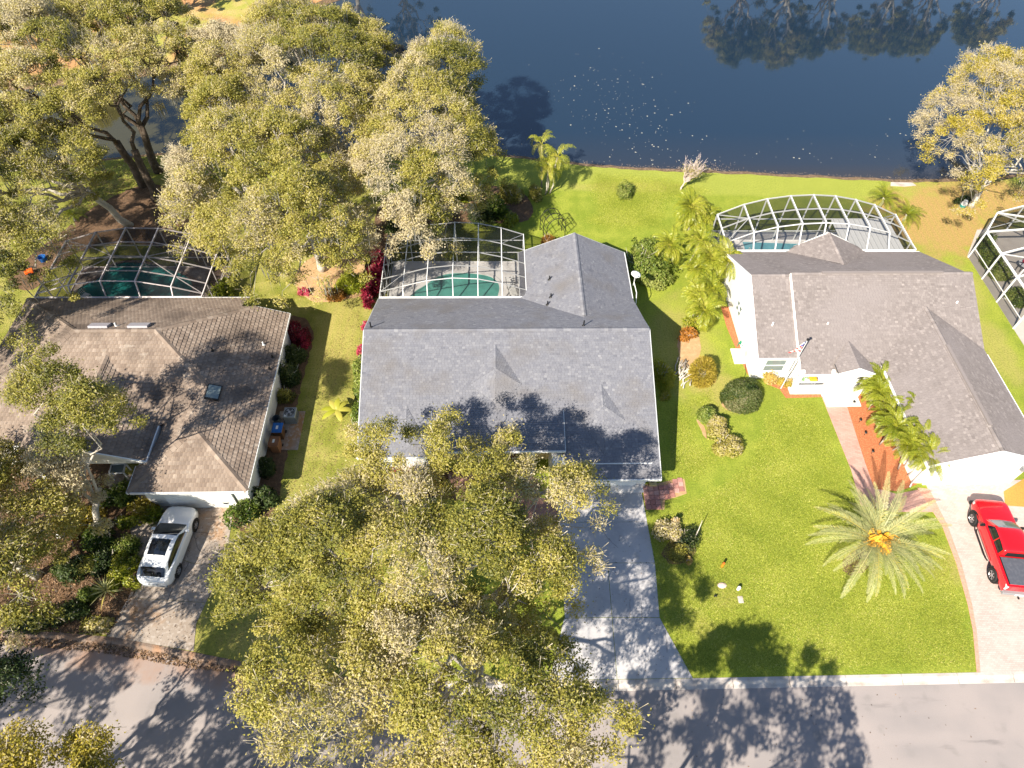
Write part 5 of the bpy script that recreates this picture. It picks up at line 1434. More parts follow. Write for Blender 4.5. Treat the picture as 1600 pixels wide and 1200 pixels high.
# hedge of the far right house
for i, (u, v, lb) in enumerate([(1537, 376, 'hedge shrub along the far right cage, farthest of the row'), (1545, 392, 'hedge shrub along the far right cage, second of the row'), (1554, 408, 'hedge shrub along the far right cage, third of the row'),
                                (1564, 424, 'hedge shrub along the far right cage, fourth of the row'), (1586, 458, 'shrub between the two white edging strips at the right edge'), (1598, 470, 'shrub cut by the right edge beside the cage')]):
    bush(lb, P0(u, v, .5), .72, .72, 1.2, 320 + i, tmean=.62, leaf=(.09, .045), lump=.25)
# front planting of the centre house
for i, (u, v, rx, ry, h, m_, tm, lb) in enumerate([
        (612, 742, .5, .4, 1.1, RED, 1.0, 'scarlet plant at the front wall left of the window'),
        (650, 742, .5, .4, 1.1, RED, 1.0, 'scarlet plant at the front wall under the oak twigs'),
        (625, 758, 1.5, .5, .8, GLD, .8, 'golden hedge in front of the white front wall'),
        (675, 752, .9, .5, .9, GLD, .85, 'golden shrub at the end of the front hedge')]):
    bush(lb, P0(u, v, .5), rx, ry, h, 330 + i, m=m_, tmean=tm, leaf=(.09, .045), lump=.3)
# scarlet and golden mulch garden foreground lawn litter
def litter(label, poly, n, seed, cols, s=(.03, .08), z=.03):
    g = np.random.default_rng(seed); P = np.array(poly); x0, y0 = P.min(0); x1, y1 = P.max(0)
    X, Y = g.uniform(x0, x1, n * 4), g.uniform(y0, y1, n * 4); ok = inside(P, X, Y); X, Y = X[ok][:n], Y[ok][:n]; n = len(X)
    C = np.stack([X, Y, np.full(n, z) + g.uniform(0, .03, n)], 1)
    nr = unit(g.normal(size=(n, 3)) * .3 + np.array([0, 0, 1.]))
    c_, A, B_, T = leaves_from(C, nr, g.uniform(*s, n), g.uniform(*s, n) * .6, g.random(n), g)
    o = inst('leaf_litter', leaf_mesh('leaf_litter', C, A, B_, T, cols)); tag(o, label, 'leaves', kind='stuff')
LIT = leafmat('fallen_leaf', [(0, (0.04, 0.025, 0.012)), (.6, (0.14, 0.075, 0.035)), (1, (0.36, 0.23, 0.13))], trans=.0)
litter('brown fallen leaves heaped along the kerb by the stained drive', [(-27, 12.6), (-21, 12.3), (-16, 11.3), (-12, 10.4), (-12, 9.8), (-16, 10.2), (-21, 11.1), (-27, 11.7)], 3800, 401, LIT, z=-.11)
litter('dry leaves scattered over the left planting bed', GX([(0, 983), (0, 850), (140, 820), (215, 850), (212, 925), (170, 993)]), 6000, 402, LIT)
litter('fallen leaves caught in the thin turf between the two left houses', GX([(400, 830), (500, 560), (565, 470), (560, 740), (520, 800), (400, 1000), (330, 1010)]), 2600, 406, LIT, s=(.02, .05), z=.012)
litter('fallen leaves strewn over the grey concrete drive', [(4, 9.4), (10, 9.4), (9.3, 20.5), (4, 20.5)], 260, 407, LIT, s=(.02, .045), z=.03)
litter('fallen leaves strewn over the stained drive', GX([(225, 790), (360, 785), (350, 880), (302, 1010), (180, 990)]), 700, 408, LIT, s=(.02, .05), z=.03)
litter('a few dark leaves lying on the sunny road', [(4, 8.3), (26, 8.3), (26, 5), (4, 5)], 70, 403, LIT, s=(.02, .05), z=-.125)
litter('fallen leaves under the oaks by the lake arm', GX([(100, 345), (230, 300), (250, 240), (100, 260)]), 2500, 404, LIT, z=.01)

def turf(label, poly, n, seed, fade=1.2):
    g = np.random.default_rng(seed); P = np.array(poly); x0, y0 = P.min(0); x1, y1 = P.max(0)
    X, Y = g.uniform(x0, x1, n * 3), g.uniform(y0, y1, n * 3); ok = inside(P, X, Y); X, Y = X[ok][:n], Y[ok][:n]; kp = g.random(len(X)) < np.clip(edge_dist(P, X, Y) / fade, .15, 1); X, Y = X[kp], Y[kp]; n = len(X)
    a = g.uniform(0, 6.28, n); e = g.uniform(.15, .75, n); l = g.uniform(.03, .065, n)
    d = np.stack([np.cos(a) * np.cos(e), np.sin(a) * np.cos(e), np.sin(e)], 1)
    A = -d * l[:, None]; C = np.stack([X, Y, np.full(n, .004)], 1) + d * (l * .6)[:, None]
    B_ = np.stack([-np.sin(a), np.cos(a), np.zeros(n)], 1) * g.uniform(.010, .022, n)[:, None]
    T = .5 + .22 * np.sin(X * .9 + 1.3 * np.sin(Y * .7)) * np.sin(Y * 1.1 + X * .3) * .6 + g.normal(0, .2, n)
    tag(inst('grass', leaf_tris('grass', C, A, B_, T, TURF)), label, 'grass', kind='stuff')
TURF = leafmat('grass_blade', [(0, (0.14, 0.185, 0.018)), (.4, (0.29, 0.335, 0.034)), (.75, (0.47, 0.48, 0.075)), (1, (0.62, 0.56, 0.20))], trans=.35, rough=.6)
turf('short bright turf of the front lawn around the date palm', GX([(1012, 850), (1024, 945), (1040, 985), (1064, 1057), (1526, 1048), (1518, 985), (1508, 945), (1490, 880), (1468, 822), (1435, 803), (1342, 794), (1322, 735), (1302, 690), (1276, 626), (1225, 626), (1195, 650), (1165, 720), (1120, 760), (1080, 778), (1035, 800), (1010, 815)]), 190000, 501, .7)
turf('short bright turf of the lake-side lawn between the houses', GX([(930, 330), (905, 345), (945, 362), (1040, 360), (1045, 320), (1110, 305), (1120, 296), (1040, 276), (930, 268), (915, 290)]), 60000, 502)
turf('turf beside the shaded wall and the round bushes', GX([(1040, 640), (1075, 620), (1110, 605), (1130, 640), (1085, 640), (1090, 690), (1140, 715), (1090, 755), (1050, 745)]), 26000, 503)
# ---------------------------------------------------------------- palms
def frond_mesh(name, L_, elev, droop, nl, ll, lw, seed, m, tm=.6, vee=.3, taper=True, fold=.25):
    """a feather leaf along +X: arching stalk with leaflets on both sides"""
    g = np.random.default_rng(seed); b = MB()
    pts = []; x = z = 0.0; a = elev; n = 9; ds = L_ / n
    for i in range(n + 1):
        pts.append((x, 0, z)); x += ds * math.cos(a); z += ds * math.sin(a); a -= droop / n * (.6 + .9 * i / n)
    b.tube(pts, [max(.006, .028 * (1 - i / (n + 1))) for i in range(n + 1)], 4, cap=False, t=min(1, tm + .2))
    pa = np.array(pts)
    for k in range(nl):
        t = .14 + .86 * (k + .5) / nl; q = t * n; i = min(int(q), n - 1); f = q - i
        p = pa[i] * (1 - f) + pa[i + 1] * f; d = pa[i + 1] - pa[i]; d = d / np.linalg.norm(d)
        up = np.array([-d[2], 0, d[0]])
        l = ll * (math.sin(math.pi * min(1, .18 + .8 * t)) ** .6 if taper else 1) * g.uniform(.85, 1.12)
        for sgn in (-1, 1):
            dr = d * (.55 + .5 * t) + np.array([0, sgn, 0]) + up * (vee + g.normal() * .12); dr /= np.linalg.norm(dr)
            e = p + dr * l + np.array([0, 0, -fold * l]); mid = p + dr * l * .55
            w = d * lw
            b.mesh([p - w * .5, mid - w, e, mid + w, p + w * .5], [(0, 1, 3, 4), (1, 2, 3)], 0, float(np.clip(tm + g.normal() * .12, 0, 1)))
    return b.data(name, m)
def palm(label, c, h, L_, nf, seed, m, tm=.6, nl=20, ll=.4, lw=.02, elev=(.1, 1.2), droop=(1.2, 2.0), trunk_r=.09, name='palm_tree', cat='palm', lean=(0, 0), group=None, trunkm=None, stems=1, spread=.3, fold=.25):
    g = np.random.default_rng(seed); rr = random.Random(seed)
    root = empty(name, (c[0], c[1], 0), label=label, cat=cat, group=group)
    kinds = [frond_mesh('frond', L_ * rr.uniform(.85, 1.1), elev[0] + (elev[1] - elev[0]) * k / 4, rr.uniform(*droop), nl, ll, lw, seed + k, m, tm + rr.uniform(-.12, .12), fold=fold) for k in range(5)]
    for s_ in range(stems):
        ox, oy = (rr.gauss(0, spread), rr.gauss(0, spread)) if stems > 1 else (0, 0); hh = h * (rr.uniform(.65, 1.05) if stems > 1 else 1)
        top = (ox + lean[0] + (ox * .8 if stems > 1 else 0), oy + lean[1] + (oy * .8 if stems > 1 else 0), hh)
        MB().tube(wob((ox, oy, 0), top, g, .03, 4), [trunk_r * 1.3, trunk_r, trunk_r * .95, trunk_r * .9, trunk_r * 1.1], 8).build('trunk', trunkm or M['bark'], root, smooth=True)
        for i in range(nf):
            k = i % 5
            inst('frond', kinds[k], root, top, (rr.gauss(0, .12), rr.gauss(0, .1), 2.39996 * i + rr.uniform(-.2, .2)), rr.uniform(.82, 1.12))
    return root
# the big date palm in the lawn
dp = P0(1347, 866)
big = palm('big silvery date palm with orange fruit stalks in the lawn beside the paver drive', dp, 1.9, 3.75, 52, 501, SILV, tm=.7, nl=46, ll=.36, lw=.022, elev=(.0, 1.15), droop=(.75, 1.35), trunk_r=.3, trunkm=M['barkdark'], name='date_palm', fold=.1)
FR = mat('orange_fruit_stalk', (.62, .28, .02), .7, layers=[(9, (.75, .42, .05), .4, .7)])
rr = random.Random(3)
for i in range(14):
    a = rr.choice([3.6, 4.3, 4.9, 5.5, 2.6, 2.0, .4]) + rr.uniform(-.3, .3); b = MB()
    p0 = (0, 0, 1.95); r1 = rr.uniform(.45, .95)
    for k in range(26):
        aa = a + rr.uniform(-.3, .3); r2 = r1 * rr.uniform(.6, 1.15); zz = 2.35 + rr.uniform(-.15, .35)
        b.tube([p0, (r2 * .6 * math.cos(aa), r2 * .6 * math.sin(aa), zz + .2), (r2 * math.cos(aa), r2 * math.sin(aa), zz)], [.02, .03, .045], 4)
    b.build('fruit_stalk', FR, big)
# row of feathery palms along the garage wing
for i, (u, v, h, L_, lb) in enumerate([
        (1362, 640, 2.5, 1.5, 'feathery palm nearest the front door along the garage wall'),
        (1398, 668, 2.6, 1.35, 'feathery palm behind the others close under the garage eave'),
        (1378, 690, 2.5, 1.6, 'feathery palm in the middle of the garage wall row'),
        (1416, 742, 2.6, 1.6, 'star-shaped feathery palm nearest the garage corner')]):
    palm(lb, P0(u, v), h, L_, 26, 510 + i, PALM, tm=.5, nl=34, ll=.32, lw=.018, elev=(-.1, 1.25), droop=(1.2, 2.0), trunk_r=.05, stems=3, spread=.3)
# stand of palms between the two houses
for i, (u, v, h, L_, ns, lb) in enumerate([
        (1075, 365, 2.6, 1.9, 2, 'yellow-green palm at the back of the stand, near the lake lawn'),
        (1095, 360, 2.0, 1.7, 2, 'yellow-green palm against the corner of the tall white cage'),
        (1066, 412, 2.6, 1.9, 2, 'palm with a bare pale trunk beside the light green bush'),
        (1112, 440, 2.4, 1.9, 3, 'palm brushing the white side wall'),
        (1098, 470, 2.6, 1.9, 2, 'palm in the middle of the stand between the houses'),
        (1082, 498, 2.4, 1.7, 2, 'palm with two pale trunks at the near end of the stand')]):
    palm(lb, P0(u, v), h, L_, 20, 520 + i, PALM, tm=.62, nl=26, ll=.48, lw=.028, elev=(.0, 1.25), droop=(1.6, 2.6), trunk_r=.07, stems=ns, spread=.3, fold=.35)
palm('bushy low palm behind the right end of the tall white cage, left clump', P0(1375, 322), .9, 1.8, 22, 530, PALM, tm=.5, nl=26, ll=.34, lw=.018, elev=(.15, 1.2), droop=(1.2, 1.9), trunk_r=.12)
palm('bushy low palm behind the right end of the tall white cage, right clump', P0(1412, 345), .7, 1.7, 22, 531, PALM, tm=.45, nl=26, ll=.34, lw=.018, elev=(.15, 1.2), droop=(1.2, 1.9), trunk_r=.12)
palm('tall yellow palm clump standing at the water edge', P0(850, 300), 4.1, 1.9, 11, 532, PALM, tm=.7, nl=24, ll=.42, lw=.022, elev=(.2, 1.25), droop=(2.2, 3.2), trunk_r=.06, stems=4, spread=.35, fold=.5)
palm('young palm under the oaks at the left pool cage', P0(118, 345), .6, 1.2, 14, 533, PALM, tm=.45, nl=18, ll=.25, lw=.02, elev=(.2, 1.2), droop=(1, 1.8))
# spiky rosettes
def spikes(label, c, L_, n, seed, m, tm, name='yucca', cat='yucca', w=.035, h0=.2):
    g = np.random.default_rng(seed); root = empty(name, (c[0], c[1], 0), label=label, cat=cat)
    MB().tube([(0, 0, 0), (0, 0, h0)], .06, 6).build('stem', M['bark'], root)
    for i in range(n):
        a = 2.4 * i; e = .1 + 1.2 * (i / n) + g.normal() * .08; l = L_ * g.uniform(.8, 1.1)
        d = Vector((math.cos(a) * math.cos(e), math.sin(a) * math.cos(e), math.sin(e))); s_ = Vector((-math.sin(a), math.cos(a), 0)) * w
        p0 = Vector((0, 0, h0)); p1 = p0 + d * l * .5; p2 = p0 + d * l - Vector((0, 0, .15 * l))
        MB().mesh([p0 - s_ * .6, p1 - s_, p2, p1 + s_, p0 + s_ * .6, p1 + Vector((0, 0, -.015))], [(0, 5, 3, 4), (0, 1, 5), (1, 2, 5), (5, 2, 3)], 0, float(np.clip(tm + g.normal() * .1, 0, 1))).build('leaf', m, root)
spikes('spiky pale yucca rosette near the kerb in the left garden', P0(168, 925), 1.15, 34, 540, SILV, .75)
spikes('loose spiky rosette in the middle of the left garden', P0(155, 878), .9, 26, 541, PALM, .6)
spikes('small spiky plant at the edge of the house shade', P0(1046, 604), .5, 18, 542, PALM, .8)
# banana plant
bn = empty('banana_plant', (*P0(530, 655), 0), label='banana plant with broad bright green leaves on the side lawn', cat='banana plant')
MB().tube([(0, 0, 0), (.02, 0, 1.1)], [.1, .07], 8).build('stem', mat('green_stem', (.2, .28, .05), .6), bn)
for i, (a, e, l) in enumerate([(2.9, .25, 1.3), (3.7, .3, 1.2), (1.5, .7, 1.0), (.9, .35, 1.2), (.1, .3, 1.3), (5.2, .4, 1.1), (2.2, .6, 1.0)]):
    b = MB(); pts = []; x, z, q = 0, 1.1, e
    for k in range(9):
        pts.append((x, z)); x += l / 8 * math.cos(q); z += l / 8 * math.sin(q); q -= .16
    V = []
    for k, (x, z) in enumerate(pts):
        w = .19 * math.sin(math.pi * min(1, .06 + k / 8.2)) ** .6
        for s_ in (-1, 0, 1): V.append((x * math.cos(a) - s_ * w * math.sin(a), x * math.sin(a) + s_ * w * math.cos(a), z - abs(s_) * w * .35))
    F = [(3 * k + j, 3 * k + j + 1, 3 * k + j + 4, 3 * k + j + 3) for k in range(8) for j in (0, 1)]
    b.mesh(V, F, 0, .7 + .05 * i).build('leaf', PALM, bn, smooth=True)
# bare pinkish shrub-tree at the bank, and the cut brushwood
def twiggy(label, c, h, r, seed, m, n=26, lean=(0, 0), name='bare_tree', cat='tree', leafy=None):
    g = np.random.default_rng(seed); root = empty(name, (c[0], c[1], 0), label=label, cat=cat); b = MB()
    tips = []
    for i in range(n):
        a = g.uniform(0, 6.28); q = r * math.sqrt(g.random())
        st = np.array([lean[0] * .3, lean[1] * .3, h * .25]); e = np.array([lean[0] + q * math.cos(a), lean[1] + q * math.sin(a), h * (.65 + .4 * g.random())])
        b.tube(wob(st, e, g, .08, 4), [.035, .028, .02, .014, .008], 4, cap=False)
        for k in range(9):
            t = g.uniform(.35, 1); p = st + (e - st) * t; d = unit((e - st)[None] + g.normal(size=(1, 3)) * .8)[0]
            tip = p + d * g.uniform(.3, .8) * h * .22
            b.tube([tuple(p), tuple((p + tip) / 2 + g.normal(size=3) * .04), tuple(tip)], [.014, .01, .005], 3, cap=False); tips.append(tip)
    b.tube(wob((0, 0, 0), (lean[0] * .3, lean[1] * .3, h * .27), g, .04, 3), [.08, .07, .06, .05], 7)
    b.build('branches', m, root)
    if leafy:
        T_ = np.array(tips); T_ = T_[T_[:, 2] < h * .75]; idx = g.integers(0, len(T_), 900); C = T_[idx] + g.normal(size=(900, 3)) * .12
        c_, A, B_, T = leaves_from(C, unit(g.normal(size=C.shape) + np.array([0, 0, .6])), np.full(900, .06), np.full(900, .03), np.full(900, .6) + g.normal(0, .15, 900), g)
        inst('foliage', leaf_mesh('foliage', C, A, B_, T, leafy), root)
    return root
PINK = mat('pale_pink_twig', (.50, .40, .36), .9)
twiggy('bare pinkish little tree leaning over the water edge', P0(1063, 297), 2.6, 1.15, 601, PINK, 30, lean=(.9, .7), leafy=OAK)
bw = empty('brushwood_pile', (*P0(1066, 585), 0), label='heap of cut pale branches beside the golden spiky bush', cat='branches')
g = np.random.default_rng(9)
for i in range(34):
    x, y = g.uniform(-.35, .45), g.uniform(-.9, 1.1); a = g.normal(1.05, .35); l = g.uniform(.4, 1.2)
    MB().tube(wob((x - l / 2 * math.cos(a), y - l / 2 * math.sin(a), g.uniform(.03, .2)), (x + l / 2 * math.cos(a), y + l / 2 * math.sin(a), g.uniform(.1, .55)), g, .06, 3), [.05, .045, .035, .02], 5).build('branch', M['bark'], bw, smooth=True)
# ================================================================ vehicles
def catmull(P, n):
    """refine a list of points (K x m) by n per span"""
    P = np.asarray(P, float); K = len(P); out = []
    for i in range(K - 1):
        p0, p1, p2, p3 = P[max(i - 1, 0)], P[i], P[i + 1], P[min(i + 2, K - 1)]
        for k in range(n):
            t = k / n
            out.append(.5 * ((2 * p1) + (-p0 + p2) * t + (2 * p0 - 5 * p1 + 4 * p2 - p3) * t * t + (-p0 + 3 * p1 - 3 * p2 + p3) * t ** 3))
    out.append(P[-1]); return np.array(out)
class Shell:
    """half-profile stations (y, [(x, z)...]) from sill to centre line, mirrored and smoothed"""
    def __init__(s, st, n=6):
        k = len(st[0][1])
        A = np.array([[(x, y, z) for x, z in pr] for y, pr in st])          # S x k x 3
        A = np.stack([catmull(A[:, j], n) for j in range(k)], 1)
        full = []
        for row in A:
            h = np.concatenate([row, row[:-1][::-1] * np.array([-1, 1, 1])])
            full.append(catmull(h, n))
        s.G = np.array(full); s.n = n; s.k = k
    def at(s, u, v):
        u = min(max(u * s.n, 0), s.G.shape[0] - 1.0001); v = min(max(v * s.n, 0), s.G.shape[1] - 1.0001)
        i, j = int(u), int(v); a, b = u - i, v - j; g_ = s.G
        return (g_[i, j] * (1 - a) + g_[i + 1, j] * a) * (1 - b) + (g_[i, j + 1] * (1 - a) + g_[i + 1, j + 1] * a) * b
    def mesh(s, mb, caps=True, m=0):
        a, b = s.G.shape[:2]; V = s.G.reshape(-1, 3)
        F = [(i * b + j, (i + 1) * b + j, (i + 1) * b + j + 1, i * b + j + 1) for i in range(a - 1) for j in range(b - 1)]
        if caps: F += [tuple(range(b)), tuple(range(a * b - 1, (a - 1) * b - 1, -1))]
        mb.mesh([tuple(p) for p in V], F, m); return mb
    def patch(s, corners, off=.008, nu=8, nv=8):
        """corners: four (u, v) in order; returns an MB laid just proud of the shell"""
        c = [np.array(q, float) for q in corners]; V = []
        for i in range(nu + 1):
            for j in range(nv + 1):
                a, b = i / nu, j / nv
                uv = (c[0] * (1 - a) + c[1] * a) * (1 - b) + (c[3] * (1 - a) + c[2] * a) * b
                p = s.at(*uv); e = .05
                du = s.at(uv[0] + e, uv[1]) - s.at(uv[0] - e, uv[1]); dv = s.at(uv[0], uv[1] + e) - s.at(uv[0], uv[1] - e)
                n_ = np.cross(du, dv); n_ = n_ / (np.linalg.norm(n_) + 1e-9)
                if n_ @ (p - np.array([0, p[1], .6])) < 0: n_ = -n_
                V.append(tuple(p + n_ * off))
        return MB().mesh(V, [(i * (nv + 1) + j, (i + 1) * (nv + 1) + j, (i + 1) * (nv + 1) + j + 1, i * (nv + 1) + j + 1) for i in range(nu) for j in range(nv)])
RIM = mat('alloy_rim', (.45, .45, .47), .3, metal=.8)
def wheel(parent, x, y, r, w, side):
    t = MB(); prof = [(r * .62, -w / 2), (r * .94, -w / 2), (r, -w / 2 + .03), (r, w / 2 - .03), (r * .94, w / 2), (r * .62, w / 2)]
    t.lathe(prof, 24); o = t.build('wheel', M['rubber'], parent, smooth=False)
    o.rotation_euler = (0, math.radians(90 * side), 0); o.location = (x, y, r)
    b = MB(); b.lathe([(r * .64, w / 2 - .015), (r * .60, w / 2 - .02), (r * .58, w / 2 - .07), (.03, w / 2 - .08)], 24)
    rim = b.build('rim', M['black'], o)
    sp = MB()
    for k in range(6):
        a = k * math.pi / 3
        sp.beam((0, 0, w / 2 - .02), (r * .6 * math.cos(a), r * .6 * math.sin(a), w / 2 - .015), .06, .02)
    sp.lathe([(.001, w / 2), (.07, w / 2 - .002), (.08, w / 2 - .03)], 12); sp.lathe([(r * .56, w / 2 - .02), (r * .58, w / 2 - .005), (r * .63, w / 2 - .01)], 24)
    sp.build('spokes', RIM, o)

def white_suv():
    root = empty('parked_car', (-18.85, 16.95, .025), math.radians(-5), label='white coupe-style SUV with dark glass roof parked on the stained drive', cat='car')
    paint = mat('pearl_white_paint', (.74, .75, .77), .28, .5, coat=.6)
    body = Shell([(2.37, [(.50, .32), (.62, .45), (.62, .60), (.50, .70), (0, .74)]), (2.2, [(.82, .26), (.88, .48), (.86, .70), (.68, .82), (0, .87)]),
                  (1.75, [(.91, .22), (.97, .52), (.94, .83), (.72, .94), (0, .97)]), (1.1, [(.92, .22), (.975, .55), (.95, .92), (.76, 1.02), (0, 1.06)]),
                  (0, [(.92, .22), (.97, .55), (.955, .97), (.80, 1.04), (0, 1.06)]), (-1.1, [(.92, .22), (.985, .58), (.97, 1.0), (.80, 1.09), (0, 1.11)]),
                  (-1.7, [(.91, .24), (.985, .60), (.95, 1.03), (.76, 1.11), (0, 1.14)]), (-2.15, [(.84, .28), (.92, .58), (.88, .98), (.68, 1.05), (0, 1.10)]),
                  (-2.38, [(.58, .34), (.70, .52), (.70, .82), (.56, .92), (0, .96)])])
    body.mesh(MB()).build('body', paint, root, smooth=True)
    cab = Shell([(1.12, [(.76, .96), (.74, .99), (.66, 1.02), (0, 1.07)]), (.62, [(.82, .98), (.78, 1.16), (.65, 1.30), (0, 1.36)]),
                 (.12, [(.84, 1.0), (.77, 1.27), (.61, 1.49), (0, 1.56)]), (-.5, [(.84, 1.0), (.76, 1.31), (.59, 1.55), (0, 1.62)]),
                 (-1.15, [(.83, 1.02), (.74, 1.29), (.57, 1.49), (0, 1.56)]), (-1.75, [(.77, 1.03), (.69, 1.19), (.55, 1.33), (0, 1.38)]),
                 (-2.2, [(.68, .98), (.61, 1.03), (.52, 1.07), (0, 1.11)])])
    cab.G[:, :, 0] *= 1.09
    cab.mesh(MB(), caps=False).build('cabin', paint, root, smooth=True)
    cab.patch([(.06, 1.55), (1.85, 1.95), (1.85, 4.05), (.06, 4.45)]).build('windshield', M['carglass'], root, smooth=True)
    cab.patch([(2.35, 2.22), (3.85, 2.22), (3.85, 3.78), (2.35, 3.78)]).build('sunroof', M['carglass'], root, smooth=True)
    cab.patch([(4.9, 1.75), (5.8, 1.1), (5.8, 4.9), (4.9, 4.25)], off=.012).build('rear_window', M['carglass'], root, smooth=True)
    for s_ in (0, 1):
        f = (lambda v: v) if s_ == 0 else (lambda v: 6 - v)
        cab.patch([(.75, f(.45)), (5.0, f(.45)), (4.3, f(1.55)), (1.65, f(1.72))], nu=16).build('side_window', M['carglass'], root, smooth=True)
    for sx in (-1, 1):
        for y in (1.42, -1.42):
            MB().tube([(sx * .80, y, .37), (sx * .985, y, .37)], .43, 24).build('wheel_arch', M['black'], root)
            wheel(root, sx * .88, y, .355, .25, sx)
        mir = MB().box(-.11, .11, -.07, .07, -.06, .07, M=Matrix.Translation((sx * 1.0, .72, 1.07))); mir.beam((sx * .8, .7, 1.0), (sx * .97, .72, 1.03), .05)
        mir.build('wing_mirror', paint, root, bevel=.02)
        MB().beam((sx * .60, -2.1, .93), (sx * .86, -1.98, .93), .06, .05).build('tail_light', mat('tail_light', (.2, .01, .01), .3), root)
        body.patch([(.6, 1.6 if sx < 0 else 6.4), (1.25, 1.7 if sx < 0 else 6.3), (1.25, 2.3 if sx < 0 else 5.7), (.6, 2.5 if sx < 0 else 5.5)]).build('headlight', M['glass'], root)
    MB().box(-.7, .7, -2.42, -2.3, .3, .42).build('rear_bumper_trim', M['grey'], root)
    MB().box(-.26, .26, -2.44, -2.36, .55, .67).build('number_plate', M['lightgrey'], root)
    return root
white_suv()

def red_pickup():
    root = empty('pickup_truck', (30.2, 16.1, .02), math.radians(-6.5), label='red pickup truck with grey soft bed cover parked on the paver drive', cat='pickup truck')
    paint = mat('bright_red_paint', (.62, .006, .012), .25, .5, coat=.8)
    body = Shell([(2.86, [(.66, .50), (.78, .62), (.80, .86), (.74, 1.02), (0, 1.06)]), (2.65, [(.90, .48), (.97, .70), (.96, .98), (.84, 1.10), (0, 1.15)]),
                  (2.0, [(.94, .45), (1.0, .75), (.98, 1.06), (.84, 1.18), (0, 1.24)]), (1.2, [(.94, .45), (1.0, .75), (.98, 1.10), (.86, 1.22), (0, 1.27)]),
                  (.3, [(.94, .45), (.99, .75), (.97, 1.14), (.88, 1.22), (0, 1.22)]), (-.85, [(.94, .45), (.99, .75), (.98, 1.16), (.90, 1.25), (0, 1.25)]),
                  (-1.0, [(.94, .48), (1.0, .75), (.99, 1.18), (.93, 1.27), (0, 1.27)]), (-2.0, [(.94, .5), (1.01, .78), (.99, 1.18), (.93, 1.27), (0, 1.27)]),
                  (-2.72, [(.93, .52), (.98, .75), (.97, 1.18), (.91, 1.27), (0, 1.27)]), (-2.76, [(.90, .55), (.95, .75), (.94, 1.15), (.9, 1.22), (0, 1.22)])])
    body.mesh(MB()).build('body', paint, root, smooth=True)
    cab = Shell([(1.42, [(.80, 1.14), (.79, 1.17), (.74, 1.20), (0, 1.27)]), (1.0, [(.86, 1.15), (.82, 1.38), (.72, 1.52), (0, 1.58)]),
                 (.55, [(.88, 1.15), (.83, 1.48), (.70, 1.78), (0, 1.85)]), (-.1, [(.88, 1.15), (.83, 1.5), (.70, 1.83), (0, 1.90)]),
                 (-.72, [(.88, 1.15), (.83, 1.5), (.70, 1.80), (0, 1.87)]), (-.88, [(.87, 1.15), (.81, 1.45), (.70, 1.66), (0, 1.70)]), (-.95, [(.86, 1.15), (.80, 1.22), (.72, 1.28), (0, 1.30)])])
    cab.mesh(MB(), caps=False).build('cabin', paint, root, smooth=True)
    wsh = mat('reflection_toned_windshield', (.18, .22, .25), .08, .9)  # light reflected in the windshield is put into its pale base colour
    cab.patch([(.1, 2.1), (1.85, 2.14), (1.85, 3.86), (.1, 3.9)]).build('windshield', wsh, root, smooth=True)
    cab.patch([(5.1, 2.2), (5.9, 2.2), (5.9, 3.8), (5.1, 3.8)], off=.02).build('rear_window', M['black'], root, smooth=True)
    for s_ in (0, 1):
        f = (lambda v: v) if s_ == 0 else (lambda v: 6 - v)
        cab.patch([(.95, f(.35)), (2.85, f(.35)), (2.85, f(1.7)), (1.7, f(1.75))]).build('side_window', M['carglass'], root, smooth=True)
        cab.patch([(2.95, f(.35)), (4.3, f(.35)), (4.1, f(1.6)), (2.95, f(1.7))]).build('side_window', M['carglass'], root, smooth=True)
    MB().box(-.84, .84, -2.66, -1.02, 1.27, 1.315).build('bed_cover', mat('grey_vinyl', (.075, .08, .10), .7, layers=[(6, (.10, .105, .125), .45, .7)], coord='obj'), root, bevel=.02)
    for sx in (-1, 1):
        MB().beam((sx * .86, -2.66, 1.30), (sx * .86, -1.0, 1.30), .04, .05).build('bed_rail', M['black'], root)
        MB().tube([(sx * 1.02, 1.1, .42), (sx * 1.08, .9, .40), (sx * 1.08, -.7, .40), (sx * 1.02, -.9, .42)], .045, 6).build('side_step', M['black'], root)
        for y in (1.82, -1.78):
            MB().tube([(sx * .80, y, .47), (sx * 1.005, y, .47)], .52, 24).build('wheel_arch', M['black'], root)
            wheel(root, sx * .93, y, .42, .3, sx)
        mir = MB().box(-.12, .12, -.06, .06, -.1, .1, M=Matrix.Translation((sx * 1.14, .98, 1.25))); mir.beam((sx * .85, 1.0, 1.18), (sx * 1.1, .98, 1.2), .05)
        mir.build('wing_mirror', M['black'], root, bevel=.02)
        body.patch([(.35, 1.4 if sx < 0 else 6.6), (1.2, 1.5 if sx < 0 else 6.5), (1.2, 2.3 if sx < 0 else 5.7), (.35, 2.4 if sx < 0 else 5.6)]).build('headlight', M['lightgrey'], root)
        MB().box(sx * .93 - .05, sx * .93 + .05, -2.79, -2.6, .85, 1.2).build('tail_light', M['white'] if sx < 0 else M['grey'], root)
    b = MB().box(-.95, .95, -2.95, -2.74, .45, .68); b.build('rear_bumper', M['grey'], root, bevel=.03)
    MB().box(-.25, .25, -2.97, -2.955, .5, .64).build('number_plate', M['white'], root)
    MB().box(-.95, .95, 2.8, 2.98, .42, .66).build('front_bumper', M['black'], root, bevel=.04)
    MB().beam((0, -2.95, .42), (0, -3.12, .42), .07).build('tow_hitch', M['black'], root)
    return root
red_pickup()

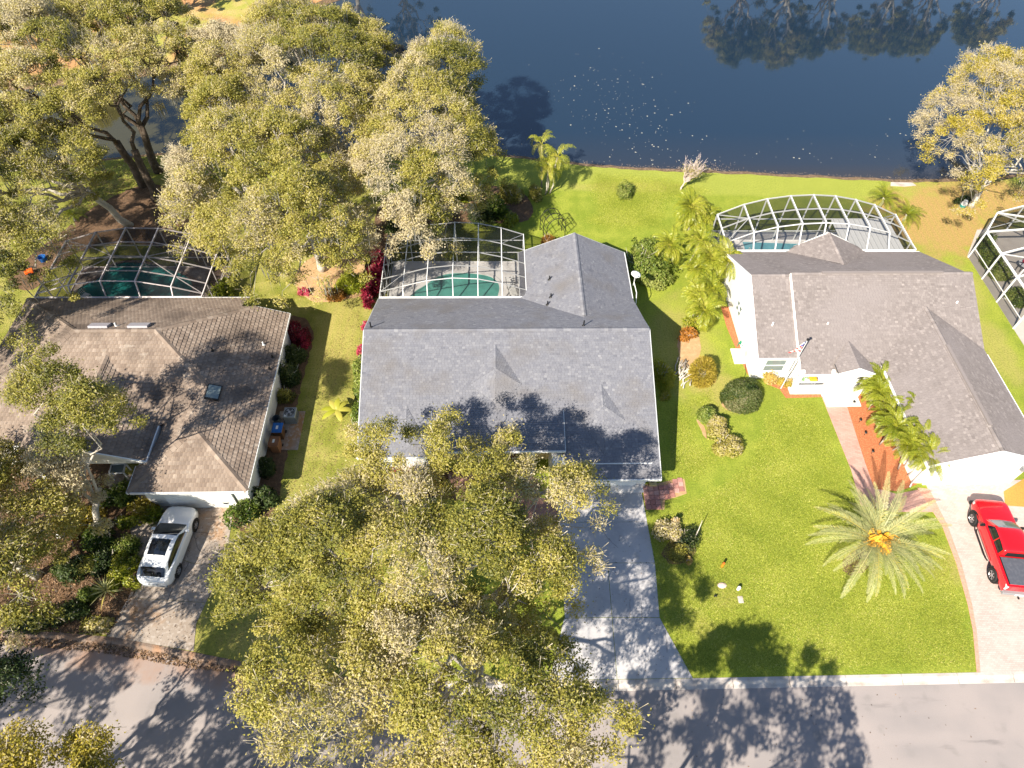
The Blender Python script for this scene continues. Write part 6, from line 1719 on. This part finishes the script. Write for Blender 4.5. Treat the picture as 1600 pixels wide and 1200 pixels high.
# ================================================================ small things
# air conditioner, bins and slab in the side yard
tag(MB().box(-.85, .85, -1.55, 1.5, 0, .06).build('utility_pad', M['concreteold'], loc=(-13.55, 25.25, 0)), 'worn concrete pad under the air conditioner and bins', 'concrete pad')
ac = empty('air_conditioner', (-13.45, 26.1, .06), label='grey air conditioner unit with round top fan in the side yard', cat='air conditioner')
AG = mat('ac_grey', (.24, .26, .28), .6)
b = MB().box(-.4, .4, -.4, .4, 0, .82); b.build('casing', AG, ac, bevel=.03)
for k in range(8): MB().box(-.41, .41, -.41, .41, .1 + k * .08, .115 + k * .08).build('louvre', M['dark'], ac)
MB().lathe([(.001, .825), (.33, .825), (.34, .83), (.34, .845), (.31, .85)], 28).build('fan_well', M['black'], ac)
b = MB()
for r_ in (.1, .18, .26, .33): b.tube([(r_ * math.cos(k * math.pi / 12), r_ * math.sin(k * math.pi / 12), .86) for k in range(25)], .006, 4)
b.build('fan_guard', M['lightgrey'], ac)
for k in range(4):
    a = k * math.pi / 2 + .3
    MB().face([(0, 0, .835), (.28 * math.cos(a), .28 * math.sin(a), .84), (.28 * math.cos(a + .7), .28 * math.sin(a + .7), .832)]).build('fan_blade', M['grey'], ac)
MB().lathe([(.001, .872), (.07, .87), (.07, .85)], 10).build('fan_hub', M['lightgrey'], ac)
MB().box(-.3, -.1, -.35, -.2, .823, .83).build('label_plate', M['white'], ac)
def bin_(label, x, y, z, lidm, bodym, rz, sticker=True):
    o = empty('wheelie_bin', (x, y, z), rz, label=label, cat='bin')
    V = [(-.24, -.28, 0), (.24, -.28, 0), (.24, .28, 0), (-.24, .28, 0), (-.3, -.36, 1.0), (.3, -.36, 1.0), (.3, .36, 1.0), (-.3, .36, 1.0)]
    MB().mesh(V, [(3, 2, 1, 0), (4, 5, 6, 7), (0, 1, 5, 4), (1, 2, 6, 5), (2, 3, 7, 6), (3, 0, 4, 7)]).build('bin_body', bodym, o)
    b = MB().box(-.33, .33, -.4, .36, 1.004, 1.05).box(-.26, .26, -.32, .3, 1.053, 1.085); lid = b.build('lid', lidm, o, bevel=.015)
    if sticker: MB().box(-.07, .07, -.16, .1, 1.088, 1.093).build('sticker', M['white'], lid)
    MB().tube([(-.25, .4, .98), (.25, .4, .98)], .02).build('handle', M['black'], o)
    for s_ in (-1, 1): MB().tube([(s_ * .24, .3, .1), (s_ * .31, .3, .1)], .1, 12).build('wheel', M['rubber'], o)
    return o
BLUE = mat('blue_plastic', (.02, .13, .42), .45); BRN = mat('brown_plastic', (.22, .10, .05), .6); BRN2 = mat('dark_brown_plastic', (.10, .05, .025), .6)
bin_('brown wheelie bin with blue lid beside the air conditioner', -13.95, 24.75, .06, BLUE, BRN2, 0)
bin_('tan brown wheelie bin below the blue-lidded one', -14.0, 23.75, .0, BRN, BRN, -.05)
bin_('blue bin half under the right eave of the grey-roofed house', 10.35, 25.35, 0, BLUE, BLUE, 1.57, False)
bin_('tan bin just behind the blue bin under the right eave', 10.3, 26.2, 0, BRN, BRN, 1.57, False)
tc = empty('trash_can', (-14.3, 25.7, .06), label='open round dark grey can between the wall and the air conditioner', cat='trash can')
DG = mat('dark_grey_plastic', (.06, .08, .10), .6)
MB().lathe([(.001, .02), (.2, .0), (.25, .7), (.27, .72), (.25, .74), (.23, .7), (.18, .06), (.001, .05)], 20).build('can', DG, tc)
for s_ in (-1, 1): MB().beam((s_ * .24, -.06, .6), (s_ * .24, .06, .6), .04).build('handle', DG, tc)
# satellite dish at the wing's eave
x, y, z = G(985, 440, 3.2)
sd = empty('satellite_dish', (10.55, 36.3, 2.75), label='white satellite dish on a mast at the right eave of the grey-roofed house', cat='satellite dish')
d = MB(); d.lathe([(.001, .0), (.15, .01), (.28, .035), (.38, .07), (.385, .075), (.28, .045), (.15, .02), (.001, .012)], 24)
dd = d.build('dish', M['white'], sd, smooth=True); dd.rotation_euler = (math.radians(2), math.radians(10), 0); dd.location = (0, 0, .75); dd.scale = (.95, .95, .95)
MB().tube([(0, 0, -.3), (0, 0, .72)], .035).build('mast', M['lightgrey'], sd)
MB().tube([(0, 0, .6), (0, -.35, .75), (0, -.42, 1.0)], .018).build('feed_arm', M['lightgrey'], sd)
MB().beam((0, -.42, .98), (0, -.40, 1.08), .07).build('receiver', M['lightgrey'], sd)
MB().tube([(0, 0, .0), (.1, -.9, -.2), (.12, -1.3, -.9)], .03).build('brace', M['white'], sd)
# flagpole with a limp flag
fp = empty('flagpole', (*G(1220, 607)[:2], 0), label='tall flagpole with furled striped flag in front of the right house', cat='flagpole')
MB().tube([(0, 0, 0), (0, 0, 5.2)], [.045, .03], 8).build('pole', M['lightgrey'], fp)
MB().lathe([(.001, 5.34), (.07, 5.32), (.1, 5.26), (.07, 5.19), (.03, 5.18)], 12).build('finial', M['black'], fp)
b = MB(); V = []; nz_ = 9
for k in range(nz_):
    z = 5.05 - k * .12
    for j in range(6):
        w = (.05 + .045 * k) ; V.append((-.04 - j / 5 * w * 2.0, .06 * math.sin(j * 1.9 + k * .4), z - j * .03))
F = [(k * 6 + j, k * 6 + j + 1, (k + 1) * 6 + j + 1, (k + 1) * 6 + j) for k in range(nz_ - 1) for j in range(5)]
for i, f_i in enumerate(F): b.face([V[q] for q in f_i], m=i % 2 if f_i[0] // 6 > 2 else (2 if i % 5 < 3 else 0))
b.build('flag', [M['white'], mat('flag_red', (.6, .05, .05), .8), mat('flag_blue', (.05, .08, .3), .8)], fp)
# garden arbor behind the grey house
arb = empty('garden_arch', (*P0(868, 372), 0), .35, label='dark wrought iron tunnel arch on the lawn behind the grey roof', cat='garden arch')
for i, yy in enumerate((0, .7, 1.4)):
    pts = [(-.85, yy, 0), (-.85, yy, 1.2)] + [(.85 * -math.cos(k * math.pi / 10), yy, 1.2 + .85 * math.sin(k * math.pi / 10)) for k in range(1, 10)] + [(.85, yy, 1.2), (.85, yy, 0)]
    MB().tube(pts, .032, 5).build('hoop', M['black'], arb)
for k in range(0, 11, 2):
    x_, z_ = -.85 * math.cos(k * math.pi / 10), 1.2 + .85 * math.sin(k * math.pi / 10)
    MB().tube([(x_, 0, z_), (x_, 1.4, z_)], .022, 4).build('cross_bar', M['black'], arb)
for s_ in (-1, 1):
    for z_ in (.4, .8): MB().tube([(s_ * .85, 0, z_), (s_ * .85, 1.4, z_)], .02, 4).build('cross_bar', M['black'], arb)
bush('dry brown vine tangled on the left side of the iron arch', P0(856, 372, .9), .4, .7, 1.5, 340, m=CRO, tmean=.2, leaf=(.08, .03), lump=.5, name='vine', cat='vine')
# path lights
for i, (u, v, w_) in enumerate([(1332, 632, 'nearest the porch'), (1342, 660, 'second from the porch'), (1350, 680, 'third from the porch'), (1361, 709, 'farthest from the porch')]):
    o = empty('path_light', (*P0(u, v), 0), label='small black garden light in the orange mulch, ' + w_, cat='garden light', group='garden lights along the paver walk')
    MB().tube([(0, 0, 0), (0, 0, .3)], .015, 6).build('stake', M['black'], o)
    MB().lathe([(.001, .40), (.06, .38), (.1, .33), (.02, .32)], 12).build('cap', M['black'], o)
    MB().lathe([(.04, .26), (.045, .33)], 8).build('lens', M['lightgrey'], o)
# markers and lids in the lawn
o = empty('utility_marker', (*P0(1128, 885), 0), label='short orange utility marker post in the lawn', cat='marker post')
MB().cyl(0, 0, 0, .42, .07, .065, n=12).build('post', mat('orange_plastic', (.75, .22, .02), .5), o); MB().lathe([(.075, .42), (.08, .45), (.05, .52), (.001, .53)], 12).build('cap', mat('deep_orange', (.5, .12, .02), .5), o)
o = empty('pipe_cap', (*P0(1153, 921), 0), label='white domed pipe cap in the lawn just above a pale lid', cat='pipe')
MB().cyl(0, 0, 0, .26, .09, n=14).build('pipe', M['white'], o); MB().lathe([(.1, .25), (.1, .3), (.07, .35), (.001, .36)], 14).build('cap', M['white'], o)
tag(MB().box(-.15, .15, -.2, .2, 0, .03).build('meter_lid', M['curb'], loc=(*P0(1157, 937), 0), bevel=.01), 'pale square meter lid set flat in the lawn', 'lid')
b = MB(); b.lathe([(.26, 0), (.24, .05), (.14, .09), (.001, .1)], 9); o = b.build('flat_stone', mat('pinkish_stone', (.6, .45, .38), .9), loc=(*P0(1128, 915), 0)); o.scale = (1.1, .7, 1); tag(o, 'flat pinkish stone lying in a worn patch of lawn', 'stone')
tag(MB().tube([(0, 0, 0), (0, 0, .14), (.1, -.06, .18)], .045, 6).build('sprinkler_head', M['black'], loc=(*P0(1116, 932), 0)), 'small black sprinkler stub at the edge of the oak shadow', 'sprinkler')
tag(MB().tube([(0, 0, 0), (.25, .4, .7), (.45, .8, 1.1)], [.04, .03, .02], 6).build('dead_stake', M['bark'], loc=(*P0(1083, 845), 0)), 'dead forked stick leaning out of the island bed', 'stick')
# pink stepping pavers at the garage corner: each one its own
pv = MB().prism([(9.45, 19.1), (10.6, 19.1), (10.75, 19.75), (11.5, 19.95), (12.2, 20.2), (12.25, 21.25), (11.3, 21.15), (10.7, 21.0), (9.45, 20.85)], -.02, .006).build('paver_path', M['earth']); pv['kind'] = 'structure'
rr = random.Random(8)
spots_ = [(9.63 + i * .325, 19.27 + j * .325) for i in range(3) for j in range(5)]
spots_ += [(10.62, 19.95), (10.94, 19.98), (10.62, 20.28), (10.94, 20.31), (10.62, 20.62), (10.94, 20.64), (11.27, 20.1), (11.27, 20.43), (11.27, 20.77), (11.6, 20.4), (11.6, 20.73), (11.93, 20.5), (11.93, 20.85), (11.93, 21.15), (11.6, 21.06)]
base_me = [MB().box(-.153, .153, -.153, .153, 0, .05, t=t).data('paver', M['paver']) for t in (.1, .35, .5, .65, .9)]
for x, y in spots_:
    o = inst('paver', rr.choice(base_me), pv, (x, y, .004 + rr.uniform(0, .012)), (rr.uniform(-.01, .01), rr.uniform(-.01, .01), rr.uniform(-.05, .05)))
# small concrete stoop and planter at the garage corner
o = empty('flower_pot', (*P0(1018, 752), 0), label='black pot with a tan rim at the garage corner', cat='pot')
MB().lathe([(.001, 0), (.16, 0), (.22, .32), (.24, .34), (.2, .33), (.001, .28)], 16).build('pot', M['black'], o)
MB().box(-.2, .25, -.4, -.1, 0, .2).build('stone', mat('tan_stone', (.6, .45, .2), .8), o)
MB().box(7.35, 9.6, 20.3, 20.88, .02, .05).build('garage_stoop', M['deck'])['kind'] = 'structure'
# dark tyre-like planter and white sack at the left garage
o = empty('planter_tub', (*P0(360, 785), 0), label='large round black tub at the right of the left garage door', cat='tub')
MB().lathe([(.001, .05), (.3, .05), (.36, .55), (.42, .6), (.40, .66), (.33, .62), (.28, .15), (.001, .14)], 22).build('tub', M['black'], o)
MB().lathe([(.34, .42), (.385, .43), (.385, .48), (.35, .49)], 22).build('band', M['grey'], o)
sk_ = MB().lathe([(.001, 0), (.28, .02), (.3, .2), (.22, .38), (.06, .42), (.001, .5)], 10); o = sk_.build('plastic_sack', M['white'], loc=(*P0(327, 785), 0)); o.scale = (1, .7, .8); tag(o, 'crumpled white sack in front of the left garage door', 'sack')
# white lantern-like glass case in the left entry
lc = empty('porch_table', (*P0(192, 742), 0), .1, label='white framed glass table between the entry and the garage', cat='table')
for sx in (-1, 1):
    for sy in (-1, 1): MB().box(sx * .42 - .04, sx * .42 + .04, sy * .32 - .04, sy * .32 + .04, 0, .75).build('leg', M['white'], lc)
for a, b_ in (((-.46, -.34, .78), (.46, -.34, .78)), ((-.46, .34, .78), (.46, .34, .78)), ((-.42, -.34, .78), (-.42, .34, .78)), ((.42, -.34, .78), (.42, .34, .78))):
    MB().beam(a, b_, .09, .06).build('top_frame', M['white'], lc)
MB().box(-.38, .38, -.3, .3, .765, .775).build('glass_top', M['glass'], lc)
flat('entry_slab', GX([(172, 742), (208, 742), (205, 762), (165, 760)]), .03, M['concreteold'], thick=.04)
# garden ornaments
o = empty('garden_globe', (*P0(97, 840), 0), label='white garden globe on a short foot in the golden ground cover', cat='garden ornament')
MB().lathe([(.001, .5), (.1, .48), (.17, .38), (.19, .28), (.14, .16), (.06, .12)], 16).build('globe', M['white'], o, smooth=True); MB().lathe([(.12, 0), (.05, .06), (.06, .13)], 12).build('foot', M['lightgrey'], o)
TER = mat('terracotta', (.45, .11, .05), .8)
o = empty('clay_pot', (*P0(119, 843), 0), label='red clay pot lying beside the garden globe', cat='pot')
MB().lathe([(.001, 0), (.14, 0), (.2, .3), (.23, .31), (.23, .36), (.19, .36), (.13, .04), (.001, .03)], 16).build('pot', TER, o, smooth=True)
b = MB(); b.tube(wob((-.9, .4, .1), (.7, -.5, .35), np.random.default_rng(4), .05, 4), [.07, .06, .05, .04, .03], 6); o = b.build('fallen_limb', M['barkdark'], loc=(*P0(142, 815), 0)); tag(o, 'dark fallen limb lying across the golden ground shrub', 'branch')
o = empty('tub', (*P0(68, 407), 0), label='blue plastic tub under the trees left of the weathered cage', cat='tub')
MB().lathe([(.001, .02), (.26, .0), (.32, .36), (.34, .38), (.32, .4), (.29, .36), (.24, .05), (.001, .04)], 18).build('bucket', BLUE, o)
o = empty('garden_cart', (*P0(48, 428), 0), .5, label='bright orange garden tool in the dark corner beside the weathered cage', cat='garden tool')
MB().box(-.3, .3, -.2, .2, .15, .4).build('tray', mat('safety_orange', (.8, .12, .01), .5), o, bevel=.04); MB().tube([(.25, 0, .35), (.8, .1, .9)], .02).build('handle', M['black'], o)
for s_ in (-1, 1): MB().tube([(0, s_ * .22, .14), (0, s_ * .28, .14)], .14, 14).build('wheel', M['rubber'], o)
# urn on the right bank
o = empty('garden_urn', (*P0(1503, 324), 0), label='white and teal urn standing by the lake bank tree', cat='urn')
MB().lathe([(.001, 0), (.18, 0), (.2, .05), (.26, .25), (.27, .4), (.2, .6), (.16, .66), (.19, .7)], 16).build('urn', M['white'], o, smooth=True)
MB().lathe([(.205, .04), (.275, .28), (.28, .32), (.26, .34)], 16).build('band', mat('teal_glaze', (.04, .3, .28), .4), o)
bush('dark little shrub behind the urn at the bank tree', P0(1506, 313, .3), .6, .45, .9, 341, m=DKG, tmean=.25)
tag(MB().prism([(-1.1, -.25), (.2, -.35), (1.3, -.2), (1.1, .2), (-.9, .25)], 0, .06).build('landing_slab', M['curb'], loc=(*P0(1408, 288), 0)), 'pale flat slab at the water edge', 'slab')
# green chair, white pad and hose by the side wall
tag(MB().box(-.75, .75, -.7, .7, 0, .07).build('concrete_pad', M['deck'], loc=(*P0(1160, 557), 0)), 'white square pad at the side door of the right house', 'pad')
ch = empty('garden_chair', (*P0(1158, 542), 0), -.8, label='green garden chair at the corner of the white pad', cat='chair')
GRN = mat('green_plastic', (.01, .22, .13), .5)
for sx in (-1, 1):
    for sy in (-1, 1): MB().beam((sx * .22, sy * .2, 0), (sx * .22, sy * .2, .42), .04).build('leg', GRN, ch)
for k in range(4): MB().box(-.25, .25, -.24 + k * .12, -.15 + k * .12, .42, .44).build('slat', GRN, ch)
for k in range(4): MB().beam((-.2 + k * .13, .24, .44), (-.2 + k * .13, .38, .95), .08, .02).build('back_slat', GRN, ch)
hs = MB().tube([(0, 0, .5), (.1, -.3, .2), (.05, -.8, .1), (-.15, -1.2, .09), (-.1, -1.5, .09)], .015, 5); o = hs.build('garden_hose', M['black'], loc=(18.15, 30.6, 0)); tag(o, 'thin black hose running down the white side wall', 'hose')
# porch furniture: bench with coloured cushions
pb = empty('porch_bench', (22.3, 28.9, .1), label='porch bench with white and orange cushions behind the rail', cat='bench')
MB().box(-.85, .6, -.3, .3, .38, .44).build('seat', M['lightgrey'], pb); MB().box(-.85, .6, .3, .36, .44, .95).build('backrest', M['lightgrey'], pb)
for x_ in (-.75, .5): MB().box(x_ - .04, x_ + .04, -.28, .28, 0, .38).build('leg', M['lightgrey'], pb)
MB().box(-.8, .0, -.28, .25, .443, .53).build('cushion', mat('printed_cushion', (.6, .6, .55), .8, layers=[(5, (.2, .35, .15), .5, .52), (4, (.6, .12, .2), .6, .62)]), pb, bevel=.03)
MB().box(.06, .55, -.28, .25, .443, .6).build('cushion', mat('orange_cushion', (.8, .36, .03), .8), pb, bevel=.03)
# things in the cages
def lounger(label, x, y, rz, m, z=.03):
    o = empty('lounge_chair', (x, y, z), rz, label=label, cat='lounge chair')
    for sx in (-1, 1): MB().tube([(sx * .3, -.9, .3), (sx * .3, .35, .3), (sx * .3, .85, .75)], .02, 5).build('side_rail', m, o)
    for k in range(8): MB().box(-.3, .3, -.88 + k * .15, -.78 + k * .15, .3, .315).build('strap', M['white'], o)
    for k in range(4): MB().beam((-.3, .4 + k * .13, .34 + k * .115), (.3, .4 + k * .13, .34 + k * .115), .09, .015).build('strap', M['white'], o)
    for sx in (-1, 1):
        for yy in (-.7, .3): MB().beam((sx * .3, yy, 0), (sx * .3, yy, .3), .03).build('leg', m, o)
    return o
def table(label, x, y, r, m, z=.03, cat='table'):
    o = empty('patio_table', (x, y, z), 0, label=label, cat=cat)
    MB().cyl(0, 0, .68, .71, r, n=20).build('table_top', m, o)
    for k in range(4):
        a = k * math.pi / 2 + .7; MB().beam((r * .7 * math.cos(a), r * .7 * math.sin(a), 0), (r * .5 * math.cos(a), r * .5 * math.sin(a), .68), .035).build('leg', M['black'], o)
    return o
def pchair(label, x, y, rz, m, z=.03, cush=None, group=None):
    o = empty('patio_chair', (x, y, z), rz, label=label, cat='chair', group=group)
    MB().box(-.24, .24, -.24, .24, .4, .44).build('seat', cush or m, o); MB().tube([(-.24, .24, .42), (-.24, .32, .85), (.24, .32, .85), (.24, .24, .42)], .02, 5).build('back_frame', m, o)
    for k in range(4): MB().beam((-.18 + k * .12, .25, .44), (-.18 + k * .12, .32, .83), .03, .015).build('back_slat', m, o)
    for sx in (-1, 1):
        for sy in (-1, 1): MB().beam((sx * .22, sy * .22, 0), (sx * .22, sy * .22, .4), .03).build('leg', m, o)
    return o
lounger('strapped lounge chair at the right end of the kidney pool deck', 1.55, 38.2, .2, M['black'])
pchair('small dark chair at the lower right corner of the kidney pool deck', 1.7, 36.6, 1.3, M['black'])
pchair('white chair at the foot of the dark green pool', -29.9, 36.6, 2.2, M['white'])
pchair('second white chair in the left corner of the weathered cage', -30.9, 37.4, 1.2, M['white'])
t_ = table('black patio table under the edge of the patio roof', 27.5, 41.5, .5, M['black'])
pchair('black patio chair on the lake side of the black table', 27.4, 42.4, 0, M['black'])
pchair('black patio chair on the house side of the black table', 27.7, 40.6, 3.1, M['black'])
b = MB()
for s_ in (-1, 1): b.tube([(s_ * .3, 0, 0), (s_ * .3, 0, .8), (s_ * .3, .35, .85), (s_ * .3, .6, .1)], .025, 6)
tag(b.build('pool_rail', M['lightgrey'], loc=(20.9, 41.9, .04)), 'pair of curved handrails between the round spa and the pool', 'handrail')
tb2 = table('grey table with red and orange pots in the far right cage', 43.6, 40.4, .55, M['lightgrey'])
for (dx, dy, m_, nm, lb) in ((-.15, .15, mat('red_glaze', (.5, .02, .05), .4), 'flower_pot', 'red pot on the grey table in the far right cage'), (.25, .0, mat('orange_glaze', (.8, .25, .05), .4), 'flower_pot', 'orange pot on the grey table in the far right cage')):
    o = MB().lathe([(.001, 0), (.1, 0), (.16, .22), (.12, .24), (.001, .18)], 12).build(nm, m_, loc=(43.6 + dx, 40.4 + dy, .745)); tag(o, lb, 'pot')
for i, (u, v, l) in enumerate([(1577, 467, 1.1), (1592, 478, 1.2)]):
    tag(MB().box(-l / 2, l, -.06, .06, 0, .1).build('edging_strip', M['white'], loc=(*P0(u, v), 0)), ['upper', 'lower'][i] + ' white edging strip beside the far right cage', 'edging')
